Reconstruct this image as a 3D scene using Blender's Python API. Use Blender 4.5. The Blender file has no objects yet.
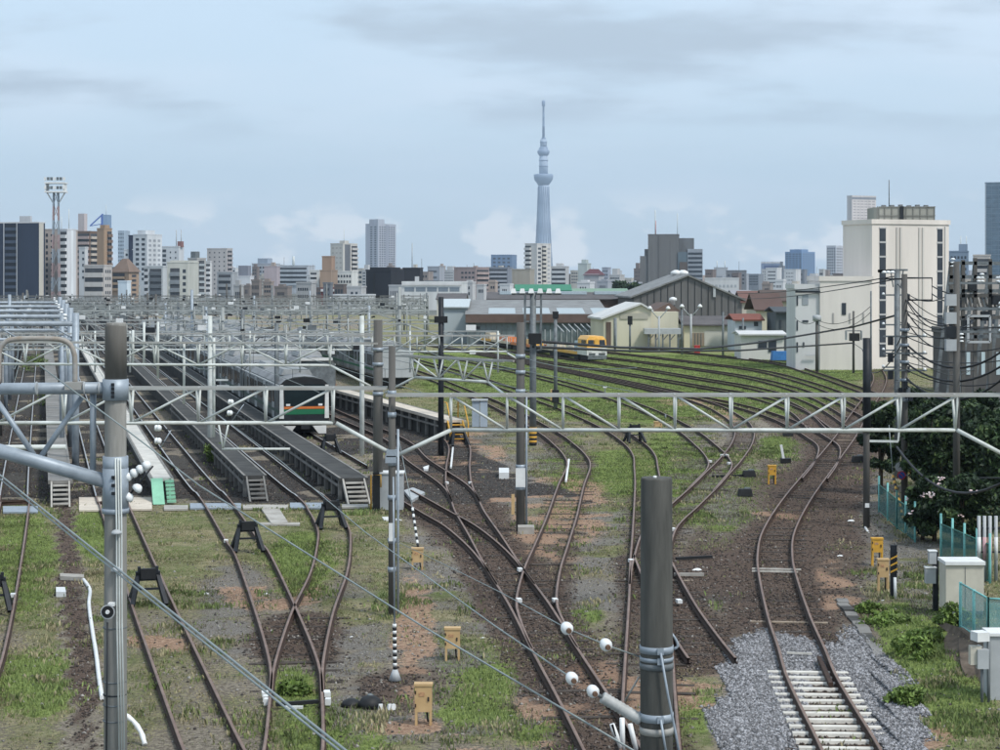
import bpy, math, random
import numpy as np
from mathutils import Vector, Matrix
random.seed(7)
rng = np.random.default_rng(7)
S = bpy.context.scene
COL = S.collection

# ---------------------------------------------------------------- camera
F = 1870.0      # focal length in photo pixels (photo is 1000 wide)
H = 9.4         # eye height above the rails' ground, metres (footbridge)
HY = 278.0      # row of the horizon in the photo
cam_d = bpy.data.cameras.new('camera'); cam = bpy.data.objects.new('camera', cam_d); COL.objects.link(cam)
cam.location = (0, 0, H); cam.rotation_euler = (math.radians(90), 0, 0)
cam_d.sensor_fit = 'HORIZONTAL'; cam_d.sensor_width = 36; cam_d.lens = F / 1000 * 36
cam_d.shift_y = -(375 - HY) / 1000
cam_d.clip_start = 0.5; cam_d.clip_end = 60000
S.camera = cam

# ---------------------------------------------------------------- sky, sun, exposure
SUN_EL = math.radians(52); SUN_DIR = (0.75, -0.66)      # towards the sun: behind the camera, to the right
W = bpy.data.worlds.new('World'); S.world = W; W.use_nodes = True
nt = W.node_tree; nt.nodes.clear()
def N(t, **k):
    n = nt.nodes.new(t)
    for a, b in k.items(): setattr(n, a, b)
    return n
def L(a, b): nt.links.new(a, b)
def wmath(op, a, b=None, c=None, clamp=False):
    n = N('ShaderNodeMath', operation=op, use_clamp=clamp)
    for i, v in enumerate((a, b, c)):
        if v is None: continue
        if isinstance(v, (int, float)): n.inputs[i].default_value = v
        else: L(v, n.inputs[i])
    return n.outputs[0]
out = N('ShaderNodeOutputWorld'); bg = N('ShaderNodeBackground'); bg.inputs[1].default_value = 0.078
sky = N('ShaderNodeTexSky', sky_type='NISHITA', sun_disc=False)
sky.sun_elevation = SUN_EL; sky.sun_rotation = math.atan2(SUN_DIR[0], SUN_DIR[1])
sky.air_density = 1.0; sky.dust_density = 1.0; sky.ozone_density = 2.0
tc = N('ShaderNodeTexCoord'); sep = N('ShaderNodeSeparateXYZ'); L(tc.outputs['Generated'], sep.inputs[0])
den = wmath('ADD', wmath('ABSOLUTE', sep.outputs[2]), 0.22)
comb = N('ShaderNodeCombineXYZ'); L(wmath('DIVIDE', sep.outputs[0], den), comb.inputs[0]); L(wmath('DIVIDE', sep.outputs[1], den), comb.inputs[1])
def wnoise(vec, scale, detail, rough, off=(0, 0, 0), sc=(1, 1, 1)):
    mp = N('ShaderNodeMapping'); mp.inputs['Location'].default_value = off; mp.inputs['Scale'].default_value = sc; L(vec, mp.inputs[0])
    n = N('ShaderNodeTexNoise'); n.inputs['Scale'].default_value = scale; n.inputs['Detail'].default_value = detail; n.inputs['Roughness'].default_value = rough
    L(mp.outputs[0], n.inputs['Vector']); return n.outputs[0]
def wramp(v, a, b):
    n = N('ShaderNodeMapRange', interpolation_type='SMOOTHSTEP'); n.inputs[1].default_value = a; n.inputs[2].default_value = b; L(v, n.inputs[0]); return n.outputs[0]
def wmix(f, a, b):
    n = N('ShaderNodeMix', data_type='RGBA')
    if isinstance(f, (int, float)): n.inputs[0].default_value = f
    else: L(f, n.inputs[0])
    for i, v in ((6, a), (7, b)):
        if isinstance(v, tuple): n.inputs[i].default_value = (*v, 1)
        else: L(v, n.inputs[i])
    return n.outputs[2]
OFF = (1.4, 3.7, 1)
VEIL = (4.8, 5.9, 6.95)
c = wmix(0.80, sky.outputs[0], VEIL)
# broad soft sheets of thin cloud, a few darker bellies, small bright cumulus low down
n1 = wramp(wnoise(comb.outputs[0], 1.6, 4, 0.55, (3.1, 1.7, 0), (0.7, 1.0, 1)), 0.40, 0.68)
c = wmix(wmath('MULTIPLY', n1, 0.5), c, (5.6, 6.3, 7.2))
n2 = wramp(wnoise(comb.outputs[0], 3.0, 6, 0.55, OFF, (0.62, 1.0, 1)), 0.47, 0.66)
hi = wramp(sep.outputs[2], 0.06, 0.10)
c = wmix(wmath('MULTIPLY', wmath('MULTIPLY', n2, hi), 0.9), c, (3.4, 4.05, 4.75))
n3 = wramp(wnoise(tc.outputs['Generated'], 24, 5, 0.5, (0.35, 0.1, 0.62), (1, 1, 1.7)), 0.53, 0.62)
lo = wmath('SUBTRACT', 1.0, wramp(wmath('ABSOLUTE', sep.outputs[2]), 0.028, 0.05))
c = wmix(wmath('MULTIPLY', wmath('MULTIPLY', n3, lo), 0.75), c, (7.6, 7.7, 7.8))
L(c, bg.inputs[0]); L(bg.outputs[0], out.inputs[0])

sun_d = bpy.data.lights.new('sun', 'SUN'); sun = bpy.data.objects.new('sun', sun_d); COL.objects.link(sun)
sun_d.energy = 1.5; sun_d.angle = math.radians(10); sun_d.color = (1.0, 0.96, 0.9)
ce = math.cos(SUN_EL); sv = Vector((SUN_DIR[0] * ce, SUN_DIR[1] * ce, math.sin(SUN_EL)))
sun.rotation_euler = sv.to_track_quat('Z', 'Y').to_euler(); sun.location = (0, -20, 60)
S.view_settings.view_transform = 'Standard'; S.view_settings.look = 'None'
S.view_settings.exposure = 1.03; S.view_settings.gamma = 1.0; S.view_settings.use_curve_mapping = False
S.render.engine = 'CYCLES'
S.cycles.max_bounces = 5; S.cycles.diffuse_bounces = 2; S.cycles.glossy_bounces = 2; S.cycles.transparent_max_bounces = 12
S.cycles.volume_bounces = 0; S.cycles.use_denoising = True
S.cycles.volume_max_steps = 64

# ---------------------------------------------------------------- helpers
def depth(py): return H * F / (py - HY)
def g(px, py, z=0.0):
    "point on the ground seen at a photo pixel"
    d = depth(py); return Vector(((px - 500) * d / F, d, z))
def at(px, py, d): return Vector(((px - 500) * d / F, d, H - (py - HY) * d / F))
def kk(d): return F / d
ORG = {}
def empty(name, loc=(0, 0, 0), rz=0.0):
    o = bpy.data.objects.new(name, None); COL.objects.link(o); o.location = loc; o.rotation_euler = (0, 0, rz); o.empty_display_size = 0.3
    ORG[o.name] = Vector(loc) if rz == 0 else Vector((0, 0, 0)); return o
def tag(o, label=None, cat=None, group=None, kind=None):
    if label: o['label'] = label
    if cat: o['category'] = cat
    if group: o['group'] = group
    if kind: o['kind'] = kind
    return o
def thing(name, loc, label, cat, group=None, rz=0.0): return tag(empty(name, loc, rz), label, cat, group)

def link(name, me, parent=None, loc=(0, 0, 0)):
    o = bpy.data.objects.new(name, me); COL.objects.link(o); o.location = loc
    if parent is not None: o.parent = parent
    return o
def mesh_np(name, v, f, mats, mi=None, smooth=False):
    "fast mesh from numpy verts (n,3) and quads/tris (m,k)"
    me = bpy.data.meshes.new(name); v = np.asarray(v, np.float32); f = np.asarray(f, np.int32); k = f.shape[1]
    me.vertices.add(len(v)); me.vertices.foreach_set('co', v.ravel()); me.loops.add(f.size); me.loops.foreach_set('vertex_index', f.ravel())
    me.polygons.add(len(f)); me.polygons.foreach_set('loop_start', np.arange(0, f.size, k, dtype=np.int32))
    if mi is not None: me.polygons.foreach_set('material_index', np.asarray(mi, np.int32))
    if smooth: me.polygons.foreach_set('use_smooth', np.ones(len(f), bool))
    for m in mats: me.materials.append(m)
    me.update(calc_edges=True); return me

class MB:
    "collects shapes; build() links them as ONE mesh object"
    def __init__(s): s.v = []; s.f = []; s.m = []; s.sm = []
    def add(s, vs, fs, mi=0, sm=False):
        b = len(s.v); s.v += [tuple(p) for p in vs]; s.f += [tuple(b + i for i in q) for q in fs]; s.m += [mi] * len(fs); s.sm += [sm] * len(fs); return s
    def box(s, c, sz, rz=0.0, mi=0, top=(1, 1)):
        x, y, z = sz[0] / 2, sz[1] / 2, sz[2] / 2; tx, ty = top
        p = [(-x, -y, -z), (x, -y, -z), (x, y, -z), (-x, y, -z), (-x * tx, -y * ty, z), (x * tx, -y * ty, z), (x * tx, y * ty, z), (-x * tx, y * ty, z)]
        cs, sn = math.cos(rz), math.sin(rz)
        s.add([(c[0] + a * cs - b * sn, c[1] + a * sn + b * cs, c[2] + d) for a, b, d in p],
              [(0, 3, 2, 1), (4, 5, 6, 7), (0, 1, 5, 4), (1, 2, 6, 5), (2, 3, 7, 6), (3, 0, 4, 7)], mi); return s
    def bb(s, x0, x1, y0, y1, z0, z1, mi=0): return s.box(((x0 + x1) / 2, (y0 + y1) / 2, (z0 + z1) / 2), (x1 - x0, y1 - y0, z1 - z0), 0, mi)
    def tube(s, pts, r, n=8, mi=0, cap=True, sm=True):
        "tube through points; r a number or a list"
        pts = [Vector(p) for p in pts]; k = len(pts); rs = r if isinstance(r, (list, tuple)) else [r] * k
        b = len(s.v); up = None
        for i, p in enumerate(pts):
            t = (pts[min(i + 1, k - 1)] - pts[max(i - 1, 0)]).normalized()
            if up is None: up = Vector((0, 0, 1)) if abs(t.z) < 0.95 else Vector((1, 0, 0))
            a = t.cross(up)
            if a.length < 1e-4: a = t.cross(Vector((0, 1, 0)))
            a.normalize(); bv = a.cross(t).normalized(); up = bv
            for j in range(n):
                w = 2 * math.pi * (j + 0.5) / n
                s.v.append(tuple(p + a * (math.cos(w) * rs[i]) + bv * (math.sin(w) * rs[i])))
        fs = []
        for i in range(k - 1):
            for j in range(n): fs.append((b + i * n + j, b + i * n + (j + 1) % n, b + (i + 1) * n + (j + 1) % n, b + (i + 1) * n + j))
        s.f += fs; s.m += [mi] * len(fs); s.sm += [sm and n > 4] * len(fs)
        if cap:
            s.f += [tuple(b + j for j in range(n))[::-1], tuple(b + (k - 1) * n + j for j in range(n))]; s.m += [mi, mi]; s.sm += [False, False]
        return s
    def bar(s, a, b, w, mi=0): return s.tube([a, b], w * 0.7071, 4, mi, True, False)
    def prism(s, poly, axis_off, mi=0):
        "closed polygon (3D points) extruded by a vector"
        n = len(poly); o = Vector(axis_off); p = [Vector(q) for q in poly]
        s.add(p + [q + o for q in p], [tuple(range(n))[::-1], tuple(range(n, 2 * n))] + [(i, (i + 1) % n, n + (i + 1) % n, n + i) for i in range(n)], mi); return s
    def lathe(s, c, prof, n=12, mi=0, axis='Z'):
        "prof: list of (radius, offset along axis)"
        b = len(s.v); c = Vector(c)
        for r, h in prof:
            for j in range(n):
                w = 2 * math.pi * j / n; u, v = r * math.cos(w), r * math.sin(w)
                s.v.append(tuple(c + (Vector((u, v, h)) if axis == 'Z' else Vector((u, h, v)) if axis == 'Y' else Vector((h, u, v)))))
        fs = [(b + i * n + j, b + i * n + (j + 1) % n, b + (i + 1) * n + (j + 1) % n, b + (i + 1) * n + j) for i in range(len(prof) - 1) for j in range(n)]
        s.f += fs; s.m += [mi] * len(fs); s.sm += [n > 6] * len(fs)
        s.f += [tuple(b + j for j in range(n))[::-1], tuple(b + (len(prof) - 1) * n + j for j in range(n))]; s.m += [mi, mi]; s.sm += [False] * 2
        return s
    def mesh(s, name, mats, org=Vector((0, 0, 0))):
        me = bpy.data.meshes.new(name)
        me.from_pydata([(x - org[0], y - org[1], z - org[2]) for x, y, z in s.v], [], s.f)
        for m in (mats if isinstance(mats, (list, tuple)) else [mats]): me.materials.append(m)
        me.polygons.foreach_set('material_index', s.m); me.polygons.foreach_set('use_smooth', s.sm); me.update(); return me
    def build(s, name, mats, parent=None, base=None):
        "verts are world coordinates (or the parent's, when the parent is turned)"
        if parent is None:
            b = Vector(base) if base is not None else Vector((0, 0, 0))
            o = link(name, s.mesh(name, mats, b), None, b); ORG[o.name] = b; return o
        org = ORG.get(parent.name, Vector((0, 0, 0))); o = link(name, s.mesh(name, mats, org), parent); ORG[o.name] = org; return o

def copy_tree(o, parent=None):
    c = o.copy(); COL.objects.link(c); c.parent = parent; ORG[c.name] = ORG.get(o.name, Vector((0, 0, 0)))
    for ch in list(o.children): copy_tree(ch, c)
    return c

# ---------------------------------------------------------------- materials
MATS = {}
def mat(name, col, rough=0.7, var=0.18, scale=3.0, metal=0.0, col2=None, bump=0.0, spec=0.35, streak=False, alpha=None):
    if name in MATS: return MATS[name]
    m = bpy.data.materials.new(name); m.use_nodes = True; t = m.node_tree; n = t.nodes; p = n['Principled BSDF']
    p.inputs['Roughness'].default_value = rough; p.inputs['Metallic'].default_value = metal; p.inputs['Specular IOR Level'].default_value = spec
    tcn = n.new('ShaderNodeTexCoord'); mp = n.new('ShaderNodeMapping'); t.links.new(tcn.outputs['Object'], mp.inputs[0])
    if streak: mp.inputs['Scale'].default_value = (1, 1, 0.12)
    nz = n.new('ShaderNodeTexNoise'); nz.inputs['Scale'].default_value = scale; nz.inputs['Detail'].default_value = 6; nz.inputs['Roughness'].default_value = 0.62
    t.links.new(mp.outputs[0], nz.inputs['Vector'])
    mr = n.new('ShaderNodeMapRange'); mr.inputs[1].default_value = 0.32; mr.inputs[2].default_value = 0.68; t.links.new(nz.outputs[0], mr.inputs[0])
    mx = n.new('ShaderNodeMix'); mx.data_type = 'RGBA'; t.links.new(mr.outputs[0], mx.inputs[0])
    c2 = col2 or tuple(x * (1 - 1.6 * var) for x in col)
    mx.inputs[6].default_value = (*col, 1) if col2 is None else (*col, 1); mx.inputs[7].default_value = (*c2, 1)
    if col2 is None: mx.inputs[6].default_value = (*[min(1, x * (1 + 0.6 * var)) for x in col], 1)
    t.links.new(mx.outputs[2], p.inputs['Base Color'])
    if bump:
        bp = n.new('ShaderNodeBump'); bp.inputs['Strength'].default_value = bump; bp.inputs['Distance'].default_value = 0.03
        t.links.new(nz.outputs[0], bp.inputs['Height']); t.links.new(bp.outputs[0], p.inputs['Normal'])
    if alpha is not None: p.inputs['Alpha'].default_value = alpha
    MATS[name] = m; return m
M = dict(
    white_paint=mat('white_paint', (0.66, 0.7, 0.68), 0.55, 0.1, 2.0, col2=(0.46, 0.48, 0.45)),
    galv=mat('galvanised_steel', (0.36, 0.41, 0.46), 0.5, 0.2, 3.0, 0.25, col2=(0.26, 0.30, 0.34)),
    grey_steel=mat('grey_steel', (0.17, 0.19, 0.2), 0.6, 0.25, 3.0, 0.2),
    dark_steel=mat('dark_steel', (0.018, 0.022, 0.028), 0.55, 0.3, 3.0, 0.1),
    rust_steel=mat('rust_steel', (0.42, 0.44, 0.43), 0.6, 0.2, 0.8, 0.1, col2=(0.33, 0.31, 0.28)),
    concrete=mat('pole_concrete', (0.33, 0.32, 0.295), 0.85, 0.2, 5.0, col2=(0.17, 0.165, 0.15), bump=0.2, streak=True),
    dark_concrete=mat('dark_pole_concrete', (0.105, 0.103, 0.092), 0.85, 0.25, 7.0, col2=(0.05, 0.05, 0.045), bump=0.3, streak=True),
    grey_pole=mat('grey_pole', (0.125, 0.12, 0.11), 0.8, 0.25, 2.0, col2=(0.075, 0.072, 0.068), streak=True),
    slab=mat('concrete_slab', (0.47, 0.455, 0.42), 0.85, 0.2, 1.5, col2=(0.29, 0.27, 0.24), bump=0.2),
    pale_slab=mat('pale_slab', (0.62, 0.55, 0.46), 0.85, 0.15, 1.5),
    walk_grey=mat('walkway_grey', (0.26, 0.25, 0.235), 0.9, 0.25, 0.8, col2=(0.15, 0.145, 0.135)),
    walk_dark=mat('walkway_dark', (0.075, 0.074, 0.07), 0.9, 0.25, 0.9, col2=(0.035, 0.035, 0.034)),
    green_paint=mat('green_paint', (0.25, 0.52, 0.36), 0.6, 0.12, 2.0),
    rail_side=mat('rail_rust', (0.05, 0.027, 0.018), 0.8, 0.3, 6.0),
    rail_shiny=mat('rail_polished', (0.5, 0.5, 0.5), 0.35, 0.15, 1.0, 0.4),
    rail_top=mat('rail_head', (0.25, 0.165, 0.125), 0.45, 0.2, 2.0, 0.15, col2=(0.15, 0.088, 0.062)),
    sleeper=mat('wood_sleeper', (0.07, 0.055, 0.045), 0.9, 0.35, 4.0),
    sleeper_pc=mat('concrete_sleeper', (0.66, 0.63, 0.57), 0.85, 0.15, 3.0),
    porcelain=mat('porcelain', (0.78, 0.8, 0.8), 0.2, 0.05, 3.0, spec=0.6),
    white=mat('white_enamel', (0.75, 0.76, 0.75), 0.5, 0.1, 2.0),
    black=mat('black_rubber', (0.015, 0.016, 0.018), 0.6, 0.2, 3.0),
    wire=mat('bare_wire', (0.27, 0.31, 0.31), 0.5, 0.15, 2.0, 0.2),
    cable=mat('black_cable', (0.03, 0.032, 0.036), 0.6, 0.15, 2.0),
    tan=mat('tan_box_paint', (0.56, 0.39, 0.2), 0.6, 0.15, 4.0, col2=(0.47, 0.31, 0.15)),
    yellow=mat('yellow_paint', (0.66, 0.36, 0.05), 0.55, 0.15, 4.0),
    beige=mat('beige_cabinet', (0.55, 0.52, 0.44), 0.6, 0.1, 1.5),
    grey_box=mat('grey_cabinet', (0.42, 0.44, 0.45), 0.55, 0.1, 1.5),
    teal=mat('teal_fence', (0.2, 0.5, 0.48), 0.55, 0.15, 3.0),
    green_fence=mat('green_fence', (0.035, 0.15, 0.12), 0.6, 0.2, 3.0),
    glass=mat('dark_glass', (0.02, 0.026, 0.035), 0.15, 0.3, 0.8, spec=0.6),
    red=mat('red_paint', (0.5, 0.04, 0.04), 0.5, 0.15, 3.0),
    blue=mat('blue_paint', (0.03, 0.1, 0.42), 0.5, 0.15, 3.0),
    orange=mat('orange_paint', (0.82, 0.24, 0.02), 0.5, 0.1, 3.0),
    far_paint=mat('weathered_white_paint', (0.4, 0.425, 0.415), 0.6, 0.15, 1.0, col2=(0.24, 0.255, 0.25)),
    bark=mat('bark', (0.09, 0.065, 0.045), 0.9, 0.3, 5.0, bump=0.4),
)

# ---------------------------------------------------------------- track layout (world points)
SL = -0.245                                             # the left-hand sidings all run along this slope
def fam(x75, d): return Vector((x75 + SL * (d - 75), d, 0))
def catmull(pts, step=1.0):
    P = [Vector(p) for p in pts]; P = [P[0] * 2 - P[1]] + P + [P[-1] * 2 - P[-2]]; out_ = []
    for i in range(1, len(P) - 2):
        a, b, c_, d_ = P[i - 1:i + 3]; n = max(2, int((c_ - b).length / step))
        for j in range(n):
            t = j / n
            out_.append(0.5 * ((2 * b) + (c_ - a) * t + (2 * a - 5 * b + 4 * c_ - d_) * t * t + (3 * b - a - 3 * c_ + d_) * t ** 3))
    out_.append(P[-2]); return out_
def px(*ps): return [g(x, y) for x, y in ps]
TR = []      # (label, points, ballast 0..1, sleepers kind, sleeper range of depths)
def track_def(label, pts, ballast, slp=None, rng_=(0, 0)): TR.append((label, catmull(pts), ballast, slp, rng_))
track_def('leftmost rusty siding running into the yard past the stepped walkway', [fam(-24.2, 60)] + [fam(-24.0, d) for d in (90, 200, 330, 450)], 0.3, None)
track_def('rusty siding at the left edge beside the worn dirt path', [g(-80, 760), g(-22, 665), g(14, 512), fam(-19.6, 90), fam(-19.6, 200), fam(-19.6, 330), fam(-19.6, 450)], 0.3, None)
track_def('rusty siding behind the pale concrete pole, ending at a black buffer stop', [g(218, 765), g(209, 747), g(177.5, 671), g(148, 598), g(115, 511), fam(-15.5, 90), fam(-15.5, 200), fam(-15.5, 330), fam(-15.5, 450)], 0.25, None)
track_def('siding joining from the left at the near turnout, with a black buffer stop', [g(292, 765), g(294.5, 747), g(296, 700), g(294, 670), g(277.5, 620), g(253, 560), g(241, 543), g(213, 500), fam(-11.3, 95), fam(-11.3, 200), fam(-11.3, 330), fam(-11.3, 450)], 0.35, 'wood', (41, 54))
track_def('siding curving into the near turnout from the right, with a black buffer stop', [g(297, 700), g(299, 670), g(312.5, 618), g(329, 577), g(334, 548), g(333, 532), g(323, 514), g(311, 500), fam(-7.1, 95), fam(-7.1, 200), fam(-7.1, 330), fam(-7.1, 450)], 0.35, 'wood', (43, 53))
track_def('siding under the green and orange striped train', [fam(-2.95, 92), fam(-2.95, 130), fam(-2.95, 200), fam(-2.95, 330), fam(-2.95, 450)], 0.5, None)
track_def('main curving track through the scissors of points in mid picture', [g(625, 780), g(607, 747), g(582, 702), g(556, 658), g(529, 610), g(505, 574), g(485, 540), g(470, 516), g(456, 490), g(418, 463), fam(1.9, 108), fam(1.7, 130), fam(1.7, 200), fam(1.7, 330), fam(1.7, 450)], 1.0, 'wood', (38, 100))
track_def('track dropping from a black buffer stop into the curving main track', [g(466, 506), g(459, 488), g(458, 470), g(459, 449), g(447, 436), g(428, 421), fam(3.9, 140), fam(5.8, 200), fam(5.8, 330), fam(5.8, 450)], 0.8, 'wood', (80, 104))
track_def('short track coming in from the silver plate by the grey cabinet', [g(516, 590), g(505, 574), g(485, 551), g(460, 530), g(439, 518), g(417, 505), g(398, 494)], 0.8, 'wood', (56, 80))
track_def('S-curved track crossing the reddish soil in mid picture', [g(556, 655), g(552, 649), g(540, 622), g(536.5, 604), g(542, 575), g(551.5, 549), g(562, 520), g(571, 489), g(578.5, 470), g(576, 460), g(565, 448), g(545, 433), g(500, 408), g(465, 393), g(410, 371), g(350, 352), g(300, 338)], 0.7, 'wood', (44, 110))
track_def('straight track running up behind the dark near pole to a buffer stop', [g(651, 790), g(650, 747), g(649, 702), g(649, 654), g(649, 600), g(648, 565), g(648.5, 538), g(648, 490), g(646, 470), g(644, 458), g(634, 446), g(610, 430), g(570, 412), g(520, 394), g(460, 374), g(400, 357)], 0.6, 'wood', (38, 75))
track_def('track slanting from behind the dark near pole up to the right-hand points', [g(649, 590), g(651, 565), g(661, 532), g(685, 509), g(705, 490), g(719, 475), g(731, 462), g(742, 446), g(744, 432), g(733, 419), g(700, 403), g(640, 388), g(560, 371), g(480, 355), g(420, 344)], 0.6, 'wood', (55, 110))
track_def('short track from the pinkish gravel into the right-hand points', [g(700, 494), g(709, 484), g(719, 472), g(719, 463), g(708, 450), g(682.5, 430), g(640, 409), g(590, 392), g(530, 376), g(460, 360), g(400, 348)], 0.5, 'wood', (82, 115))
track_def('rail curving down behind the dark near pole to the grey ballast', [g(651, 560), g(660, 580), g(676, 612), g(696, 643), g(712, 665)], 0.9, 'wood', (40, 62))
R_PTS = [g(872, 800), g(846, 748), g(824, 708), g(810, 680), g(802, 656), g(789, 622), g(778, 582), g(775, 560), g(779, 535), g(797, 503), g(822, 470), g(845, 440), g(856, 422), g(868, 404), g(876, 392), g(880, 380), g(876, 370)]
track_def('right-hand curving track with white concrete sleepers at its near end', R_PTS, 1.0, 'wood', (46, 125))
track_def('branch leaving the right-hand curve towards the depot', [g(815, 482), g(826, 466), g(829, 450), g(817, 440), g(800, 430), g(776, 419), g(740, 408), g(690, 397), g(600, 378), g(500, 358), g(430, 345)], 0.8, 'wood', (92, 135))
for lab, ps in (('outermost depot track skirting the white office block', ((878, 398), (852, 388), (812, 374), (775, 364), (700, 355), (600, 346), (520, 340))),
                ('second depot track from the white office block', ((866, 409), (835, 394), (800, 382), (760, 372), (700, 364), (600, 352.5), (500, 343))),
                ('third depot track from the white office block', ((856, 420), (822, 401), (790, 389), (750, 379), (700, 371), (600, 358), (480, 345))),
                ('fourth depot track from the white office block', ((842, 432), (805, 407), (760, 391), (700, 380), (600, 364), (480, 349))),
                ('fifth depot track from the white office block', ((818, 432), (795, 412), (750, 397), (700, 388), (600, 371), (480, 353)))):
    track_def(lab, px(*ps), 0.85, None)

# ---------------------------------------------------------------- the ground
def vnoise(x, y, s, seed=0):
    "value noise for arrays"
    x = x / s + 131.7 * (seed + 1); y = y / s + 71.3 * (seed + 1); xi = np.floor(x).astype(np.int64); yi = np.floor(y).astype(np.int64); fx = x - xi; fy = y - yi
    fx = fx * fx * (3 - 2 * fx); fy = fy * fy * (3 - 2 * fy)
    def h(a, b):
        n = (a * 374761393 + b * 668265263 + seed * 1442695) & 0x7fffffff; n = ((n ^ (n >> 13)) * 1274126177) & 0x7fffffff; return ((n ^ (n >> 16)) & 0xffff) / 65535.0
    return (h(xi, yi) * (1 - fx) + h(xi + 1, yi) * fx) * (1 - fy) + (h(xi, yi + 1) * (1 - fx) + h(xi + 1, yi + 1) * fx) * fy
def fbm(x, y, s, seed=0, o=4):
    r = 0; a = 0.5; t = 0
    for i in range(o): r = r + a * vnoise(x, y, s / 2 ** i, seed + i * 3); t += a; a *= 0.55
    return r / t
def sm(a, b, x): t = np.clip((x - a) / (b - a), 0, 1); return t * t * (3 - 2 * t)
# patches of ground cover, located by where they lie on the ground: (x, y, half-width, half-height, slant) in photo pixels
PATCH = dict(
    green=[(480, 705, 40, 30, 0), (545, 725, 30, 20, 0), (590, 615, 14, 10, 0), (715, 608, 14, 12, 0), (620, 385, 200, 18, 0.0), (770, 400, 80, 14, 0.3), (720, 500, 50, 34, 0), (640, 410, 120, 14, 0), (560, 480, 20, 30, 0), (25, 560, 30, 50, 0), (96, 530, 22, 30, 0), (40, 690, 40, 34, 0), (300, 560, 30, 30, 0), (295, 690, 22, 26, 0), (680, 462, 42, 32, 0), (620, 470, 30, 25, 0), (735, 520, 22, 26, -0.9), (915, 640, 45, 42, 0), (945, 690, 50, 50, 0),
           (915, 612, 40, 10, 0), (650, 365, 260, 12, 0), (800, 390, 60, 16, 0.3), (700, 345, 200, 6, 0), (480, 385, 60, 14, 0), (430, 490, 22, 22, 0.4), (370, 465, 40, 14, 0.5), (470, 690, 40, 40, 0), (700, 715, 40, 26, 0), (470, 360, 90, 10, 0), (740, 468, 22, 12, 0), (340, 730, 60, 30, 0), (780, 450, 28, 14, 0), (600, 400, 100, 14, 0), (570, 455, 12, 16, 0), (830, 372, 60, 8, 0.2)],
    soil=[(640, 690, 60, 22, 0), (560, 700, 40, 24, 0), (558, 515, 52, 42, -0.2), (610, 692, 92, 30, 0), (272, 592, 55, 16, 0), (540, 495, 45, 12, 0), (690, 403, 40, 6, 0), (720, 416, 20, 8, 0.3), (485, 495, 50, 4, 0), (415, 640, 22, 70, 0), (905, 735, 50, 18, 0), (465, 455, 40, 24, 0), (400, 725, 40, 14, 0), (500, 745, 60, 16, 0), (835, 590, 25, 30, 0), (160, 640, 40, 10, 0), (780, 515, 30, 8, 0), (690, 690, 60, 20, 0)],
    dark=[(295, 640, 55, 34, 0), (500, 590, 40, 45, 0.4), (470, 520, 60, 45, 0.5), (790, 560, 90, 130, 0), (840, 480, 40, 70, -0.4), (760, 490, 40, 25, 0), (715, 575, 40, 60, 0), (690, 630, 30, 30, 0), (780, 620, 70, 60, 0), (415, 690, 60, 20, 0), (865, 620, 18, 30, 0.4), (895, 700, 14, 60, 0.5), (440, 470, 60, 20, 0.5), (820, 440, 60, 26, 0)],
    gravel=[(765, 690, 40, 58, 0.05), (745, 720, 40, 40, 0), (885, 700, 30, 66, 0.42), (850, 662, 30, 20, 0), (780, 655, 50, 20, 0.2), (780, 640, 30, 12, 0.2)],
    path=[(67, 545, 11, 62, 0), (83, 660, 15, 110, 0.09)],
    grit=[(450, 560, 50, 50, 0), (650, 560, 60, 60, 0), (700, 520, 40, 60, 0), (590, 660, 60, 30, 0), (740, 600, 30, 50, 0), (905, 565, 40, 40, 0), (930, 600, 22, 26, 0), (880, 500, 22, 40, 0), (450, 640, 60, 40, 0), (592, 528, 34, 30, 0), (500, 470, 60, 50, 0), (600, 600, 50, 60, 0), (560, 690, 40, 40, 0), (540, 445, 50, 25, 0), (440, 720, 60, 30, 0), (350, 660, 40, 70, 0), (720, 440, 40, 20, 0), (870, 540, 25, 50, 0), (235, 620, 40, 60, 0)],
)
def patch(kind, PX, PY, soft=0.45):
    r = np.zeros_like(PX)
    for cx, cy, rx, ry, sl in PATCH[kind]:
        q = np.sqrt(((PX - cx - sl * (PY - cy)) / rx) ** 2 + ((PY - cy) / ry) ** 2); r = np.maximum(r, 1 - sm(1 - soft, 1 + soft, q))
    return r
GX = np.arange(-95, 62, 0.4)
gy = [32.0]
while gy[-1] < 470: gy.append(gy[-1] + max(0.28, 0.28 * (gy[-1] / 45) ** 1.25))
GY = np.array(gy); XX, YY = np.meshgrid(GX, GY)
def near_track(XX, YY, sel=None):
    "1 on the ballast bed of a track, falling off to the sides"
    r = np.zeros_like(XX); x0, dx = GX[0], GX[1] - GX[0]
    for lab, pts, bal, slp, rr in TR:
        P = np.array([(p.x, p.y) for p in pts])
        lim = (0.85 + 0.5 * bal) if 'depot track' not in lab else 0.9; w = np.zeros_like(XX)
        for i in range(0, len(P)):
            a = P[i]; j0 = np.searchsorted(GY, a[1] - 3.5); j1 = np.searchsorted(GY, a[1] + 3.5); i0 = max(0, int((a[0] - 3.5 - x0) / dx)); i1 = min(len(GX), int((a[0] + 3.5 - x0) / dx) + 2)
            if j1 <= j0 or i1 <= i0: continue
            dd = np.sqrt((XX[j0:j1, i0:i1] - a[0]) ** 2 + (YY[j0:j1, i0:i1] - a[1]) ** 2)
            w[j0:j1, i0:i1] = np.maximum(w[j0:j1, i0:i1], 1 - sm(lim - 0.5, lim + 0.7, dd))
        r = np.maximum(r, w * bal)
    return r
PXg = 500 + XX * F / YY; PYg = HY + H * F / YY
wob = (fbm(XX, YY, 2.2, 3) - 0.5)
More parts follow.
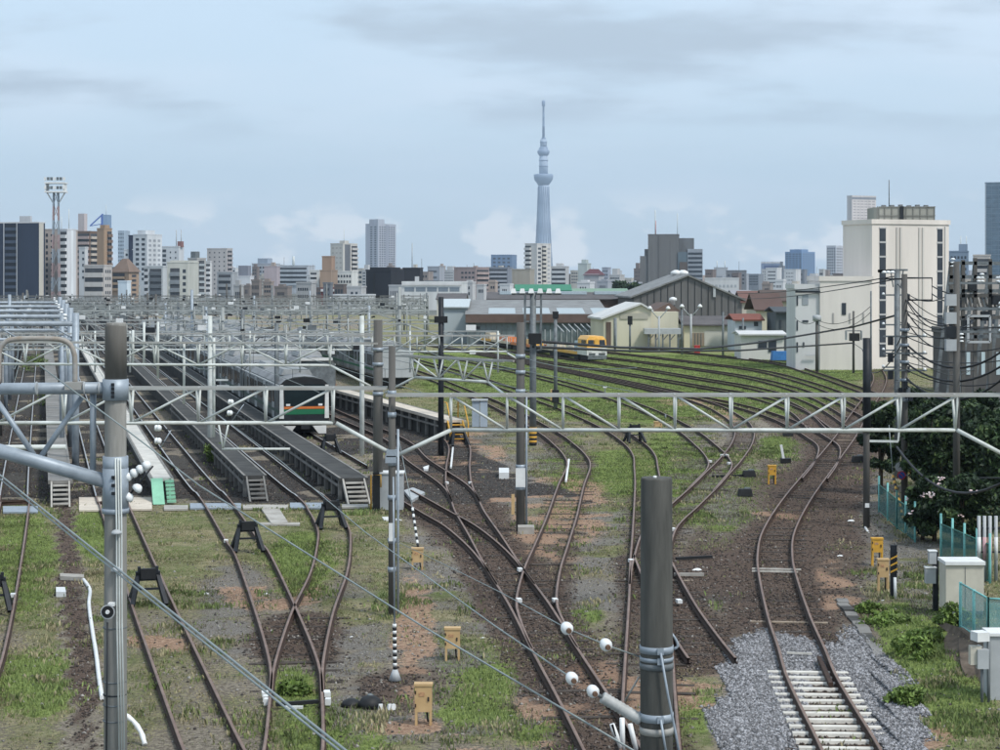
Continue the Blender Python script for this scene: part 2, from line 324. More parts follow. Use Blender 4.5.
PXw = PXg + wob * 26 * 40 / YY; PYw = PYg + (fbm(XX, YY, 2.0, 9) - 0.5) * 40 * 40 / YY
A_green = patch('green', PXw, PYw, 0.6); A_soil = patch('soil', PXw, PYw); A_dark = patch('dark', PXw, PYw, 0.5); A_gravel = patch('gravel', PXw, PYw, 0.35)
A_grit = patch('grit', PXw, PYw, 0.7); A_path = patch('path', PXw, PYw, 0.5); A_bal = near_track(XX, YY)
brk = sm(0.40, 0.56, fbm(XX, YY, 1.3, 55, 3)); A_soil = A_soil * (0.3 + 0.7 * brk); A_grit = A_grit * (0.25 + 0.75 * sm(0.38, 0.6, fbm(XX, YY, 1.7, 57, 3)))
deep = sm(90, 150, YY) * (1 - sm(-0.12, -0.02, XX / YY))              # far left: the stabling sidings, mostly bare
big = fbm(XX, YY, 7, 21)
A_grass = np.clip(0.74 + 0.6 * (big - 0.5) * 2 + 0.5 * A_green - 0.6 * A_dark - 0.95 * A_path - 0.5 * A_soil - 1.2 * A_gravel - 0.35 * A_bal - 0.3 * A_grit, 0, 1)
yard = sm(76, 80, YY) * (1 - sm(0.0, 1.5, XX - (4.2 + SL * (YY - 75)))) * sm(-0.5, 0.6, 1.0 + 0 * XX)   # bare grey ballast between the walkways
A_grass = A_grass * (1 - 0.75 * deep * (1 - sm(0.5, 0.62, fbm(XX, YY, 9, 33)))) * (1 - 0.8 * yard)
A_yard = yard * (1 - 0.9 * sm(0.56, 0.66, fbm(XX, YY, 4, 63)))
A_dark = np.clip(np.maximum(A_dark * 0.72, A_bal * 0.92) * (1 - 0.85 * A_gravel) * (1 - 0.5 * A_soil) * (1 - 0.35 * A_green), 0, 1)
A_dark = np.maximum(np.maximum(A_dark, A_path * 0.75), A_yard * (0.85 + 0.4 * (fbm(XX, YY, 3, 61) - 0.5)) * (1 - sm(0.55, 0.7, fbm(XX, YY, 6, 63))))
zz = (fbm(XX, YY, 1.6, 41) - 0.5) * 0.07 - 0.012
zz = np.where(PXg > 868, zz + 0.12 * sm(868, 900, PXg) * sm(560, 640, PYg), zz)
nv = XX.size; verts = np.stack([XX.ravel(), YY.ravel(), zz.ravel()], 1); idx = np.arange(nv).reshape(XX.shape)
faces = np.stack([idx[:-1, :-1], idx[:-1, 1:], idx[1:, 1:], idx[1:, :-1]], -1).reshape(-1, 4)

gm = bpy.data.materials.new('yard_ground'); gm.use_nodes = True; T = gm.node_tree; nd = T.nodes; pr = nd['Principled BSDF']; pr.inputs['Roughness'].default_value = 0.95; pr.inputs['Specular IOR Level'].default_value = 0.1
def gl(a, b): T.links.new(a, b)
def gn(scale, detail=8, rough=0.65, off=0.0, sc=(1, 1, 1)):
    t = nd.new('ShaderNodeTexCoord'); mp = nd.new('ShaderNodeMapping'); mp.inputs['Location'].default_value = (off, off * 0.7, 0); mp.inputs['Scale'].default_value = sc; gl(t.outputs['Object'], mp.inputs[0])
    n = nd.new('ShaderNodeTexNoise'); n.inputs['Scale'].default_value = scale; n.inputs['Detail'].default_value = detail; n.inputs['Roughness'].default_value = rough; gl(mp.outputs[0], n.inputs['Vector']); return n.outputs[0]
def gr(v, a, b):
    n = nd.new('ShaderNodeMapRange'); n.interpolation_type = 'SMOOTHSTEP'; n.inputs[1].default_value = a; n.inputs[2].default_value = b; gl(v, n.inputs[0]); return n.outputs[0]
def gmth(op, a, b):
    n = nd.new('ShaderNodeMath'); n.operation = op
    for i, v in enumerate((a, b)):
        if isinstance(v, (int, float)): n.inputs[i].default_value = v
        else: gl(v, n.inputs[i])
    return n.outputs[0]
def gmix(f, a, b):
    n = nd.new('ShaderNodeMix'); n.data_type = 'RGBA'; gl(f, n.inputs[0])
    for i, v in ((6, a), (7, b)):
        if isinstance(v, tuple): n.inputs[i].default_value = (*v, 1)
        else: gl(v, n.inputs[i])
    return n.outputs[2]
at1 = nd.new('ShaderNodeAttribute'); at1.attribute_name = 'cover'; s1 = nd.new('ShaderNodeSeparateColor'); gl(at1.outputs['Color'], s1.inputs[0])
at2 = nd.new('ShaderNodeAttribute'); at2.attribute_name = 'cover2'; s2 = nd.new('ShaderNodeSeparateColor'); gl(at2.outputs['Color'], s2.inputs[0])
fine = gn(9, 9, 0.75); mid = gn(1.6, 7, 0.65, 5.0); spk = gn(26, 5, 0.8, 3.0)
def edge(att, n, amp=1.1): return gr(gmth('ADD', att, gmth('MULTIPLY', gmth('SUBTRACT', n, 0.5), amp)), 0.42, 0.58)
dirt = gmix(gr(fine, 0.4, 0.62), (0.15, 0.128, 0.10), (0.37, 0.325, 0.26))
grass_c = gmix(gr(gn(0.45, 6, 0.6, 11.0), 0.4, 0.6), gmix(gr(mid, 0.4, 0.6), (0.125, 0.155, 0.055), (0.2, 0.215, 0.1)), gmix(gr(mid, 0.4, 0.6), (0.2, 0.185, 0.105), (0.32, 0.28, 0.175)))
grass_c = gmix(gr(fine, 0.5, 0.66), grass_c, (0.38, 0.335, 0.205))
green_c = gmix(gr(fine, 0.4, 0.62), (0.13, 0.175, 0.045), (0.29, 0.35, 0.115))
grass_c = gmix(edge(s2.outputs[0], mid, 0.9), grass_c, green_c)
col = gmix(edge(s1.outputs[0], fine, 1.3), dirt, grass_c)
grit_c = gmix(gr(spk, 0.4, 0.62), (0.12, 0.11, 0.10), (0.32, 0.305, 0.285))
col = gmix(gmth('MULTIPLY', edge(s2.outputs[2], fine, 1.5), 0.75), col, grit_c)
soil_c = gmix(gr(fine, 0.4, 0.62), (0.28, 0.17, 0.112), (0.52, 0.355, 0.25))
col = gmix(gmth('MULTIPLY', edge(s2.outputs[1], fine, 1.7), 0.92), col, soil_c)
dark_c = gmix(gr(spk, 0.4, 0.62), (0.052, 0.035, 0.027), (0.175, 0.122, 0.098))
col = gmix(gmth('MULTIPLY', edge(s1.outputs[1], fine, 1.5), 0.9), col, dark_c)
vor = nd.new('ShaderNodeTexVoronoi'); vor.inputs['Scale'].default_value = 15; tcv = nd.new('ShaderNodeTexCoord'); gl(tcv.outputs['Object'], vor.inputs['Vector'])
sv_ = nd.new('ShaderNodeSeparateColor'); gl(vor.outputs['Color'], sv_.inputs[0])
grav_c = gmix(gr(sv_.outputs[0], 0.1, 0.9), (0.10, 0.10, 0.105), (0.40, 0.40, 0.42))
col = gmix(edge(s1.outputs[2], fine, 0.8), col, grav_c)
yard_c = gmix(gr(spk, 0.4, 0.64), (0.026, 0.026, 0.026), (0.115, 0.11, 0.105))
col = gmix(gmth('MULTIPLY', edge(at2.outputs['Alpha'], mid, 0.9), 0.9), col, yard_c)
gl(col, pr.inputs['Base Color'])
bmp = nd.new('ShaderNodeBump'); bmp.inputs['Strength'].default_value = 0.9; bmp.inputs['Distance'].default_value = 0.09; gl(gmth('ADD', fine, gmth('MULTIPLY', spk, 0.5)), bmp.inputs['Height']); gl(bmp.outputs[0], pr.inputs['Normal'])
me = mesh_np('yard_ground', verts, faces, [gm], smooth=True)
for nm, chans in (('cover', (A_grass, A_dark, A_gravel)), ('cover2', (A_green, A_soil, A_grit))):
    ca = me.color_attributes.new(nm, 'FLOAT_COLOR', 'POINT'); ca.data.foreach_set('color', np.stack([c_.ravel() for c_ in chans] + [A_yard.ravel()], 1).astype(np.float32).ravel())
tag(link('yard_ground', me), kind='structure')
farm = mat('city_ground', (0.16, 0.165, 0.15), 0.95, 0.3, 0.02, col2=(0.09, 0.1, 0.085))
MB().bb(-5000, 5000, -300, 11000, -0.6, -0.25).build('ground', farm)['kind'] = 'structure'

# ---------------------------------------------------------------- tracks
PROF = [(-0.065, 0), (-0.065, 0.02), (-0.014, 0.035), (-0.014, 0.105), (-0.034, 0.115), (-0.034, 0.155), (0.034, 0.155), (0.034, 0.115), (0.014, 0.105), (0.014, 0.035), (0.065, 0.02), (0.065, 0)]
def rail_mesh(P, off, org, shiny=False):
    n = len(PROF); v = []; f = []; mi = []; k = len(P)
    for i in range(k):
        t = (P[min(i + 1, k - 1)] - P[max(i - 1, 0)]).normalized(); nr = Vector((t.y, -t.x, 0)); c_ = P[i] + nr * off
        for a, z in PROF: q = c_ + nr * a - org; v.append((q.x, q.y, z + 0.02))
    for i in range(k - 1):
        for j in range(n):
            f.append((i * n + j, i * n + (j + 1) % n, (i + 1) * n + (j + 1) % n, (i + 1) * n + j)); mi.append((2 if shiny and P[i].y > 79 else 1) if j == 5 else 0)
    return mesh_np('rail', v, f, [M['rail_side'], M['rail_top'], M['rail_shiny']], mi)
slp_w = MB().box((0, 0, 0), (2.1, 0.21, 0.14)).mesh('sleeper', M['sleeper'])
slp_c = MB().box((0, 0, 0), (1.9, 0.24, 0.16), top=(1, 0.75)).mesh('sleeper', M['sleeper_pc'])
slp_l = MB().box((0, 0, 0), (2.1, 0.2, 0.14)).mesh('sleeper', mat('pale_sleeper', (0.3, 0.24, 0.18), 0.9, 0.3, 4))
plate = MB().box((0, 0, 0), (0.16, 0.5, 0.1)).mesh('joint_plate', M['white'])
for lab, P, bal, slp, (d0, d1) in TR:
    P = [p for p in P if p.y > 30]
    root = thing('railway_track', P[len(P) // 2], lab, 'railway track', 'railway tracks of the yard'); o = ORG[root.name]
    for s_ in (-1, 1): link('rail', rail_mesh(P, s_ * 0.5735, o, 'siding' in lab), root)
    if slp:
        acc = 0.0; cnt = 0
        for i in range(len(P) - 1):
            seg = P[i + 1] - P[i]; acc += seg.length
            if d0 <= P[i].y <= d1 and acc >= 0.62 and cnt < 150:
                acc = 0.0; rz = math.atan2(seg.y, seg.x) - math.pi / 2; cnt += 1
                pc = False
                if 'concrete sleepers' in lab and P[i].y < 44.4: continue
                me_ = slp_w if random.random() > 0.04 else slp_l
                q = link('sleeper', slp_c if pc else me_, root, P[i] - o + Vector((0, 0, -0.075 + random.uniform(-0.03, 0.02)))); q.rotation_euler = (0, 0, rz + (0 if pc else random.uniform(-0.03, 0.03)))
    if 'concrete sleepers' in lab:          # the concrete-sleepered end: evenly set, 0.6 m apart
        acc = 0.6
        for i in range(len(P) - 1):
            seg = P[i + 1] - P[i]
            if P[i].y > 43.8: break
            while acc <= seg.length:
                p = P[i] + seg * (acc / seg.length); q = link('sleeper', slp_c, root, p - o + Vector((0, 0, -0.035))); q.rotation_euler = (0, 0, math.atan2(seg.y, seg.x) - math.pi / 2 + 0.02 * random.uniform(-1, 1)); acc += 0.6
            acc -= seg.length
        for q in [c_ for c_ in root.children if c_.name.startswith('sleeper') and c_.data is not slp_c and (c_.location + o).y < 44.2]: bpy.data.objects.remove(q)
def small(name, lab, cat, mb, mats, base, group=None): return tag(mb.build(name, mats, None, base), lab, cat, group)
# bare white joints and guard pieces bolted beside the rails
JB = (((520, 574), 'where the S-curved track meets the main curving track'), ((447, 486), 'on the left rail below the mid-picture buffer stop'), ((470, 486), 'on the right rail below the mid-picture buffer stop'), ((519, 605), 'on the left rail of the S-curved track near its end'), ((555, 605), 'on the right rail of the S-curved track near its end'), ((631, 565), 'left of the dark near pole'), ((710, 464), 'leftmost at the right-hand points'), ((722, 458), 'topmost at the right-hand points'), ((729, 466), 'rightmost at the right-hand points'), ((727, 458), 'just right of the topmost at the right-hand points'), ((673, 533), 'at the right edge of the dark near pole, upper'), ((679, 606), 'at the right edge of the dark near pole, lower'), ((226, 545), 'beside the buffer stop left of the near turnout'), ((265, 700), 'left of the near turnout blades'), ((327, 700), 'right of the near turnout blades'), ((13, 600), 'at the left edge siding'))
for (x, y), wh in JB:
    p = g(x, y, 0.14); small('rail_joint_box', 'small white rail joint box ' + wh, 'joint box', MB().box(p, (0.14, 0.24, 0.1), 0.2), M['white'], p, 'white joint boxes on the rails')
for a, b, lab in (((569, 462), (566, 484), 'pale guard rail inside the S-curved track'), ((453, 450), (451, 470), 'pale guard rail below the buffer stop in mid picture')):
    p0, p1 = g(*a, 0.12), g(*b, 0.12); small('guard_rail', lab, 'guard rail', MB().bar(p0, p1, 0.09), M['white'], p0)
p0, p1 = g(819, 663, 0.12), g(831, 690, 0.12)
small('guard_rail', 'short dark guard rail inside the concrete sleepered curve', 'guard rail', MB().bar(p0, p1, 0.1), M['rail_side'], p0)
for a, b, lab in (((752, 571), (801, 572), 'white rod laid across the right-hand curving track'), ((752, 573.5), (798, 574.5), 'second white rod lying just nearer across the right-hand track'), ((787, 656), (812, 657), 'pale loose sleeper end between the rails of the right-hand curve')):
    p0, p1 = g(*a, 0.08), g(*b, 0.08); small('cross_rod', lab, 'rod', MB().bar(p0, p1, 0.045), M['sleeper_pc'], p0)

# ---------------------------------------------------------------- raised service walkways between the sidings
def walkway(lab, x75, w, d0, d1, top, sidem, steps, stepm, h=0.95, posts=True, sl=None):
    SL_ = SL if sl is None else sl; b = fam(x75, d0); root = thing('service_walkway', b, lab, 'walkway', 'raised service walkways between the sidings')
    dv = Vector((SL_, 1, 0)).normalized(); nv_ = Vector((dv.y, -dv.x, 0)); rz = math.atan2(dv.y, dv.x) - math.pi / 2
    Ln = (d1 - d0) * math.sqrt(1 + SL_ ** 2)
    def P(u, s_, z): return b + nv_ * u + dv * s_ + Vector((0, 0, z))
    nseg = 12
    for i in range(nseg):                                 # the deck in lengths, hairline joints between
        s0, s1 = Ln * (i / nseg) ** 1.6, Ln * ((i + 1) / nseg) ** 1.6 - 0.03
        MB().box(P(0, (s0 + s1) / 2, h - 0.07), (w, s1 - s0, 0.14), rz).build('deck_panel', top, root)
    for s_ in (-1, 1): MB().box(P(s_ * (w / 2 - 0.05), Ln / 2, h + 0.012), (0.1, Ln, 0.02), rz).build('edge_strip', M['walk_grey'], root)
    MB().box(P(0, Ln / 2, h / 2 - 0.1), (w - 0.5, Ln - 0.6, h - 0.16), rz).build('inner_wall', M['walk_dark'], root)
    if posts:
        for i in range(24):
            s0 = 0.4 + i * 2.0
            MB().box(P(-w / 2 + 0.1, s0, h / 2 - 0.07), (0.14, 0.2, h - 0.16), rz).build('support', sidem, root)
        MB().box(P(-w / 2 + 0.03, 24, h * 0.62), (0.06, 47, 0.1), rz).build('side_rail', sidem, root)
    for i in range(steps):
        z = h * (steps - i) / (steps + 1); MB().box(P(0, -0.14 - 0.28 * i, z - 0.03), (w * 0.62, 0.26, 0.06), rz).build('step', stepm, root)
    for s_ in (-1, 1): MB().prism([P(s_ * w * 0.36 - 0.04, 0, h - 0.02), P(s_ * w * 0.36 - 0.04, -0.3 * steps, 0.02), P(s_ * w * 0.36 - 0.04, -0.3 * steps + 0.3, 0.02), P(s_ * w * 0.36 - 0.04, 0, h - 0.3)], nv_ * 0.07).build('stringer', stepm, root)
    return root
walkway('grey concrete service walkway with steps at the far left', -17.6, 1.0, 78, 420, M['walk_grey'], M['walk_grey'], 5, M['slab'], posts=False)
w2 = walkway('pale concrete service walkway ending in a green ramp and green steps', -13.3, 0.95, 79, 420, mat('pale_concrete', (0.6, 0.58, 0.53), 0.85, 0.15, 1.0), M['walk_dark'], 0, M['green_paint'], posts=False)
def famP(x75, d0, u, s_, z):
    dv = Vector((SL, 1, 0)).normalized(); nv_ = Vector((dv.y, -dv.x, 0)); return fam(x75, d0) + nv_ * u + dv * s_ + Vector((0, 0, z))
rzf = math.atan2(1, SL) - math.pi / 2
MB().prism([famP(-13.3, 79, -0.46, 0, 0.95), famP(-13.3, 79, -0.46, -1.6, 0.03), famP(-13.3, 79, -0.46, -1.5, 0.03), famP(-13.3, 79, -0.46, 0, 0.85)], Vector((0.47, 0.11, 0))).build('green_ramp', M['green_paint'], w2)
for i in range(6): MB().box(famP(-13.3, 79, 0.3, -0.13 - 0.27 * i, 0.95 * (6 - i) / 7), (0.36, 0.25, 0.1), rzf).build('green_step', M['green_paint'], w2)
walkway('dark service walkway with steps between the two near buffer stops', -9.25, 1.0, 80, 420, M['walk_dark'], M['walk_grey'], 5, M['walk_grey'])
walkway('wide dark service walkway on posts left of the striped train', -5.2, 1.25, 79, 420, M['walk_dark'], M['walk_grey'], 5, M['slab'])
w6 = walkway('pale service walkway with yellow hand rails right of the second train', 5.5, 1.25, 108, 152, M['pale_slab'], M['walk_grey'], 4, M['yellow'], h=1.2, sl=-0.31)
for s_ in (-0.5, 0.5):
    MB().tube([famP(5.5, 108, s_, -1.2, 0.3), famP(5.5, 108, s_, -1.2, 1.1), famP(5.5, 108, s_, 0, 2.2), famP(5.5, 108, s_, 1.5, 2.2), famP(5.5, 108, s_, 1.5, 1.2)], 0.04, 6).build('hand_rail', M['yellow'], w6)
w0 = walkway('grey service walkway at the extreme left behind the pipe arms', -21.8, 1.0, 84, 420, M['walk_grey'], M['walk_grey'], 5, M['slab'], posts=False)
# boards laid across the tracks in front of the walkway ends
for i, (xa, xb, ya, yb, m_, lab) in enumerate(((3, 38, 508, 514, 'galv', 'grey metal crossing board on the leftmost visible siding'), (79, 101.5, 499, 512, 'pale_slab', 'pale crossing slab left of the concrete pole'), (127, 152, 499, 511, 'pale_slab', 'pale crossing slab by the green ramp'),
        (164, 188, 507, 511, 'slab', 'narrow concrete crossing board beside the green steps'), (190, 241, 505, 510, 'galv', 'long grey metal crossing board over the third buffer-stopped siding'), (243, 288, 506.5, 510, 'slab', 'concrete crossing board below the dark walkway steps'),
        (290, 338, 504.5, 509.5, 'galv', 'grey metal crossing board beside the right-hand of the near buffer stops'), (342, 368, 506, 509, 'slab', 'short concrete crossing board by the grey cabinet'))):
    q = [g(xa, yb), g(xb, yb), g(xb, ya), g(xa, ya)]; small('crossing_board', lab, 'crossing board', MB().prism([p + Vector((0, 0, 0.01)) for p in q], (0, 0, 0.07)), M[m_], q[0], 'boards laid across the sidings')
# cable duct lid and cover slabs lying in the grass
for (quad, m_, lab, nm, h_) in ((((261, 510), (279, 510), (288, 524), (272, 526)), 'slab', 'mottled pale cover slab lying in the grass', 'cover_slab', 0.08), (((60, 577), (84, 578), (84, 581), (60, 580)), 'slab', 'flat stone kerb at the head of the worn path', 'kerb_stone', 0.12), (((56, 592), (65, 592), (66, 597), (56, 597)), 'white', 'small white marker stone on the worn path', 'marker_stone', 0.15),
        (((404, 493), (413, 490), (425, 495), (412, 503)), 'grey_box', 'tilted silver plate lying beside the grey cabinet', 'metal_plate', 0.12), (((382, 518), (388, 518), (402, 521), (384, 521)), 'white', 'white sheet at the foot of the central gantry post', 'white_sheet', 0.05), (((423, 469), (429, 467), (428, 471), (424, 471)), 'white', 'white stone between the curving rails', 'white_stone', 0.1),
        (((499, 474), (509, 474), (509, 479), (499, 479)), 'white', 'small white box lying left of the tall middle post', 'white_box', 0.3), (((260, 524), (300, 524), (300, 526), (260, 526)), 'slab', 'thin concrete edging below the mottled slab', 'edging', 0.06)):
    q = [g(*p) for p in quad][::-1]; q = q[::-1]
    small(nm, lab, nm.replace('_', ' '), MB().prism([p + Vector((0, 0, 0.0)) for p in q], (0, 0, h_)), M[m_], q[0])
# white flexible hose along the worn path, and its end by the pole
hp = [g(x, y, 0.05) for x, y in ((82, 580), (85, 583), (90, 592), (89, 606), (92, 630), (96, 655), (99, 680), (102, 700))]
small('white_hose', 'long white corrugated hose lying along the worn path', 'hose', MB().tube(catmull(hp, 0.12), [0.045 + 0.012 * (i % 2) for i in range(len(catmull(hp, 0.12)))], 8), M['white'], hp[0])
hp = [at(124, 714, 37.9), at(133, 721, 37.9), at(141, 732, 37.8), at(145, 745, 37.6)]
small('white_hose', 'short white hose end arching down right of the concrete pole', 'hose', MB().tube(catmull(hp, 0.1), [0.045 + 0.01 * (i % 2) for i in range(len(catmull(hp, 0.1)))], 8), M['white'], hp[-1])

# ---------------------------------------------------------------- gantries
def V(x, y, z): return Vector((x, y, z))
def truss(root, A, B, zb, zt, n, diag, w=0.6, t=1.0, joined=False, ends=(0, 0), chord_m='white_paint', top_m='rust_steel'):
    "triangular lattice beam from A to B (ground points): one bottom chord, two top chords, verticals and diagonals"
    A, B = Vector(A), Vector(B); u = (B - A); Ln = u.length; u.normalize(); nrm = Vector((-u.y, u.x, 0))
    def P(s_, k, top): return A + u * s_ + nrm * (k * w / 2 if top else 0) + Vector((0, 0, zt if top else zb))
    mb = MB()
    def part(name, m, f):
        nonlocal mb
        if joined: f(mb); return
        q = MB(); f(q); q.build(name, M[m], root)
    part('bottom_chord', chord_m, lambda q: q.tube([P(0, 0, 0), P(Ln, 0, 0)], 0.055 * t, 6))
    for s_ in (-1, 1): part('top_chord', top_m, lambda q: q.bar(P(-ends[0], s_, 1), P(Ln + ends[1], s_, 1), 0.075 * t))
    for i in range(n + 1):
        a = Ln * i / n
        for s_ in (-1, 1): part('vertical', 'white_paint', lambda q: q.tube([P(a, 0, 0), P(a, s_, 1)], 0.038 * t, 5))
        part('cross_tie', 'rust_steel', lambda q: q.bar(P(a, -1, 1), P(a, 1, 1), 0.05 * t))
    for i in range(n):
        a, b = Ln * i / n, Ln * (i + 1) / n; up = diag(i / n)
        s_ = -1
        part('diagonal', 'white_paint', lambda q: q.tube([P(a, s_, not up) if not up else P(a, 0, 0), P(b, s_, 1) if up else P(b, 0, 0)], 0.037 * t, 5))
        if not joined: part('lacing', 'rust_steel', lambda q: q.bar(P(a, -1, 1), P(b, 1, 1), 0.035 * t))
    if joined: mb.build('lattice_beam', M['far_paint'], root)
def post(root, p, h, r0, r1, m, n=10, name='post', bands=()):
    MB().tube([p + V(0, 0, -0.3), p + V(0, 0, h * 0.5), p + V(0, 0, h)], [r0, (r0 + r1) / 2, r1], n).build(name, M[m], root)
    for z in bands: MB().tube([p + V(0, 0, z - 0.07), p + V(0, 0, z + 0.07)], (r0 + r1) / 2 + 0.025, n).build('band', M['galv'], root)
def insul(root, p, d_=(0, 0, 1), n=3, r=0.11, gap=0.16, name='insulator'):
    d_ = Vector(d_).normalized()
    for i in range(n):
        c_ = Vector(p) + d_ * gap * i
        MB().tube([c_ - d_ * 0.06, c_ - d_ * 0.045, c_ + d_ * 0.0, c_ + d_ * 0.05, c_ + d_ * 0.06], [r * 0.35, r * 0.95, r, r * 0.6, r * 0.3], 10).build(name, M['porcelain'], root)
def X_(px_, d): return (px_ - 500) * d / F

# nearest gantry
d = 52.0
G1 = thing('catenary_gantry', V(X_(392, d), d, 0), 'nearest white lattice catenary gantry crossing the whole picture', 'gantry', 'catenary gantries')
pp = V(X_(392, d), d, 0); post(G1, pp, 7.5, 0.11, 0.1, 'grey_pole', 8, bands=(1.3, 2.1, 3.3, 4.25, 4.4, 5.6, 6.2))
MB().tube([pp + V(0.17, -0.05, -0.2), pp + V(0.17, -0.05, 5.2)], 0.035, 6).build('cable_pipe', M['galv'], G1)
MB().box(pp + V(0, -0.13, 2.35), (0.16, 0.03, 0.5)).build('number_plate', M['white'], G1)
truss(G1, V(X_(451, d), d, 0), V(X_(955, d), d, 0), 5.17, 6.15, 9, lambda f: f > 0.5, ends=(1.8, 2.2))
truss(G1, V(X_(-205, d), d, 0), V(X_(333, d), d, 0), 5.37, 6.34, 8, lambda f: True, ends=(0, 1.5))
for a, b in (((451, 430), (394, 457)), ((336, 423), (390, 453)), ((957, 430), (1012, 459))):
    MB().tube([at(*a, d), at(*b, d)], 0.06, 8).build('knee_brace', M['white_paint'], G1)
post(G1, V(X_(1014, d), d, 0), 7.2, 0.12, 0.11, 'grey_pole', 8)
for x, y in ((392, 453), (391, 459), (1013, 459)): MB().box(at(x, y, d), (0.3, 0.3, 0.2)).build('clamp', M['galv'], G1)
# guy-cover striped sleeve standing at the post's foot
def striped(root, a, b, r, n, c1, c2, name='stripe'):
    a, b = Vector(a), Vector(b)
    for i in range(n): MB().tube([a.lerp(b, i / n), a.lerp(b, (i + 1) / n)], r, 8).build(name, M[c1] if i % 2 else M[c2], root)
gs = thing('guy_sleeve', g(395, 682), 'black and white striped guy sleeve at the foot of the central gantry post', 'guy sleeve')
b0 = g(395, 680); ps = b0 + V(0, 0, 0.25); pe = at(394.5, 624, b0.y); striped(gs, ps, pe, 0.05, 14, 'white', 'black')
MB().tube([b0, ps], [0.16, 0.06], 8).build('foot', M['grey_box'], gs); MB().tube([pe, pe + V(-0.05, 0.4, 3.4)], 0.02, 5).build('guy_rod', M['galv'], gs)
gs = thing('guy_sleeve', g(418, 547), 'slanting white and dark striped guy sleeve above the tan box', 'guy sleeve')
b0 = g(418, 547); pe = at(412.5, 508, b0.y + 1.2); striped(gs, b0, pe, 0.045, 12, 'white', 'black'); MB().tube([pe, at(399, 440, 70.0)], 0.014, 5).build('guy_wire', M['wire'], gs)

# second gantry, with drop posts; spans stand slightly askew
G2 = thing('catenary_gantry', V(X_(378, 76), 76, 0), 'second gantry from the camera, hung between two tall grey posts', 'gantry', 'catenary gantries')
pL, pR = V(X_(378, 76), 76, 0), V(X_(520.5, 69.5), 69.5, 0)
post(G2, pL, 7.7, 0.21, 0.18, 'grey_pole', 10, bands=(4.7, 5.9, 6.5)); post(G2, pR, 7.75, 0.17, 0.15, 'grey_pole', 10, bands=(1.6, 2.4, 5.2, 5.9, 6.5))
MB().box(pR + V(0, -0.18, 2.0), (0.36, 0.05, 0.7)).build('number_plate', M['white'], G2); MB().box(pR + V(-0.28, -0.1, 1.0), (0.12, 0.1, 0.75)).build('tan_strip', M['tan'], G2)
MB().tube([pR + V(0.22, -0.05, 0), pR + V(0.22, -0.05, 5.0)], 0.04, 6).build('cable_pipe', M['galv'], G2); MB().box(pR + V(0.2, -0.5, 0.1), (0.6, 0.7, 0.3)).build('footing', M['slab'], G2)
a, b = V(X_(415, 74.4), 74.4, 0), V(X_(488, 71), 71, 0)
truss(G2, a, b, 5.45, 6.28, 3, lambda f: f > 0.3, w=0.5, ends=(1.2, 1.2))
MB().tube([a + V(0, 0, 5.45), pL + V(0.3, -0.2, 4.75)], 0.05, 6).build('knee_brace', M['white_paint'], G2); MB().tube([b + V(0, 0, 5.45), pR + V(-0.3, 0.1, 4.85)], 0.05, 6).build('knee_brace', M['white_paint'], G2)
a, b = V(X_(-60, 77.5), 77.5, 0), V(X_(330, 76), 76, 0)
truss(G2, a, b, 5.85, 6.75, 9, lambda f: int(f * 10) % 2 == 0, w=0.5, ends=(0, 2.0)); MB().tube([b + V(0, 0, 5.85), pL + V(-0.3, 0, 5.0)], 0.05, 6).build('knee_brace', M['white_paint'], G2)
for x, y0, y1 in ((158, 322, 378), (184, 343, 404), (214, 338, 437), (133, 330, 366), (144, 322, 364)):
    MB().tube([at(x, y0, 77), at(x, y1, 77)], 0.055, 6).build('drop_post', M['white_paint'], G2)
for x, y in ((216, 380), (217, 386)): MB().box(at(x + 6, y, 77), (0.5, 0.06, 0.07)).build('drop_step', M['white'], G2)
MB().tube([at(222, 449, 77), at(290, 449, 77)], 0.05, 6).build('steady_arm', M['white_paint'], G2)
for x in (218, 229): MB().tube([at(223, 449, 77), at(x, 421, 77)], 0.04, 6).build('hanger', M['white_paint'], G2)

# third gantry
d = 99.0
G3 = thing('catenary_gantry', V(X_(441, d), d, 0), 'third gantry from the camera, ending beside the tall post with flood lamps', 'gantry', 'catenary gantries')
truss(G3, V(X_(372, d), d, 0), V(X_(507, d), d, 0), 5.5, 6.35, 6, lambda f: True, w=0.5, ends=(2, 0.4), t=0.95)
truss(G3, V(X_(-40, d), d, 0), V(X_(352, d), d, 0), 5.6, 6.45, 16, lambda f: int(f * 16) % 2 == 0, w=0.5, ends=(0, 1.2), t=0.95)
MB().tube([at(507, 353, d), at(517, 359, d)], 0.05, 6).build('knee_brace', M['white_paint'], G3)
for x in (62, 210, 362): post(G3, V(X_(x, d), d, 0), 7.4, 0.14, 0.12, 'galv' if x < 100 else 'white_paint', 8)
post(G3, V(X_(441, d), d, 0), 8.4, 0.16, 0.14, 'dark_steel', 6); MB().box(V(X_(441, d), d, 7.2), (0.7, 0.3, 0.35)).build('switch_box', M['black'], G3)
for x in (95, 130, 250, 300, 410, 498): MB().tube([V(X_(x, d), d, 6.6), V(X_(x, d), d, 4.4)], 0.05, 6).build('drop_post', M['white_paint'], G3)

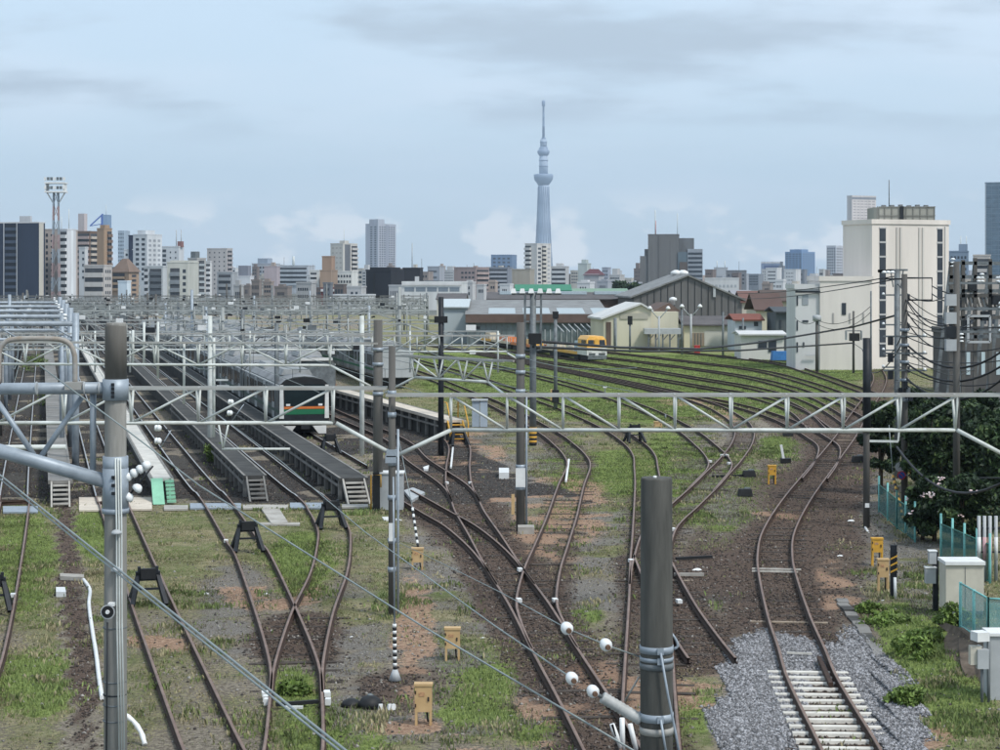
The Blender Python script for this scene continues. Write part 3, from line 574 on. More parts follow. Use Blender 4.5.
# the gantries receding into the yard: one lattice beam from end to end, a post every 17 m
NUMW = ['fourth', 'fifth', 'sixth', 'seventh', 'eighth', 'ninth', 'tenth', 'eleventh', 'twelfth', 'thirteenth', 'fourteenth', 'fifteenth', 'sixteenth', 'seventeenth', 'eighteenth', 'nineteenth', 'twentieth', 'twenty-first', 'twenty-second', 'twenty-third', 'twenty-fourth', 'twenty-fifth', 'twenty-sixth', 'twenty-seventh', 'twenty-eighth', 'twenty-ninth', 'thirtieth']
d = 111.0; k = 0; FP = [M['far_paint'], mat('weathered_paint_b', (0.27, 0.285, 0.28), 0.6, 0.2, 1.0), mat('weathered_paint_c', (0.17, 0.175, 0.17), 0.6, 0.2, 1.0)]
while d < 345 and k < len(NUMW):
    xs = [x75 + SL * (d - 75) for x75 in np.arange(-120, 160, 16.5)]
    xr = max(428, 515 - 3.0 * (d - 105)); xs = [x for x in xs if -40 < 500 + x * F / d < xr]
    root = thing('catenary_gantry', V(xs[0], d, 0), NUMW[k] + ' white gantry from the camera, receding over the left-hand sidings', 'gantry', 'catenary gantries')
    hh = 6.3 + random.uniform(-0.2, 0.35) - max(0, d - 200) / 1200; M['far_paint'] = FP[0] if d < 190 else FP[1] if d < 300 else FP[2]; xe = X_(xr, d)
    truss(root, V(xs[0] - 8, d, 0), V(xe, d + 1.0, 0), hh - 0.85, hh, max(4, int((xe - xs[0] + 8) / 2.6)), lambda f: int(f * 40) % 2 == 0, w=0.5, t=0.85 + d / 1400, joined=True)
    for x in xs: post(root, V(x, d + 0.5, 0), hh + random.choice((0.3, 0.5, 1.0, 2.0)), 0.15, 0.13, random.choice(('far_paint', 'galv', 'grey_pole', 'grey_steel')), 6)
    for x in np.arange(xs[0], xe, 8.2 if d < 200 else 16.4):
        q = random.uniform(-1, 1); MB().tube([V(x + q, d + 0.2, hh + 0.4), V(x + q, d + 0.2, 4.3)], 0.045 + d / 14000, 5).build('drop_post', M['far_paint'], root)
    for i_ in range(14):                      # switches, insulators and clutter hung along the beam
        x = random.uniform(xs[0], xe); mm = random.choice(('black', 'white', 'grey_steel', 'dark_steel')); q = random.uniform(0.12, 0.32)
        MB().box(V(x, d + random.uniform(-0.3, 0.4), hh + random.choice((0.25, 0.1, -0.95, -1.2))), (q * random.uniform(1, 2.2), q, q)).build('fitting', M[mm], root)
    d += random.choice((13, 15, 17)) * (1 + d / 1100); k += 1
# pipe-frame gantries over the leftmost tracks (pale blue-grey tubes)
for i, d in enumerate((88, 104, 121, 140, 163)):
    root = thing('pipe_gantry', V(X_(66, 104) - (d - 104) * 0.24, d, 0), ('nearest', 'second nearest', 'third nearest', 'fourth nearest', 'farthest')[i] + ' of the five pale pipe gantries at the left edge', 'gantry', 'pale pipe gantries at the left edge')
    xr = X_(65, 104) + SL * (d - 104) + 0.3; z = 7.25
    MB().tube([V(xr - 22, d, z), V(xr, d, z)], 0.13, 8).build('beam', M['galv'], root); MB().tube([V(xr - 22, d, z - 0.75), V(xr, d, z - 0.75)], 0.09, 8).build('lower_beam', M['galv'], root)
    MB().tube([V(xr, d, -0.2), V(xr, d, z + 0.5)], 0.17, 10).build('post', M['galv'], root)
    for j in range(8): MB().tube([V(xr - 2.6 * j, d, z - 0.75), V(xr - 2.6 * j - 1.3, d, z)], 0.045, 5).build('lacing', M['galv'], root)
    insul(root, V(xr - 0.5, d, z + 0.25), n=2)

# ---------------------------------------------------------------- near concrete pole with its pipe arms (left)
d = 29.7; c0 = V(X_(115.5, d), d, 0)
P1 = thing('concrete_pole', c0, 'tall pale concrete pole with steel bands at the left, nearest the camera', 'pole')
MB().tube([c0 + V(0, 0, -0.3), c0 + V(0, 0, 4), c0 + V(0, 0, 7.2), c0 + V(0.01, 0, 8.66), c0 + V(0.01, 0, 8.69)], [0.185, 0.18, 0.17, 0.165, 0.15], 20).build('shaft', M['concrete'], P1)
MB().tube([at(115.8, 379, d), at(115.8, 326, d), at(115.8, 323.4, d)], [0.174, 0.17, 0.155], 20).build('weathered_top', mat('weathered_concrete', (0.17, 0.16, 0.145), 0.9, 0.3, 4, col2=(0.1, 0.092, 0.08), streak=True, bump=0.3), P1)
for y0, y1, rr in ((379, 400, 0.205), (456, 473, 0.2), (468, 512, 0.205), (508, 513, 0.215)):
    MB().tube([at(115.5, y1, d), at(115.5, y0, d)], rr, 16).build('steel_band', M['galv'], P1)
for y in (627, 681, 694, 704, 720): MB().tube([at(115, y + 0.7, d), at(115, y - 0.7, d)], 0.19, 16).build('strap', M['dark_steel'] if y == 694 else M['grey_steel'], P1)
for y in (384, 388, 392, 396): MB().box(at(115.5, y, d) + V(0, -0.21, 0), (0.05, 0.03, 0.05)).build('bolt', M['dark_steel'], P1)
for y in (476, 484, 492): MB().box(at(116, y, d) + V(0, -0.215, 0), (0.05, 0.03, 0.05)).build('bolt', M['dark_steel'], P1)
for x in (119.5, 122, 124.5): MB().tube([at(x - 1.5, 457, d) + V(0, -0.2, 0), at(x, 530, d) + V(0, -0.22, 0), at(x + 0.5, 620, d) + V(0, -0.24, 0), at(x + 3, 752, d) + V(0, -0.24, 0)], 0.013, 6).build('down_lead', M['white_paint'], P1)
MB().tube([at(110, 620, d) + V(0, -0.2, 0), at(109, 752, d) + V(0, -0.2, 0)], 0.012, 6).build('earth_wire', M['dark_steel'], P1)
for y in (530, 567): MB().lathe(at(119.5, y, d) + V(0, -0.24, 0), [(0.02, -0.03), (0.085, -0.03), (0.085, 0.0), (0.05, 0.03), (0.02, 0.04)], 14).build('wire_guide', M['grey_box'], P1)
sp = thing('horn_speaker', at(113.5, 607, d) + V(0, -0.2, 0), 'small grey horn loudspeaker strapped to the concrete pole', 'loudspeaker')
MB().lathe(at(113.5, 607, d) + V(0, -0.2, 0), [(0.115, -0.24), (0.105, -0.235), (0.06, -0.12), (0.03, 0.0)], 18, 0, 'Y').build('horn', M['grey_box'], sp)
MB().lathe(at(113.5, 607, d) + V(0, -0.2, 0), [(0.095, -0.246), (0.09, -0.241)], 18, 0, 'Y').build('mouth', M['black'], sp); MB().lathe(at(113.5, 607, d) + V(0, -0.2, 0), [(0.03, -0.275), (0.035, -0.247)], 12, 0, 'Y').build('driver', M['white'], sp)
MB().box(at(115, 601.5, d) + V(0, -0.24, 0), (0.1, 0.12, 0.05)).build('bracket', M['white'], sp)
# pipe arms clamped to it
pa = thing('pipe_cantilever', at(104, 388, d), 'pale blue-grey pipe arm reaching left from the concrete pole', 'pipe arm')
MB().tube([at(108, 388, d), at(-80, 389.5, d + 0.4)], 0.095, 14).build('upper_pipe', M['galv'], pa); MB().tube([at(108, 482, d), at(0, 451, d + 0.2), at(-70, 431, d + 0.4)], 0.115, 14).build('lower_pipe', M['galv'], pa)
for a, b in (((-5, 398), (34, 455)), ((82, 397), (40, 458)), ((-60, 440), (-5, 400))): MB().tube([at(*a, d + 0.2), at(*b, d + 0.2)], 0.045, 8).build('lacing_pipe', M['galv'], pa)
MB().tube([at(93, 392, d + 0.1), at(93, 470, d + 0.1)], 0.05, 8).build('hanger_pipe', M['galv'], pa)
for x in (36, 84, 99): MB().tube([at(x, 388.1, d), at(x + 1.2, 388.1, d)], 0.102, 14).build('pipe_joint', M['grey_box'], pa)
for y, x0 in ((448, -70),): MB().tube([at(x0, y, d + 6), at(66, y - 1, d + 6)], 0.05, 8).build('wire_bar', M['white_paint'], pa)
ar = thing('pipe_arch', at(75, 384, d), 'rust-streaked bent pipe arch standing on the upper pipe arm', 'pipe arch')
pts = [at(75, 384, d), at(75, 362, d), at(74, 353, d), at(70.5, 345, d), at(64, 340.5, d), at(55, 339, d), at(35, 338.5, d), at(16, 339, d), at(7, 341, d), at(1, 347, d), at(-1, 356, d), at(-1.5, 384, d)]
MB().tube(catmull(pts, 0.08), 0.042, 10).build('bent_pipe', mat('rusty_pipe', (0.36, 0.36, 0.35), 0.7, 0.2, 5.0, col2=(0.27, 0.22, 0.17)), ar)
MB().box(at(74.5, 385.5, d), (0.26, 0.26, 0.12)).build('foot_clamp', M['rust_steel'], ar)
si = thing('strain_insulator', at(126, 489, d), 'upper string of white porcelain insulators on the concrete pole', 'insulator', 'insulator strings on the concrete pole')
dv = (at(149, 464, d) - at(128, 477, d)); insul(si, at(128.5, 476.5, d), dv, 4, 0.075, 0.115, 'disc'); MB().tube([at(126, 478, d), at(150, 463, d)], 0.015, 6).build('rod', M['dark_steel'], si)
si = thing('strain_insulator', at(126, 500, d), 'lower string of white porcelain insulators on the concrete pole', 'insulator', 'insulator strings on the concrete pole')
dv = (at(151, 472, d) - at(129, 495, d)); insul(si, at(129, 497, d), dv, 2, 0.085, 0.2, 'disc'); MB().tube([at(126, 499, d), at(153, 466, d)], 0.015, 6).build('rod', M['dark_steel'], si)
# white wire fittings hanging in mid air left of centre
for x0, y0, x1, y1, lab, dd in ((157, 428, 157, 441, 'pair of white insulators on a wire fitting behind the concrete pole', 60), (230, 402, 229, 413, 'pair of white insulators below the second gantry', 74)):
    si = thing('wire_insulator', at(x0, y0, dd), lab, 'insulator', 'insulator pairs on the overhead wires')
    for x, y in ((x0, y0), (x1, y1)): insul(si, at(x, y, dd), (1, -0.3, 0), 2, 0.11, 0.09, 'disc'); MB().tube([at(x, y, dd), at(x + 14, y + 2, dd)], 0.02, 6).build('rod', M['dark_steel'], si)
    MB().tube([at(x0 + 14, y0 + 2, dd), at(x1 + 3, y1 + 8, dd)], 0.018, 6).build('link', M['galv'], si)

# ---------------------------------------------------------------- near dark pole (right of centre)
d = 21.0; c0 = V(X_(656.5, d), d, 0)
P2 = thing('dark_concrete_pole', c0, 'thick dark concrete pole with pale steel bands at the bottom centre', 'pole')
MB().tube([c0 + V(0, 0, -0.3), c0 + V(0, 0, 5), c0 + V(0, 0, 7.14), c0 + V(0, 0, 7.16)], [0.19, 0.183, 0.176, 0.168], 24).build('shaft', M['dark_concrete'], P2)
for y0, y1, m_ in ((645, 652, 'galv'), (656, 660, 'galv'), (662, 668, 'grey_steel'), (712, 720, 'galv'), (726, 733, 'rust_steel')): MB().tube([at(656.5, y1, d), at(656.5, y0, d)], 0.192, 20).build('steel_band', M[m_], P2)
for y in (648, 658, 716): MB().box(at(659, y, d) + V(0, -0.2, 0), (0.07, 0.05, 0.07)).build('band_clamp', M['galv'], P2)
MB().tube([at(659, 649, d) + V(0, -0.23, 0), at(666, 690, d) + V(0, -0.25, 0), at(674, 730, d) + V(0, -0.27, 0), at(678, 752, d) + V(0, -0.27, 0)], 0.014, 8).build('down_lead', M['galv'], P2)
MB().tube([at(659, 715, d) + V(0, -0.23, 0), at(665, 752, d) + V(0, -0.25, 0)], 0.014, 8).build('down_lead', M['galv'], P2)
MB().tube(catmull([at(672, 634, d), at(676, 640, d), at(678, 646, d), at(674, 649, d)], 0.03), 0.016, 8).build('hook', M['galv'], P2)
MB().tube([at(639, 677, d), at(625, 701, d + 0.2)], 0.012, 6).build('stay_rod', M['rust_steel'], P2)
MB().lathe(c0 + V(-0.02, -0.02, 7.15), [(0.02, 0), (0.02, 0.03)], 8).build('cap_bolt', M['white'], P2)
ia = thing('insulator_arm', at(641, 722, d), 'long pale ribbed insulator arm on the dark near pole', 'insulator arm')
a, b = at(602, 697, d), at(641, 720, d); n_ = 22; MB().tube([a.lerp(b, i / n_) for i in range(n_ + 1)], [0.062 + 0.008 * (i % 2) for i in range(n_ + 1)], 14).build('ribbed_body', mat('ribbed_grey', (0.46, 0.47, 0.46), 0.5, 0.2, 6), ia)
MB().tube([at(590, 690, d), a], 0.02, 8).build('end_rod', M['grey_steel'], ia)
for x, y, lab in ((567, 628.5, 'left white insulator on the upper wire to the dark near pole'), (606, 645, 'right white insulator on the upper wire to the dark near pole'), (572, 678.5, 'left white insulator on the lower wire to the dark near pole'), (593, 691.5, 'white insulator at the tip of the ribbed arm')):
    si = thing('ball_insulator', at(x, y, d), lab, 'insulator', 'white ball insulators by the dark near pole')
    ax = V(0.28, -0.92, -0.2).normalized(); c_ = at(x, y, d)
    MB().tube([c_ + ax * t_ for t_ in (-0.09, -0.075, -0.03, 0.02, 0.055, 0.06)], [0.02, 0.052, 0.068, 0.07, 0.052, 0.026], 16).build('bell', M['porcelain'], si)
    MB().tube([c_ + ax * 0.055, c_ + ax * 0.09], [0.032, 0.028], 10).build('pin', mat('rust_pin', (0.2, 0.12, 0.08), 0.8), si)
wb = thing('white_fitting', g(622, 760), 'white painted bracket standing below the ribbed insulator arm', 'bracket')
q = g(622, 757)
for x0, y0, x1, y1 in ((612, 724, 622, 750), (622, 718, 623, 752), (630, 724, 636, 750), (612, 724, 615, 736)): MB().tube([at(x0, y0, q.y), at(x1, y1, q.y)], 0.05, 6).build('arm', M['white'], wb)

# ---------------------------------------------------------------- free wires (straight spans in the yard's air)
def wire(lab, pts, r=0.012, m='wire', sag=0.0, name='overhead_wire', group='loose overhead wires'):
    P = [at(*p) for p in pts]
    if sag:
        Q = []
        for i in range(len(P) - 1):
            for j in range(12): t = j / 12; q = P[i].lerp(P[i + 1], t); q.z -= sag * 4 * t * (1 - t); Q.append(q)
        P = Q + [P[-1]]
    o = MB().tube(P, r, 6).build(name, M[m], None, P[0]); return tag(o, lab, 'wire', group)
wire('thick pale wire crossing in front of the concrete pole to the bottom edge, outer strand', ((-120, 379, 32), (0, 475, 28), (345, 750, 16), (420, 810, 13.5)), 0.014)
wire('thick pale wire crossing in front of the concrete pole to the bottom edge, inner strand', ((-120, 383, 32), (0, 479, 28), (341, 752, 16), (416, 812, 13.5)), 0.012)
wire('long pale wire from the rusty pipe arch down past the dark near pole', ((40, 366, 29.5), (120, 425, 29.2), (200, 486, 28), (422, 626, 24), (636, 752, 20.5)), 0.012)
wire('pale wire running from the second gantry to the lower insulator by the dark near pole', ((128, 348, 100), (175, 383, 76), (282, 462, 50), (365, 532, 37), (495, 626, 26), (570, 677, 21)), 0.011)
wire('thin pale wire from the central gantry post through two white insulators', ((396, 541, 50), (425, 555, 44), (500, 592, 30), (566, 628, 21), (606, 645, 21), (640, 657, 21)), 0.008)
for i, x75 in enumerate((-24.0, -19.6, -15.5, -11.3, -7.1, -2.95, 1.7, 5.8)):
    root = thing('catenary_wire', fam(x75, 76), ('first', 'second', 'third', 'fourth', 'fifth', 'sixth', 'seventh', 'eighth')[i] + ' from the left of the catenary wires strung over the sidings', 'wire', 'catenary wires over the sidings')
    MB().tube([fam(x75, 76) + V(0, 0, 4.75), fam(x75, 250) + V(0, 0, 4.75), fam(x75, 450) + V(0, 0, 4.75)], 0.016, 5).build('contact_wire', M['wire'], root)
    pts = []; 
    for j in range(0, 96): s_ = j / 6; dd = 76 + s_ * 23.5; pts.append(fam(x75, dd) + V(0, 0, 5.75 - 0.5 * math.sin(math.pi * (s_ % 1.0))))
    MB().tube(pts, 0.016, 5).build('messenger_wire', M['wire'], root)
    for j in range(1, 48, 2): s_ = j / 3.0 + 0.01; dd = 76 + s_ * 23.5; MB().tube([fam(x75, dd) + V(0, 0, 4.75), fam(x75, dd) + V(0, 0, 5.75 - 0.5 * math.sin(math.pi * (s_ % 1.0)))], 0.012, 4).build('dropper', M['cable'], root)

# ---------------------------------------------------------------- buffer stops
def buffer_stop(x, y, lab, rz=0.0):
    b = g(x, y); root = thing('buffer_stop', b, lab, 'buffer stop', 'black buffer stops', rz); root.location = b
    bk = M['dark_steel']; root.scale = (0.84, 0.84, 0.86)
    MB().box((0, 0.05, 1.0), (0.82, 0.22, 0.3)).build('buffer_beam', bk, root); MB().box((0, -0.12, 1.1), (0.5, 0.18, 0.34)).build('buffer_block', M['black'], root)
    for s_ in (-1, 1):
        MB().bar((s_ * 0.33, 0.0, 1.0), (s_ * 0.56, -0.75, 0.15), 0.14).build('front_leg', bk, root); MB().bar((s_ * 0.33, 0.05, 1.0), (s_ * 0.56, 0.65, 0.15), 0.13).build('rear_leg', bk, root)
        MB().bar((s_ * 0.36, 0.02, 1.1), (s_ * 0.5, 0.05, 0.15), 0.1).build('upright', bk, root); MB().box((s_ * 0.3, -0.05, 1.22), (0.1, 0.12, 0.22)).build('stud', bk, root)
    MB().bar((-0.42, -0.3, 0.62), (0.42, -0.3, 0.62), 0.07).build('tie_bar', bk, root)
    return root
ang = math.atan(-SL)
for x, y, lab in ((148, 606, 'black buffer stop right of the concrete pole'), (247.5, 553, 'black buffer stop in the grass left of the near turnout'), (331, 530, 'black buffer stop beside the long metal crossing board'), (330, 455, 'black buffer stop in front of the striped train'),
                  (459, 447, 'black buffer stop under the knee brace in mid picture'), (634.5, 444, 'black buffer stop on green ground beyond the dark near pole'), (-7, 613, 'black buffer stop cut off by the left edge')):
    buffer_stop(x, y, lab, ang if x < 400 else 0.2)

# ---------------------------------------------------------------- trains
silver = mat('train_steel', (0.42, 0.44, 0.45), 0.4, 0.12, 1.0, 0.45); roof_m = mat('train_roof', (0.3, 0.31, 0.32), 0.75, 0.2, 0.7, col2=(0.17, 0.175, 0.18))
tglass = mat('train_glass', (0.012, 0.017, 0.022), 0.12, 0.2, 1.0, spec=0.6); tgreen = mat('train_green', (0.018, 0.15, 0.07), 0.4, 0.1, 2.0); torange = mat('train_orange', (0.6, 0.17, 0.04), 0.4, 0.1, 2.0)
tyellow = mat('train_yellow', (0.78, 0.42, 0.08), 0.4, 0.1, 2.0); twhite = mat('train_white', (0.68, 0.68, 0.66), 0.4, 0.1, 2.0); tdark = mat('train_dark_side', (0.075, 0.085, 0.085), 0.45, 0.15, 2.0)
under_m = mat('underframe', (0.035, 0.035, 0.037), 0.8, 0.2, 2.0)
CP = [(-1.36, 0.95), (-1.475, 1.15), (-1.475, 2.75), (-1.38, 3.15), (-1.1, 3.42), (-0.6, 3.57), (0, 3.62), (0.6, 3.57), (1.1, 3.42), (1.38, 3.15), (1.475, 2.75), (1.475, 1.15), (1.36, 0.95)]
def car_mesh(Ln):
    n = len(CP); v = [(x, y, z) for y in (0, Ln) for x, z in CP]
    f = [tuple(range(n))[::-1], tuple(range(n, 2 * n))] + [(i, n + i, n + (i + 1) % n, (i + 1) % n) for i in range(n)]
    mb = MB(); mb.add(v, f[:2]); mb.add([], []);
    for i, q in enumerate(f[2:]): mb.f.append(q); mb.m.append(1 if 3 <= i <= 8 else 0); mb.sm.append(False)
    return mb
def make_train(lab, base, rz, ncars, body, stripe, style, gap=0.6, Ln=19.4):
    root = thing('train', base, lab, 'train', None, rz); root.location = base
    me_body = car_mesh(Ln).mesh('car_body', [body, roof_m])
    me_under = MB().bb(-1.15, 1.15, 0.6, Ln - 0.6, 0.42, 0.94).mesh('underframe', under_m)
    me_bogie = MB().bb(-1.05, 1.05, -1.4, 1.4, 0.2, 0.6).mesh('bogie', under_m)
    me_door = MB().bb(-0.02, 0.02, -0.66, 0.66, -0.95, 0.95).mesh('door', silver if style == 'city' else body); me_pane = MB().bb(-0.014, 0.014, -0.48, 0.48, -0.02, 0.75).mesh('door_pane', tglass)
    me_win = MB().bb(-0.02, 0.02, -1.15, 1.15, -0.47, 0.47).mesh('window', tglass)
    me_stripe = MB().bb(-0.012, 0.012, 0.05, Ln - 0.05, -0.09, 0.09).mesh('stripe', stripe); me_ac = MB().box((0, 0, 0.12), (1.9, 3.6, 0.34), top=(0.8, 0.94)).mesh('roof_unit', mat('roof_unit', (0.3, 0.31, 0.31), 0.6, 0.12, 1.5))
    me_line = MB().bb(-0.05, 0.05, 0.1, Ln - 0.1, -0.03, 0.05).mesh('gutter', mat('gutter_white', (0.5, 0.52, 0.52), 0.5, 0.1))
    for c_ in range(ncars):
        y0 = c_ * (Ln + gap); car = link('car', me_body, root, (0, y0, 0)); link('underframe', me_under, car)
        for yb in (2.9, Ln - 2.9): link('bogie', me_bogie, car, (0, yb, 0))
        for s_ in (-1, 1):
            for yd in (2.6, 7.3, 12.1, 16.8) if style == 'city' else (3.2, 16.2):
                q = link('door', me_door, car, (s_ * 1.478, yd, 2.02)); link('door_pane', me_pane, car, (s_ * 1.496, yd, 2.02))
            for yw in (4.95, 9.7, 14.45) if style == 'city' else (5.6, 8.2, 10.8, 13.4): link('window', me_win, car, (s_ * 1.478, yw, 2.32))
            link('stripe', me_stripe, car, (s_ * 1.487, 0, 1.55)); link('gutter', me_line, car, (s_ * 1.43, 0, 3.03))
        for yr in (5.0, 14.4): link('roof_unit', me_ac, car, (0, yr, 3.58))
        if c_ < ncars - 1: q = MB().bb(-1.1, 1.1, -0.02, gap + 0.02, 1.1, 3.2); q.v = [(x, y + y0 + Ln, z) for x, y, z in q.v]; q.build('gangway', under_m, root)
        if c_ in (1, 4):                       # pantograph
            q = MB()
            for a, b in (((-0.5, 8.2, 3.9), (-0.25, 9.6, 4.5)), ((0.5, 8.2, 3.9), (0.25, 9.6, 4.5)), ((-0.25, 9.6, 4.5), (-0.6, 8.6, 5.0)), ((0.25, 9.6, 4.5), (0.6, 8.6, 5.0)), ((-0.9, 8.6, 5.0), (0.9, 8.6, 5.0)), ((-0.6, 8.0, 3.9), (0.6, 8.0, 3.9))): q.tube([a, b], 0.035, 5)
            q.v = [(x, y + y0, z) for x, y, z in q.v]; q.build('pantograph', M['dark_steel'], root)
    return root
T1 = make_train('silver commuter train with green and orange stripes facing the camera', fam(-2.95, 110.0), ang, 8, tdark, mat('side_stripe', (0.03, 0.075, 0.055), 0.5), 'city')
MB().prism([(-1.47, -0.05, 1.0), (-1.47, -0.05, 3.1), (-1.1, -0.05, 3.42), (0, -0.05, 3.58), (1.1, -0.05, 3.42), (1.47, -0.05, 3.1), (1.47, -0.05, 1.0)], (0, 0.04, 0)).build('cab_face', M['black'], T1)
MB().prism([(-1.12, -0.08, 1.85), (-1.16, -0.08, 3.15), (1.16, -0.08, 3.15), (1.12, -0.08, 1.85)], (0, 0.02, 0)).build('windscreen', mat('windscreen', (0.012, 0.022, 0.026), 0.18, 0.2, 1.0, spec=0.3), T1)
for s_ in (-1, 1):
    MB().prism([(s_ * 1.2, -0.14, 1.15), (s_ * 1.46, -0.1, 1.15), (s_ * 1.44, -0.1, 3.12), (s_ * 1.24, -0.14, 3.12)], (0, 0.1, 0)).build('cab_pillar', twhite, T1)
    MB().box((s_ * 0.95, -0.1, 1.95), (0.24, 0.03, 0.12)).build('headlight', M['white'], T1)
MB().box((0, -0.1, 1.78), (2.4, 0.04, 0.14)).build('orange_stripe', torange, T1); MB().box((0, -0.1, 1.54), (2.4, 0.04, 0.3)).build('green_stripe', tgreen, T1); MB().box((0, -0.1, 1.18), (2.5, 0.04, 0.38)).build('grey_apron', M['dark_steel'], T1)
MB().prism([(-1.3, -0.1, 0.25), (-1.3, -0.1, 0.7), (-0.5, -0.1, 0.7), (-0.85, -0.1, 0.25)], (0, 0.3, 0)).build('skirt', twhite, T1); MB().prism([(1.3, -0.1, 0.25), (1.3, -0.1, 0.7), (0.5, -0.1, 0.7), (0.85, -0.1, 0.25)], (0, 0.3, 0)).build('skirt', twhite, T1)
MB().box((0, -0.3, 0.75), (0.5, 0.7, 0.4)).build('coupler', M['black'], T1)
T2 = make_train('silver train with pale roof standing right of the striped train', fam(1.7, 137), ang, 8, mat('train_steel_dark', (0.15, 0.155, 0.15), 0.45, 0.12, 1.0, 0.3), torange, 'city')
MB().prism([(-1.4, -0.04, 1.0), (-1.4, -0.04, 3.1), (0, -0.04, 3.5), (1.4, -0.04, 3.1), (1.4, -0.04, 1.0)], (0, 0.03, 0)).build('cab_face', M['grey_steel'], T2); MB().box((0, -0.06, 3.45), (2.4, 0.3, 0.2)).build('roof_edge', twhite, T2)
T3 = make_train('third train in line, half hidden behind the grey gantry post', fam(6.0, 176), ang, 5, mat('train_dark_teal', (0.26, 0.28, 0.285), 0.45, 0.12, 1.0, 0.2), tgreen, 'city')
MB().prism([(-1.4, -0.04, 1.0), (-1.4, -0.04, 3.1), (0, -0.04, 3.5), (1.4, -0.04, 3.1), (1.4, -0.04, 1.0)], (0, 0.03, 0)).build('cab_face', M['grey_steel'], T3)
T5 = make_train('short dark train end standing right of the third train', fam(11.6, 158), ang, 3, mat('train_dark_grey', (0.25, 0.27, 0.28), 0.45, 0.12, 1.0, 0.2), tgreen, 'city')
MB().prism([(-1.4, -0.04, 1.0), (-1.4, -0.04, 3.1), (0, -0.04, 3.5), (1.4, -0.04, 3.1), (1.4, -0.04, 1.0)], (0, 0.03, 0)).build('cab_face', M['grey_box'], T5)
a, b = g(597, 362.5), g(500, 347); az = math.atan2(-(b.x - a.x), b.y - a.y)
T4 = thing('maintenance_train', a, 'yellow-cabbed maintenance train with low flat wagons before the sheds', 'train', None, az); T4.location = a; T4.scale = (0.82, 0.82, 0.82)
creamc = mat('train_cream', (0.6, 0.52, 0.4), 0.5, 0.15, 0.8); paleb = mat('machine_blue', (0.45, 0.55, 0.6), 0.5, 0.2, 1.0)
def wagon(y0, Ln, load):
    MB().bb(-1.3, 1.3, y0, y0 + Ln, 0.85, 1.1).build('wagon_deck', tdark, T4); MB().bb(-1.0, 1.0, y0 + 0.6, y0 + Ln - 0.6, 0.4, 0.84).build('underframe', under_m, T4)
    for yb in (1.6, Ln - 1.6): MB().bb(-1.05, 1.05, y0 + yb - 1.1, y0 + yb + 1.1, 0.12, 0.5).build('bogie', under_m, T4)
    for sx in (-1, 1):
        MB().bb(sx * 1.31 - 0.04, sx * 1.31 + 0.04, y0 + 0.1, y0 + Ln - 0.1, 0.9, 1.3).build('side_board', load, T4)
        for j in range(6): yy = y0 + 0.5 + j * (Ln - 1) / 5; MB().bb(sx * 1.28 - 0.04, sx * 1.28 + 0.04, yy - 0.05, yy + 0.05, 1.3, 1.95).build('stanchion', M['grey_box'], T4)
for j, ld in enumerate((tyellow, creamc, torange, creamc, tyellow, torange, creamc)): wagon(5.2 + j * 13.6, 13.0, ld)
for y0, y1, h_, m_ in ((5.6, 8.4, 2.7, paleb), (9.2, 12.5, 1.9, creamc), (19.5, 24, 1.8, creamc), (33, 37, 2.0, tyellow), (38.5, 42, 1.7, M['grey_box']), (50, 57, 1.9, torange), (62, 66, 2.2, creamc), (75, 82, 1.8, torange)): MB().box((0, (y0 + y1) / 2, (1.12 + h_) / 2), (2.0, y1 - y0, h_ - 1.12), 0, top=(0.85, 0.95)).build('machine', m_, T4)
MB().bb(-1.4, 1.4, 0, 5.0, 0.95, 2.0).build('cab_lower', twhite, T4)
MB().prism([(-1.4, 0.12, 2.02), (-1.35, 0.3, 3.1), (-0.95, 0.45, 3.55), (0.95, 0.45, 3.55), (1.35, 0.3, 3.1), (1.4, 0.12, 2.02)], (0, 4.6, 0)).build('cab_upper', tyellow, T4)
for s_ in (-1, 1): MB().prism([(s_ * 0.42, 0.13, 2.3), (s_ * 1.2, 0.13, 2.3), (s_ * 1.15, 0.27, 3.05), (s_ * 0.42, 0.27, 3.05)], (0, -0.05, 0)).build('cab_window', tglass, T4); MB().box((s_ * 0.95, -0.04, 1.6), (0.4, 0.06, 0.3)).build('headlight', M['white'], T4); MB().bb(s_ * 1.42 - 0.02, s_ * 1.42 + 0.02, 0.8, 2.8, 2.2, 3.0).build('side_window', tglass, T4); MB().box((s_ * 0.7, -0.04, 1.15), (0.9, 0.06, 0.22)).build('bumper_stripe', tdark, T4)
MB().box((0, 0.16, 2.65), (0.55, 0.12, 1.0)).build('cab_door', tyellow, T4); MB().box((0, -0.09, 0.7), (2.6, 0.3, 0.5)).build('skirt', M['grey_steel'], T4); MB().bb(-1.1, 1.1, 0.5, 4.6, 0.3, 0.94).build('underframe', under_m, T4)

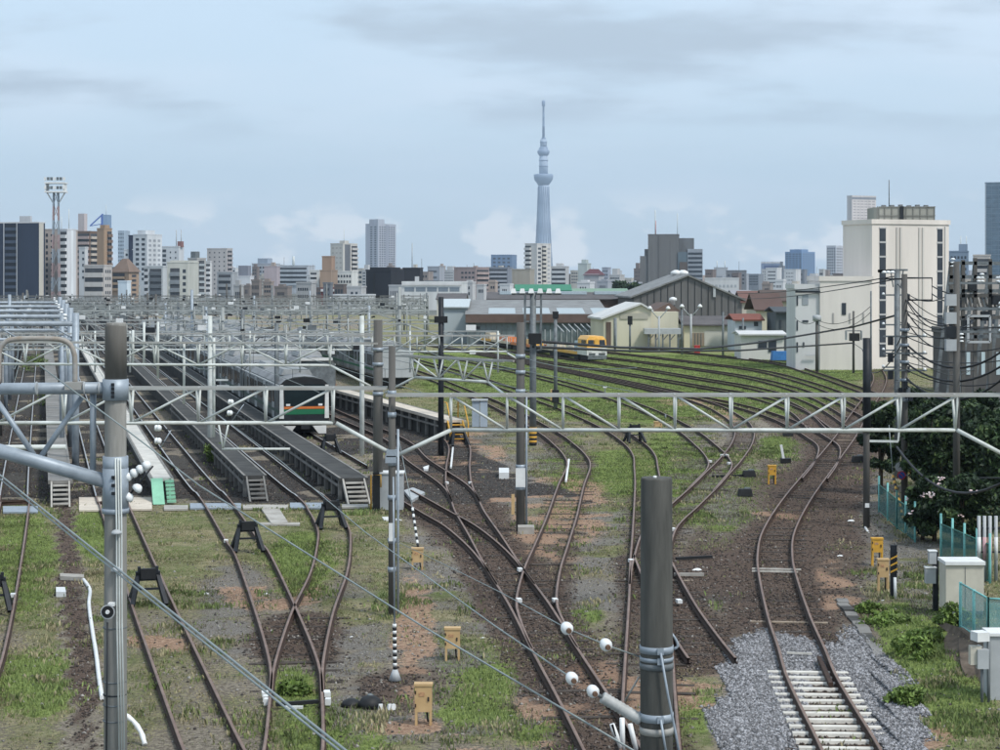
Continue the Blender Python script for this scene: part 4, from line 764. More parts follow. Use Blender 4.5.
# ---------------------------------------------------------------- buildings
def wallm(c1, rough=0.85, var=0.11):
    return mat('wall_%02d_%02d_%02d' % tuple(int(v * 99) for v in c1), c1, rough, var, 0.25, streak=True)
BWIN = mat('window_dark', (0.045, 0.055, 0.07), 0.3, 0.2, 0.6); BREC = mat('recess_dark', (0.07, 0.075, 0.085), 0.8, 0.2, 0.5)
class Bld:
    def __init__(s, name, lab, cat, xl, xc, xr, ytop, d, th, wall, dep=None, roof=None, ybot=None, group=None):
        s.k = F / d; s.h = H - (ytop - HY) * d / F; Xc = X_(xc, d); a_ = (xl - 500) / F; s.wl = (Xc - a_ * d) / (math.cos(th) + a_ * math.sin(th)); b_ = ((xr or xc) - 500) / F; den_ = math.sin(th) - b_ * math.cos(th)
        s.wr = (b_ * d - Xc) / den_ if xr is not None and xr > xc and den_ > 0.08 and dep is None else (dep or s.wl * 0.7)
        s.root = thing(name, V(X_(xc, d), d, -0.25), lab, cat, group, -th if th else -1e-4); s.root.location = V(X_(xc, d), d, -0.25); s.h += 0.25
        s.wm = wallm(wall); s.body = MB().bb(-s.wl, 0, 0, s.wr, 0, s.h).build('wall', s.wm, s.root)
        pm = roof or s.wm
        for a in ((-s.wl - 0.12, 0.12, -0.12, 0.25), (-s.wl - 0.12, 0.12, s.wr - 0.25, s.wr + 0.12), (-s.wl - 0.12, -s.wl + 0.25, 0.26, s.wr - 0.26), (-0.25, 0.12, 0.26, s.wr - 0.26)): MB().bb(*a, s.h + 0.02, s.h + 0.5).build('parapet', pm, s.root)
    def _b(s, face, u0, u1, z0, z1, out, thick=0.12):
        "box on face F (front), S (right-hand side) or W (left-hand side); u as a fraction of the face's length, z of the height"
        if face == 'F': return MB().bb(-s.wl * (1 - u0), -s.wl * (1 - u1), -out, -out + thick, z0 * s.h, z1 * s.h)
        if face == 'S': return MB().bb(out - thick, out, s.wr * u0, s.wr * u1, z0 * s.h, z1 * s.h)
        return MB().bb(-s.wl - out, -s.wl - out + thick, s.wr * u0, s.wr * u1, z0 * s.h, z1 * s.h)
    def grid(s, face, u0, u1, z0, z1, nu, nz, fu=0.55, fz=0.45, m=None, single=False, name='window'):
        mb = MB(); du, dz = (u1 - u0) / nu, (z1 - z0) / nz
        for i in range(nu):
            for j in range(nz):
                q = s._b(face, u0 + du * (i + 0.5 - fu / 2), u0 + du * (i + 0.5 + fu / 2), z0 + dz * (j + 0.5 - fz / 2), z0 + dz * (j + 0.5 + fz / 2), 0.04)
                if single: q.build(name, m or BWIN, s.root)
                else: mb.add(q.v, q.f)
        if not single: mb.build('small_windows', m or BWIN, s.root)['kind'] = 'stuff'
        return s
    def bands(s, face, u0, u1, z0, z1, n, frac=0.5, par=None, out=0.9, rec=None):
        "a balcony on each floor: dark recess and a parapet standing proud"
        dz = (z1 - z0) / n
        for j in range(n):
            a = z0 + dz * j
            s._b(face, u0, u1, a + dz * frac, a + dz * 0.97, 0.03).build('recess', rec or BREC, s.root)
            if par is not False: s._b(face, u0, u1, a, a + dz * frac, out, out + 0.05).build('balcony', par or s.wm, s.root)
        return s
    def strip(s, face, u0, u1, z0, z1, m, name='panel', out=0.06): s._b(face, u0, u1, z0, z1, out).build(name, m, s.root); return s
    def hut(s, u0, u1, v0, v1, h, m=None, name='roof_hut'): MB().bb(-s.wl * (1 - u0), -s.wl * (1 - u1), s.wr * v0, s.wr * v1, s.h + 0.02, s.h + h).build(name, m or s.wm, s.root); return s
    def mast(s, u, v, h, r=0.15, m='white_paint'): MB().tube([(-s.wl * (1 - u), s.wr * v, s.h), (-s.wl * (1 - u), s.wr * v, s.h + h)], r, 5).build('mast', M[m], s.root); return s
def B(lab, xl, xc, xr, ytop, d, wall, th=0.35, cat='building', name='apartment_building', **k): return Bld(name, lab, cat, xl, xc, xr, ytop, d, th, wall, **k)
navy = (0.028, 0.04, 0.07); beige = (0.44, 0.38, 0.34); cream = (0.55, 0.52, 0.46); white = (0.66, 0.66, 0.66); brown = (0.20, 0.135, 0.10); pale = (0.5, 0.51, 0.53); grey = (0.3, 0.32, 0.34); pink = (0.42, 0.33, 0.31); tanc = (0.36, 0.25, 0.17)
VP_L = 0.25
q = B('dark navy apartment block at the far left of the skyline', -14, 39, 45, 223, 780, navy, 0.25, roof=wallm((0.6, 0.6, 0.6)))
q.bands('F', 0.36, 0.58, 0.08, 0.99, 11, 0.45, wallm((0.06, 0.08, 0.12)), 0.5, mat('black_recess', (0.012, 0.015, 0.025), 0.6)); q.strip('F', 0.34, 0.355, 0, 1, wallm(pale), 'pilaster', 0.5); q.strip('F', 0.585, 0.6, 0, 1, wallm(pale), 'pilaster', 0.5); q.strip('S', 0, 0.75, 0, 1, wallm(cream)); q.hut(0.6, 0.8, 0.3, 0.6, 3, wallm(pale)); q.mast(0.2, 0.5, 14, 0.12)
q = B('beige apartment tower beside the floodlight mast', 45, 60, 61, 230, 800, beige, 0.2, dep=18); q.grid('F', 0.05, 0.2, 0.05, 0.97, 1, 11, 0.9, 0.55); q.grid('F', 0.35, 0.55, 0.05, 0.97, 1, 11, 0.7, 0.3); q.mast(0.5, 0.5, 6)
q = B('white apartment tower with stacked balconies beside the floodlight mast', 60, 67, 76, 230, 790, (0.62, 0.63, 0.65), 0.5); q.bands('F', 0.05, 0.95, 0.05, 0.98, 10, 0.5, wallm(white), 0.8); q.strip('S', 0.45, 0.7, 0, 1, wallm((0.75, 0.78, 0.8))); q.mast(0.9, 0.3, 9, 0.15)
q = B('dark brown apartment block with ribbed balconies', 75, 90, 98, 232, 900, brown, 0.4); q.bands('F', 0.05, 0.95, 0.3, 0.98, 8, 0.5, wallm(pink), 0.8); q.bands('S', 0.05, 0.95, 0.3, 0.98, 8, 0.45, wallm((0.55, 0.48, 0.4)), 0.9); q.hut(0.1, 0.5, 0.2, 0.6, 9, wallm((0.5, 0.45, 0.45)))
q = B('orange-brown apartment tower right of the dark brown block', 97, 104, 112, 229, 880, tanc, 0.5); q.bands('S', 0.4, 0.95, 0.3, 0.97, 8, 0.5, wallm(brown), 0.8); q.hut(0.2, 0.9, 0.2, 0.8, 2)
q = B('low white block in front of the brown apartments', 79, 85, 88, 248, 740, (0.55, 0.56, 0.57), 0.4); q.grid('F', 0.5, 0.9, 0.4, 0.97, 1, 5, 0.8, 0.4)
q = B('low cream block with terrace windows', 84, 104, 112, 266, 700, (0.5, 0.47, 0.45), 0.4); q.bands('F', 0.05, 0.95, 0.2, 0.95, 3, 0.5, wallm((0.55, 0.52, 0.49)), 0.5); q.grid('S', 0.1, 0.9, 0.2, 0.95, 3, 4)
q = B('slim blue-grey tower far behind the brown block', 101, 107, 107.5, 215, 2600, (0.2, 0.3, 0.45), 0.1, dep=20); q.mast(0.5, 0.5, 14, 0.4)
q = B('pale glass slab far behind the brown roofed block', 118, 124, 125, 231, 2200, (0.35, 0.42, 0.5), 0.15, dep=20); q.grid('F', 0.02, 0.98, 0.02, 0.98, 4, 14)
cr = thing('tower_crane', at(97, 240, 2500), 'thin blue crane jib rising behind the brown apartments', 'crane'); cr.location.z = 0; ORG[cr.name] = Vector(cr.location)
MB().bar(at(102, 300, 2500), at(102, 216, 2500), 2.2).build('crane_mast', M['blue'], cr); MB().bar(at(90, 226, 2500), at(103, 214, 2500), 1.6).build('jib', M['blue'], cr); MB().bar(at(90, 226, 2500), at(102, 224, 2500), 1.0).build('stay', M['blue'], cr)
q = B('brown house tower with a stepped pyramid roof', 112, 129, 139, 272, 720, (0.36, 0.26, 0.19), 0.5); q.bands('F', 0.05, 0.75, 0.4, 0.97, 3, 0.4, wallm((0.42, 0.31, 0.22)), 0.5); q.grid('S', 0.2, 0.8, 0.2, 0.95, 1, 5, 0.7, 0.5)
MB().add([(-q.wl - 0.6, -0.6, q.h), (0.6, -0.6, q.h), (0.6, q.wr + 0.6, q.h), (-q.wl - 0.6, q.wr + 0.6, q.h), (-q.wl * 0.62, q.wr * 0.4, q.h + 5.2), (-q.wl * 0.38, q.wr * 0.4, q.h + 5.2), (-q.wl * 0.38, q.wr * 0.6, q.h + 5.2), (-q.wl * 0.62, q.wr * 0.6, q.h + 5.2)], [(0, 1, 5, 4), (1, 2, 6, 5), (2, 3, 7, 6), (3, 0, 4, 7), (4, 5, 6, 7), (3, 2, 1, 0)]).build('roof', wallm((0.2, 0.145, 0.115)), q.root)
q = B('small light blue box building below the brown pyramid roof', 118, 127, 131, 282, 640, (0.6, 0.68, 0.74), 0.4)
q = B('white apartment block with scattered dark windows', 124, 133, 137, 250, 1000, (0.7, 0.71, 0.72), 0.4); q.grid('F', 0.1, 0.9, 0.3, 0.95, 2, 6, 0.6, 0.5)
q = B('tall white apartment tower with dark window rows', 133, 147, 162, 235, 950, (0.6, 0.62, 0.64), 0.5); q.grid('F', 0.1, 0.95, 0.25, 0.97, 2, 9, 0.55, 0.5); q.grid('S', 0.05, 0.95, 0.25, 0.95, 3, 9, 0.55, 0.5, wallm((0.3, 0.32, 0.35))); q.hut(0.1, 0.7, 0.2, 0.8, 2.5)
q = B('narrow navy slab left of the tall white tower', 128.5, 133, 133.5, 236, 1000, (0.02, 0.03, 0.06), 0.1, dep=12)
q = B('white tower with twin masts and a red rooftop sign frame', 162, 179, 184, 247, 980, (0.6, 0.62, 0.64), 0.3); q.grid('F', 0.02, 0.25, 0.3, 0.97, 1, 7, 0.9, 0.6); q.grid('F', 0.35, 0.95, 0.5, 0.95, 2, 4, 0.25, 0.3); q.mast(0.7, 0.5, 9, 0.25, 'grey_box'); q.mast(0.98, 0.5, 9, 0.25, 'grey_box'); q.hut(0.85, 1.1, 0.2, 0.6, 3, wallm((0.26, 0.13, 0.12)), 'sign_frame')
q = B('dark glazed office block with five grey floors', 144, 163, 167, 267, 660, (0.5, 0.52, 0.53), 0.3); q.bands('F', 0.3, 0.92, 0.12, 0.96, 5, 0.55, wallm((0.12, 0.135, 0.15)), 0.3); q.bands('F', 0.02, 0.2, 0.12, 0.96, 5, 0.5, wallm(pale), 0.4)
q = B('cream block with dark balconies and square windows', 167, 188, 190, 263, 690, (0.52, 0.52, 0.47), 0.12, dep=14); q.bands('F', 0.15, 0.6, 0.1, 0.88, 4, 0.5, wallm((0.22, 0.24, 0.26)), 0.4); q.grid('F', 0.7, 0.95, 0.1, 0.88, 1, 5, 0.6, 0.55); q.hut(0.0, 1.0, 0.3, 0.9, 1.0)
q = B('grey-beige apartment block with side balconies', 188, 197, 206, 259, 740, (0.42, 0.41, 0.4), 0.5); q.bands('F', 0.1, 0.6, 0.05, 0.97, 7, 0.5, wallm((0.3, 0.3, 0.33)), 0.5); q.bands('S', 0.2, 0.8, 0.05, 0.97, 7, 0.4, wallm((0.38, 0.42, 0.44)), 0.4); q.hut(0.1, 0.6, 0.2, 0.7, 3, M['grey_steel'])
q = B('pinkish beige tower block standing alone on the left skyline', 207, 227, 232.5, 249, 1050, (0.5, 0.47, 0.46), 0.35); q.grid('F', 0.02, 0.98, 0.1, 0.97, 4, 9, 0.25, 0.3); q.bands('S', 0.1, 0.9, 0.1, 0.97, 9, 0.5, wallm((0.4, 0.37, 0.37)), 0.6)
q = B('white stair-balconied block left of the lone tower', 204, 210, 212, 262, 900, (0.6, 0.6, 0.6), 0.3); q.bands('F', 0.0, 1.0, 0.1, 0.95, 6, 0.5, wallm(white), 0.7)
q = B('grey low block below the lone beige tower', 217, 232, 238, 273, 760, (0.36, 0.38, 0.4), 0.35); q.bands('F', 0.1, 0.9, 0.3, 0.95, 3, 0.5, wallm(grey), 0.4)
q = B('white box with a grey roof right of the low grey block', 238, 250, 254, 277, 820, (0.62, 0.63, 0.66), 0.3); q.hut(0.0, 0.8, 0.1, 0.9, 5, wallm((0.22, 0.23, 0.27)))
q = B('cream tower with a dark stair slot above the orange block', 330.5, 343, 357.5, 244, 1080, (0.56, 0.54, 0.5), 0.55); q.grid('F', 0.05, 0.95, 0.1, 0.97, 3, 9, 0.5, 0.3, wallm((0.42, 0.4, 0.37))); q.strip('S', 0.12, 0.5, 0, 0.99, wallm((0.15, 0.16, 0.18)), 'stair_slot'); q.bands('S', 0.58, 0.98, 0.1, 0.97, 10, 0.5, wallm((0.52, 0.5, 0.48)), 0.9); q.hut(0.6, 1.0, 0.1, 0.4, 2); q.mast(0.5, 0.5, 9, 0.12)
q = B('orange-brown windowless block below the cream tower', 322, 331.5, 335, 257, 900, (0.36, 0.24, 0.17), 0.3)
q = B('white narrow balconied block beside the orange-brown block', 309.5, 319, 321, 271, 820, (0.66, 0.66, 0.64), 0.25); q.bands('F', 0.1, 0.75, 0.15, 0.95, 5, 0.5, wallm(white), 0.5)
q = B('orange lower block joined to the white balconied block', 320, 331, 332, 271, 810, (0.33, 0.24, 0.18), 0.12, dep=14)
q = B('white long block with window rows under the cream tower', 331, 352, 358, 272, 830, (0.66, 0.66, 0.63), 0.3); q.grid('F', 0.03, 0.97, 0.35, 0.95, 7, 3, 0.6, 0.45)
q = B('tall pale grey residential tower alone on the skyline', 365.5, 378, 396, 224, 2300, (0.42, 0.44, 0.5), 0.55); q.grid('F', 0.3, 0.95, 0.02, 0.97, 2, 26, 0.5, 0.5); q.grid('S', 0.05, 0.95, 0.02, 0.97, 7, 26, 0.6, 0.55); q.strip('S', 0.42, 0.6, 0, 0.99, wallm((0.3, 0.32, 0.38)), 'slot'); q.hut(0.3, 1.0, 0.0, 0.35, 6); q.mast(0.6, 0.3, 6, 0.5)
blk = (0.022, 0.024, 0.032)
q = B('black faceted building in mid skyline', 366, 391, 404, 271, 600, blk, 0.45); q.hut(0.1, 0.9, 0.1, 0.9, 1.2); q.strip('F', 0.3, 0.36, 0.1, 0.95, M['black'], 'rib', 0.3)
q = B('lower black wing with a slim chimney beside the black building', 403, 420, 423, 269, 640, (0.03, 0.032, 0.04), 0.2); q.mast(0.45, 0.5, 9, 0.16, 'grey_box'); q.strip('F', 0.7, 0.95, 0.5, 0.8, wallm(white), 'panel')
q = B('long low white office block with a ribbon of windows', 402, 462, 466, 283, 560, (0.64, 0.65, 0.64), 0.1, dep=14); q.grid('F', 0.03, 0.97, 0.62, 0.9, 5, 1, 0.86, 0.55, wallm((0.2, 0.24, 0.28)), True); q.strip('F', 0, 1, 0.93, 1.0, wallm(white), 'cornice', 0.5)
q = B('reddish brown apartment block right of the long white office', 454, 476, 489, 268, 900, (0.33, 0.26, 0.25), 0.45); q.grid('F', 0.3, 0.95, 0.3, 0.92, 4, 4, 0.6, 0.4); q.bands('S', 0.05, 0.95, 0.3, 0.95, 4, 0.5, wallm((0.38, 0.3, 0.28)), 0.6)
q = B('maroon low building left of the black building', 321, 362, 366, 289, 620, (0.17, 0.06, 0.06), 0.1, dep=14); q.strip('F', 0, 1, 0.86, 1, wallm(white), 'fascia', 0.4)
q = B('pale low building with a dark sign below the maroon roof', 331, 368, 372, 296, 560, (0.6, 0.62, 0.63), 0.12, dep=12); q.grid('F', 0.05, 0.95, 0.3, 0.8, 6, 1, 0.6, 0.5)
q = B('grey flat block with round rooftop tank left of the orange block', 252, 272, 280, 264, 1300, (0.42, 0.44, 0.48), 0.35); q.grid('F', 0.05, 0.95, 0.5, 0.95, 6, 3); q.hut(0.2, 0.7, 0.2, 0.8, 4, wallm((0.3, 0.35, 0.42)))
q = B('mauve square block among the low left skyline', 264, 277, 280, 267, 1000, (0.42, 0.36, 0.38), 0.2)
q = B('wide pale grey block with terraces left of the orange block', 277, 308, 315, 266, 1150, (0.45, 0.48, 0.52), 0.25); q.bands('F', 0.05, 0.95, 0.3, 0.95, 4, 0.5, wallm((0.4, 0.44, 0.48)), 0.6); q.mast(0.42, 0.5, 6, 0.8)
# right half
q = B('dark blue office block at the foot of the lattice broadcasting tower', 491, 512, 514, 255, 2200, (0.15, 0.22, 0.34), 0.15, dep=40); q.grid('F', 0.05, 0.95, 0.2, 0.95, 4, 6)
q = B('grey office block with balconies left of the curved white flats', 488, 508, 513, 268, 1000, (0.24, 0.26, 0.3), 0.25); q.bands('F', 0.05, 0.95, 0.2, 0.97, 5, 0.45, wallm((0.36, 0.38, 0.42)), 0.5)
q = B('beige windowless block before the curved white flats', 512, 530, 534.5, 270, 820, (0.36, 0.33, 0.28), 0.3)
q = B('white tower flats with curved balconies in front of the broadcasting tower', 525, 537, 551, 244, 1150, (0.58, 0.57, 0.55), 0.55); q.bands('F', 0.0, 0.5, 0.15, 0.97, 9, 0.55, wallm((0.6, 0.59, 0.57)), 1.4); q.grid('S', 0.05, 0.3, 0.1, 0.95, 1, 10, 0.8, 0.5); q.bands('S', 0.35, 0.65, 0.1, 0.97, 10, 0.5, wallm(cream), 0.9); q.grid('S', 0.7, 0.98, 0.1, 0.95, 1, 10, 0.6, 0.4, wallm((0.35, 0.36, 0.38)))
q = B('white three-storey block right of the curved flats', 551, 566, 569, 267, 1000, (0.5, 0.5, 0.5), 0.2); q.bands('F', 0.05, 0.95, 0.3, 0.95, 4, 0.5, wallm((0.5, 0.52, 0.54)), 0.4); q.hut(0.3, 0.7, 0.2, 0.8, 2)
q = B('pale green-grey block with a roof shed', 578, 587, 591, 264, 1050, (0.45, 0.5, 0.49), 0.35); q.hut(0.3, 0.8, 0.2, 0.8, 2.5)
q = B('house with a dark maroon pitched roof on the skyline', 584, 599, 604, 275, 800, (0.4, 0.4, 0.42), 0.3); MB().add([(-q.wl - 0.5, -0.5, q.h), (0.5, -0.5, q.h), (0.5, q.wr + 0.5, q.h), (-q.wl - 0.5, q.wr + 0.5, q.h), (-q.wl * 0.8, q.wr * 0.5, q.h + 2.6), (-q.wl * 0.2, q.wr * 0.5, q.h + 2.6)], [(0, 1, 5, 4), (1, 2, 5), (2, 3, 4, 5), (3, 0, 4), (3, 2, 1, 0)]).build('roof', wallm((0.12, 0.05, 0.06)), q.root)
q = B('bluish grey office block among the middle skyline', 602, 608, 611, 268, 1200, (0.34, 0.37, 0.44), 0.3); q.grid('F', 0.05, 0.95, 0.2, 0.95, 3, 5)
# big stepped grey building
gs_ = (0.155, 0.155, 0.155)
q = B('massive stepped grey concrete building on the right skyline', 648, 679, 682, 235, 1000, gs_, 0.1, dep=26, name='office_building'); q.strip('F', 0.32, 0.35, 0.0, 0.99, wallm((0.1, 0.1, 0.1)), 'groove'); q.strip('F', 0.7, 0.72, 0.4, 0.9, wallm((0.11, 0.11, 0.11)), 'groove'); q.mast(0.22, 0.5, 14, 0.25); q.mast(0.23, 0.52, 8, 0.3, 'red'); q.mast(0.95, 0.4, 12, 0.2)
r0 = q.root
def annex(x0, x1, y, dep, col, off, glass=False):
    a, b = (X_(x0, 1000) - X_(679, 1000)), (X_(x1, 1000) - X_(679, 1000)); h_ = H - (y - HY) * 1000 / F + 0.25
    MB().bb(a, b, off, dep, 0, h_).build('wing', wallm(col), r0)
    return a, b, h_
annex(640, 647.8, 256, 24, gs_, 0.8); annex(644.5, 647.9, 249, 20, gs_, 1.6); a, b, h_ = annex(679.2, 694, 238, 22, (0.14, 0.145, 0.15), 3); annex(678, 687, 252, 12, (0.12, 0.16, 0.19), -0.6); annex(679.5, 687.2, 262, 12, (0.12, 0.1, 0.09), -0.9)
a, b, h_ = annex(687.5, 702.5, 249, 20, (0.3, 0.33, 0.37), -0.4)
for j in range(9): MB().bb(a + 0.3, b - 0.3, -0.52, -0.41, h_ * (0.12 + 0.095 * j), h_ * (0.165 + 0.095 * j)).build('window_band', BWIN, r0)
q = B('small pale round-roofed dome house left of the grey building', 614, 620, 622, 271, 1600, (0.5, 0.53, 0.56), 0.2)
q = B('pale curved hall right of the stepped grey building', 705, 739, 742, 279, 700, (0.55, 0.56, 0.56), 0.1, dep=20); q.grid('F', 0.05, 0.95, 0.3, 0.85, 8, 2, 0.6, 0.4, wallm((0.35, 0.38, 0.4)))
q = B('pale grey office with roof aerials right of the stepped building', 714, 727, 728, 268, 1300, (0.4, 0.42, 0.45), 0.15, dep=20); q.mast(0.2, 0.5, 5, 0.3); q.mast(0.8, 0.5, 5, 0.3)
q = B('dark rooftop block at the right of the pale curved hall', 726, 746, 749, 271, 1100, (0.2, 0.21, 0.23), 0.15, dep=20); q.grid('F', 0.05, 0.95, 0.4, 0.9, 5, 3)
q = B('small glassy blue office left of the twin blue towers', 761, 781, 783, 262, 2400, (0.2, 0.25, 0.36), 0.15, dep=40); q.strip('F', 0.15, 0.9, 0.3, 0.85, wallm((0.05, 0.08, 0.18)), 'glass_panel'); q.strip('F', 0, 1, 0.95, 1.0, wallm(white), 'cornice', 0.3)
q = B('broad blue tower in the distance right of centre', 785, 802, 815, 252, 2700, (0.17, 0.27, 0.44), 0.6); q.grid('F', 0.02, 0.98, 0.05, 0.97, 5, 14); q.grid('S', 0.02, 0.98, 0.05, 0.97, 5, 14); q.hut(0.2, 0.9, 0.1, 0.6, 4)
q = B('white distant tower next to the white office block', 826.5, 836, 843, 246, 2000, (0.55, 0.56, 0.6), 0.5); q.grid('F', 0.05, 0.95, 0.02, 0.97, 4, 14, 0.6, 0.6); q.grid('S', 0.05, 0.95, 0.02, 0.97, 4, 14, 0.6, 0.6)
q = B('tall white flats rising behind the white office block', 847, 852, 876, 196, 1600, (0.64, 0.6, 0.58), 1.1); q.grid('S', 0.03, 0.97, 0.3, 0.96, 6, 22, 0.72, 0.4, wallm((0.4, 0.37, 0.38))); q.strip('S', 0, 1, 0.965, 0.99, wallm((0.25, 0.27, 0.3)), 'cornice')
q = B('blue glass tower cut off by the right edge', 985, 1012, 1020, 183, 900, (0.16, 0.22, 0.28), 0.3, dep=20, name='office_building'); q.grid('F', 0.0, 1.0, 0.02, 0.98, 4, 24, 0.93, 0.8, mat('tower_glass', (0.10, 0.16, 0.22), 0.15, 0.2, 0.4, spec=0.7)); q.strip('F', 0.0, 0.05, 0, 1, wallm((0.3, 0.35, 0.4)), 'corner_fin', 0.2)
q = B('blue-grey building with roof aerials left of the glass tower', 949, 968, 974, 252, 700, (0.2, 0.26, 0.34), 0.3); q.grid('F', 0.05, 0.95, 0.5, 0.95, 5, 4); q.hut(0.5, 0.95, 0.2, 0.8, 3, wallm((0.22, 0.28, 0.36))); q.mast(0.6, 0.5, 6, 0.15); q.mast(0.9, 0.5, 6, 0.15)
q = B('cream stepped flats below the glass tower', 973, 990, 996, 256, 600, (0.5, 0.46, 0.42), 0.3); q.bands('F', 0.05, 0.95, 0.3, 0.95, 5, 0.5, wallm((0.5, 0.47, 0.44)), 0.5)
q = B('long beige flats behind the substation frames', 947, 1020, 1026, 282, 300, (0.42, 0.38, 0.34), 0.08, dep=12); q.grid('F', 0.03, 0.97, 0.15, 0.9, 7, 2, 0.6, 0.45, None, True)
q = B('dark house with a pale window behind the substation frames', 948, 1012, 1020, 335, 150, (0.1, 0.095, 0.09), 0.08, dep=8); q.grid('F', 0.2, 0.9, 0.25, 0.85, 3, 1, 0.25, 0.6, wallm((0.5, 0.6, 0.62)), True)

# white office block by the tracks
d = 192
q = B('big windowless white office block with a roof tank beside the tracks', 843, 872, 949, 224, d, (0.75, 0.69, 0.635), 1.18, name='office_building')
# the camera sees the narrow left face (F) and the broad right face (S) with its dark window strips
for u0, u1 in ((0.095, 0.175), (0.845, 0.915)):
    for j in range(9): q._b('S', u0, u1, 0.10 + 0.098 * j, 0.185 + 0.098 * j, 0.03).build('window', BWIN, q.root); q._b('S', u0 - 0.005, u1 + 0.005, 0.187 + 0.098 * j, 0.196 + 0.098 * j, 0.06).build('sill', wallm((0.5, 0.5, 0.5)), q.root)
for u in (0.31, 0.355, 0.60, 0.645): q._b('S', u, u + 0.02, 0.0, 0.98, 0.10).build('rib', wallm((0.62, 0.59, 0.55)), q.root)
q._b('S', 0.94, 0.955, 0, 0.99, 0.12).build('rib', wallm((0.62, 0.6, 0.57)), q.root)
d = 196.0
tk = thing('roof_tank', V(X_(901, d + 4), d + 4, q.h - 0.23), 'grey panelled water tank on the roof of the white office block', 'water tank'); x0, x1 = X_(871, d + 4), X_(931, d + 4); z0 = q.h - 0.2
tz = H - (207 - HY) * (d + 4) / F
MB().prism([(x0 + 0.5, d + 2, z0), (x1 - 0.1, d + 2, z0), (x1, d + 2.5, z0), (x1, d + 6, z0), (x0, d + 6, z0), (x0, d + 2.5, z0)], (0, 0, tz - z0 - 0.1)).build('tank_shell', wallm((0.33, 0.33, 0.29)), tk)
for i in range(9): x = x0 + 0.3 + (x1 - x0 - 0.4) * i / 8; MB().bb(x - 0.05, x + 0.05, d + 1.93, d + 2.0, z0, tz).build('tank_rib', wallm((0.2, 0.2, 0.18)), tk)
for z in (z0 + 0.03, (z0 + tz) / 2, tz - 0.06): MB().bb(x0 + 0.4, x1, d + 1.9, d + 1.98, z - 0.04, z + 0.04).build('tank_hoop', wallm((0.22, 0.22, 0.2)), tk)
for i in range(6): x = x0 + 1 + i * 0.9; MB().bb(x, x + 0.4, d + 3, d + 3.6, tz - 0.1, tz + random.uniform(0.02, 0.25)).build('hatch', wallm((0.2, 0.21, 0.22)), tk)
MB().bb(X_(904, d), X_(907.5, d), d + 1.8, d + 2.0, z0, tz).build('ladder', M['dark_steel'], tk); MB().tube([V(X_(897, d), d + 4, tz), V(X_(897, d), d + 4, H - (178 - HY) * d / F)], 0.05, 6).build('lightning_rod', M['grey_steel'], tk)
d = 192
q = B('lower white wing of the office block beside the tracks', 820, 872, None, 281, d - 1, (0.72, 0.67, 0.62), 0.04, dep=10, name='office_wing')
q.strip('F', 0.42, 0.5, 0.63, 0.76, BWIN, 'window'); 
for u in (0.24, 0.56, 0.82): q.strip('F', u, u + 0.03, 0.54, 0.65, wallm((0.4, 0.38, 0.37)), 'slit')
q = B('three-storey white annexe at the left of the office wing', 795.5, 820, None, 289, d - 0.5, (0.60, 0.60, 0.60), 0.05, dep=9, name='office_annexe')
q.strip('F', -0.02, 1.0, 0.955, 0.98, M['dark_steel'], 'eaves', 0.3)
for z in (0.80, 0.50, 0.24): q.strip('F', 0.04, 0.1, z, z + 0.12, BWIN, 'window')
q.strip('F', 0.28, 0.52, 0.81, 0.93, wallm((0.3, 0.33, 0.36)), 'window'); q.strip('F', 0.28, 0.52, 0.6, 0.625, BWIN, 'window'); q.strip('F', 0.3, 0.36, 0.3, 0.36, BWIN, 'window'); q.strip('F', 0.4, 0.9, 0.2, 0.215, wallm(pale), 'balcony_slab', 0.4)

# railway sheds across the middle
corr = mat('corrugated_roof', (0.26, 0.265, 0.26), 0.6, 0.15, 0.6, col2=(0.15, 0.145, 0.14)); fasc = mat('brown_fascia', (0.13, 0.09, 0.075), 0.85, 0.2, 0.4); glz = mat('shed_glazing', (0.16, 0.2, 0.21), 0.5, 0.2, 0.6); darkroof = mat('dark_roof', (0.11, 0.1, 0.1), 0.8, 0.2, 0.4); creamw = wallm((0.62, 0.58, 0.45)); gabm = mat('gable_cladding', (0.15, 0.146, 0.145), 0.85, 0.15, 0.5, streak=True)
def shed(name, lab, x0, x1, d, ye, yr, dep, wallmat, roofmat, base=None):
    "long shed facing the camera: eave row ye at depth d, ridge row yr at depth d+dep"
    ze = H - (ye - HY) * d / F; zr = H - (yr - HY) * (d + dep) / F; a, b = X_(x0, d), X_(x1, d); root = thing(name, V((a + b) / 2, d, 0), lab, 'shed')
    MB().bb(a, b, d, d + 2 * dep, -0.2, ze).build('wall', wallmat, root)
    MB().prism([(a - 0.3, d - 0.5, ze + 0.03), (a - 0.3, d + dep, zr), (a - 0.3, d + dep, zr + 0.18), (a - 0.3, d - 0.5, ze + 0.2)], (b - a + 0.6, 0, 0)).build('roof_slope', roofmat, root)
    MB().prism([(a - 0.3, d + 2 * dep + 0.5, ze + 0.03), (a - 0.3, d + dep + 0.02, zr), (a - 0.3, d + dep + 0.02, zr + 0.18), (a - 0.3, d + 2 * dep + 0.5, ze + 0.2)], (b - a + 0.6, 0, 0)).build('roof_slope', roofmat, root)
    return root, a, b, ze, zr
r, a, b, ze, zr = shed('maintenance_shed', 'long low maintenance shed with pale corrugated roof behind the yellow train', 467, 607, 262, 315.5, 301, 26, glz, corr)
MB().bb(a - 0.2, b, 261.35, 261.48, ze - 1.0, ze + 0.16).build('fascia', fasc, r)
for i in range(26): x = a + (b - a) * (i + 0.5) / 26; MB().bb(x - 0.05, x + 0.05, 261.9, 261.98, 0, ze - 1).build('mullion', M['grey_steel'], r)
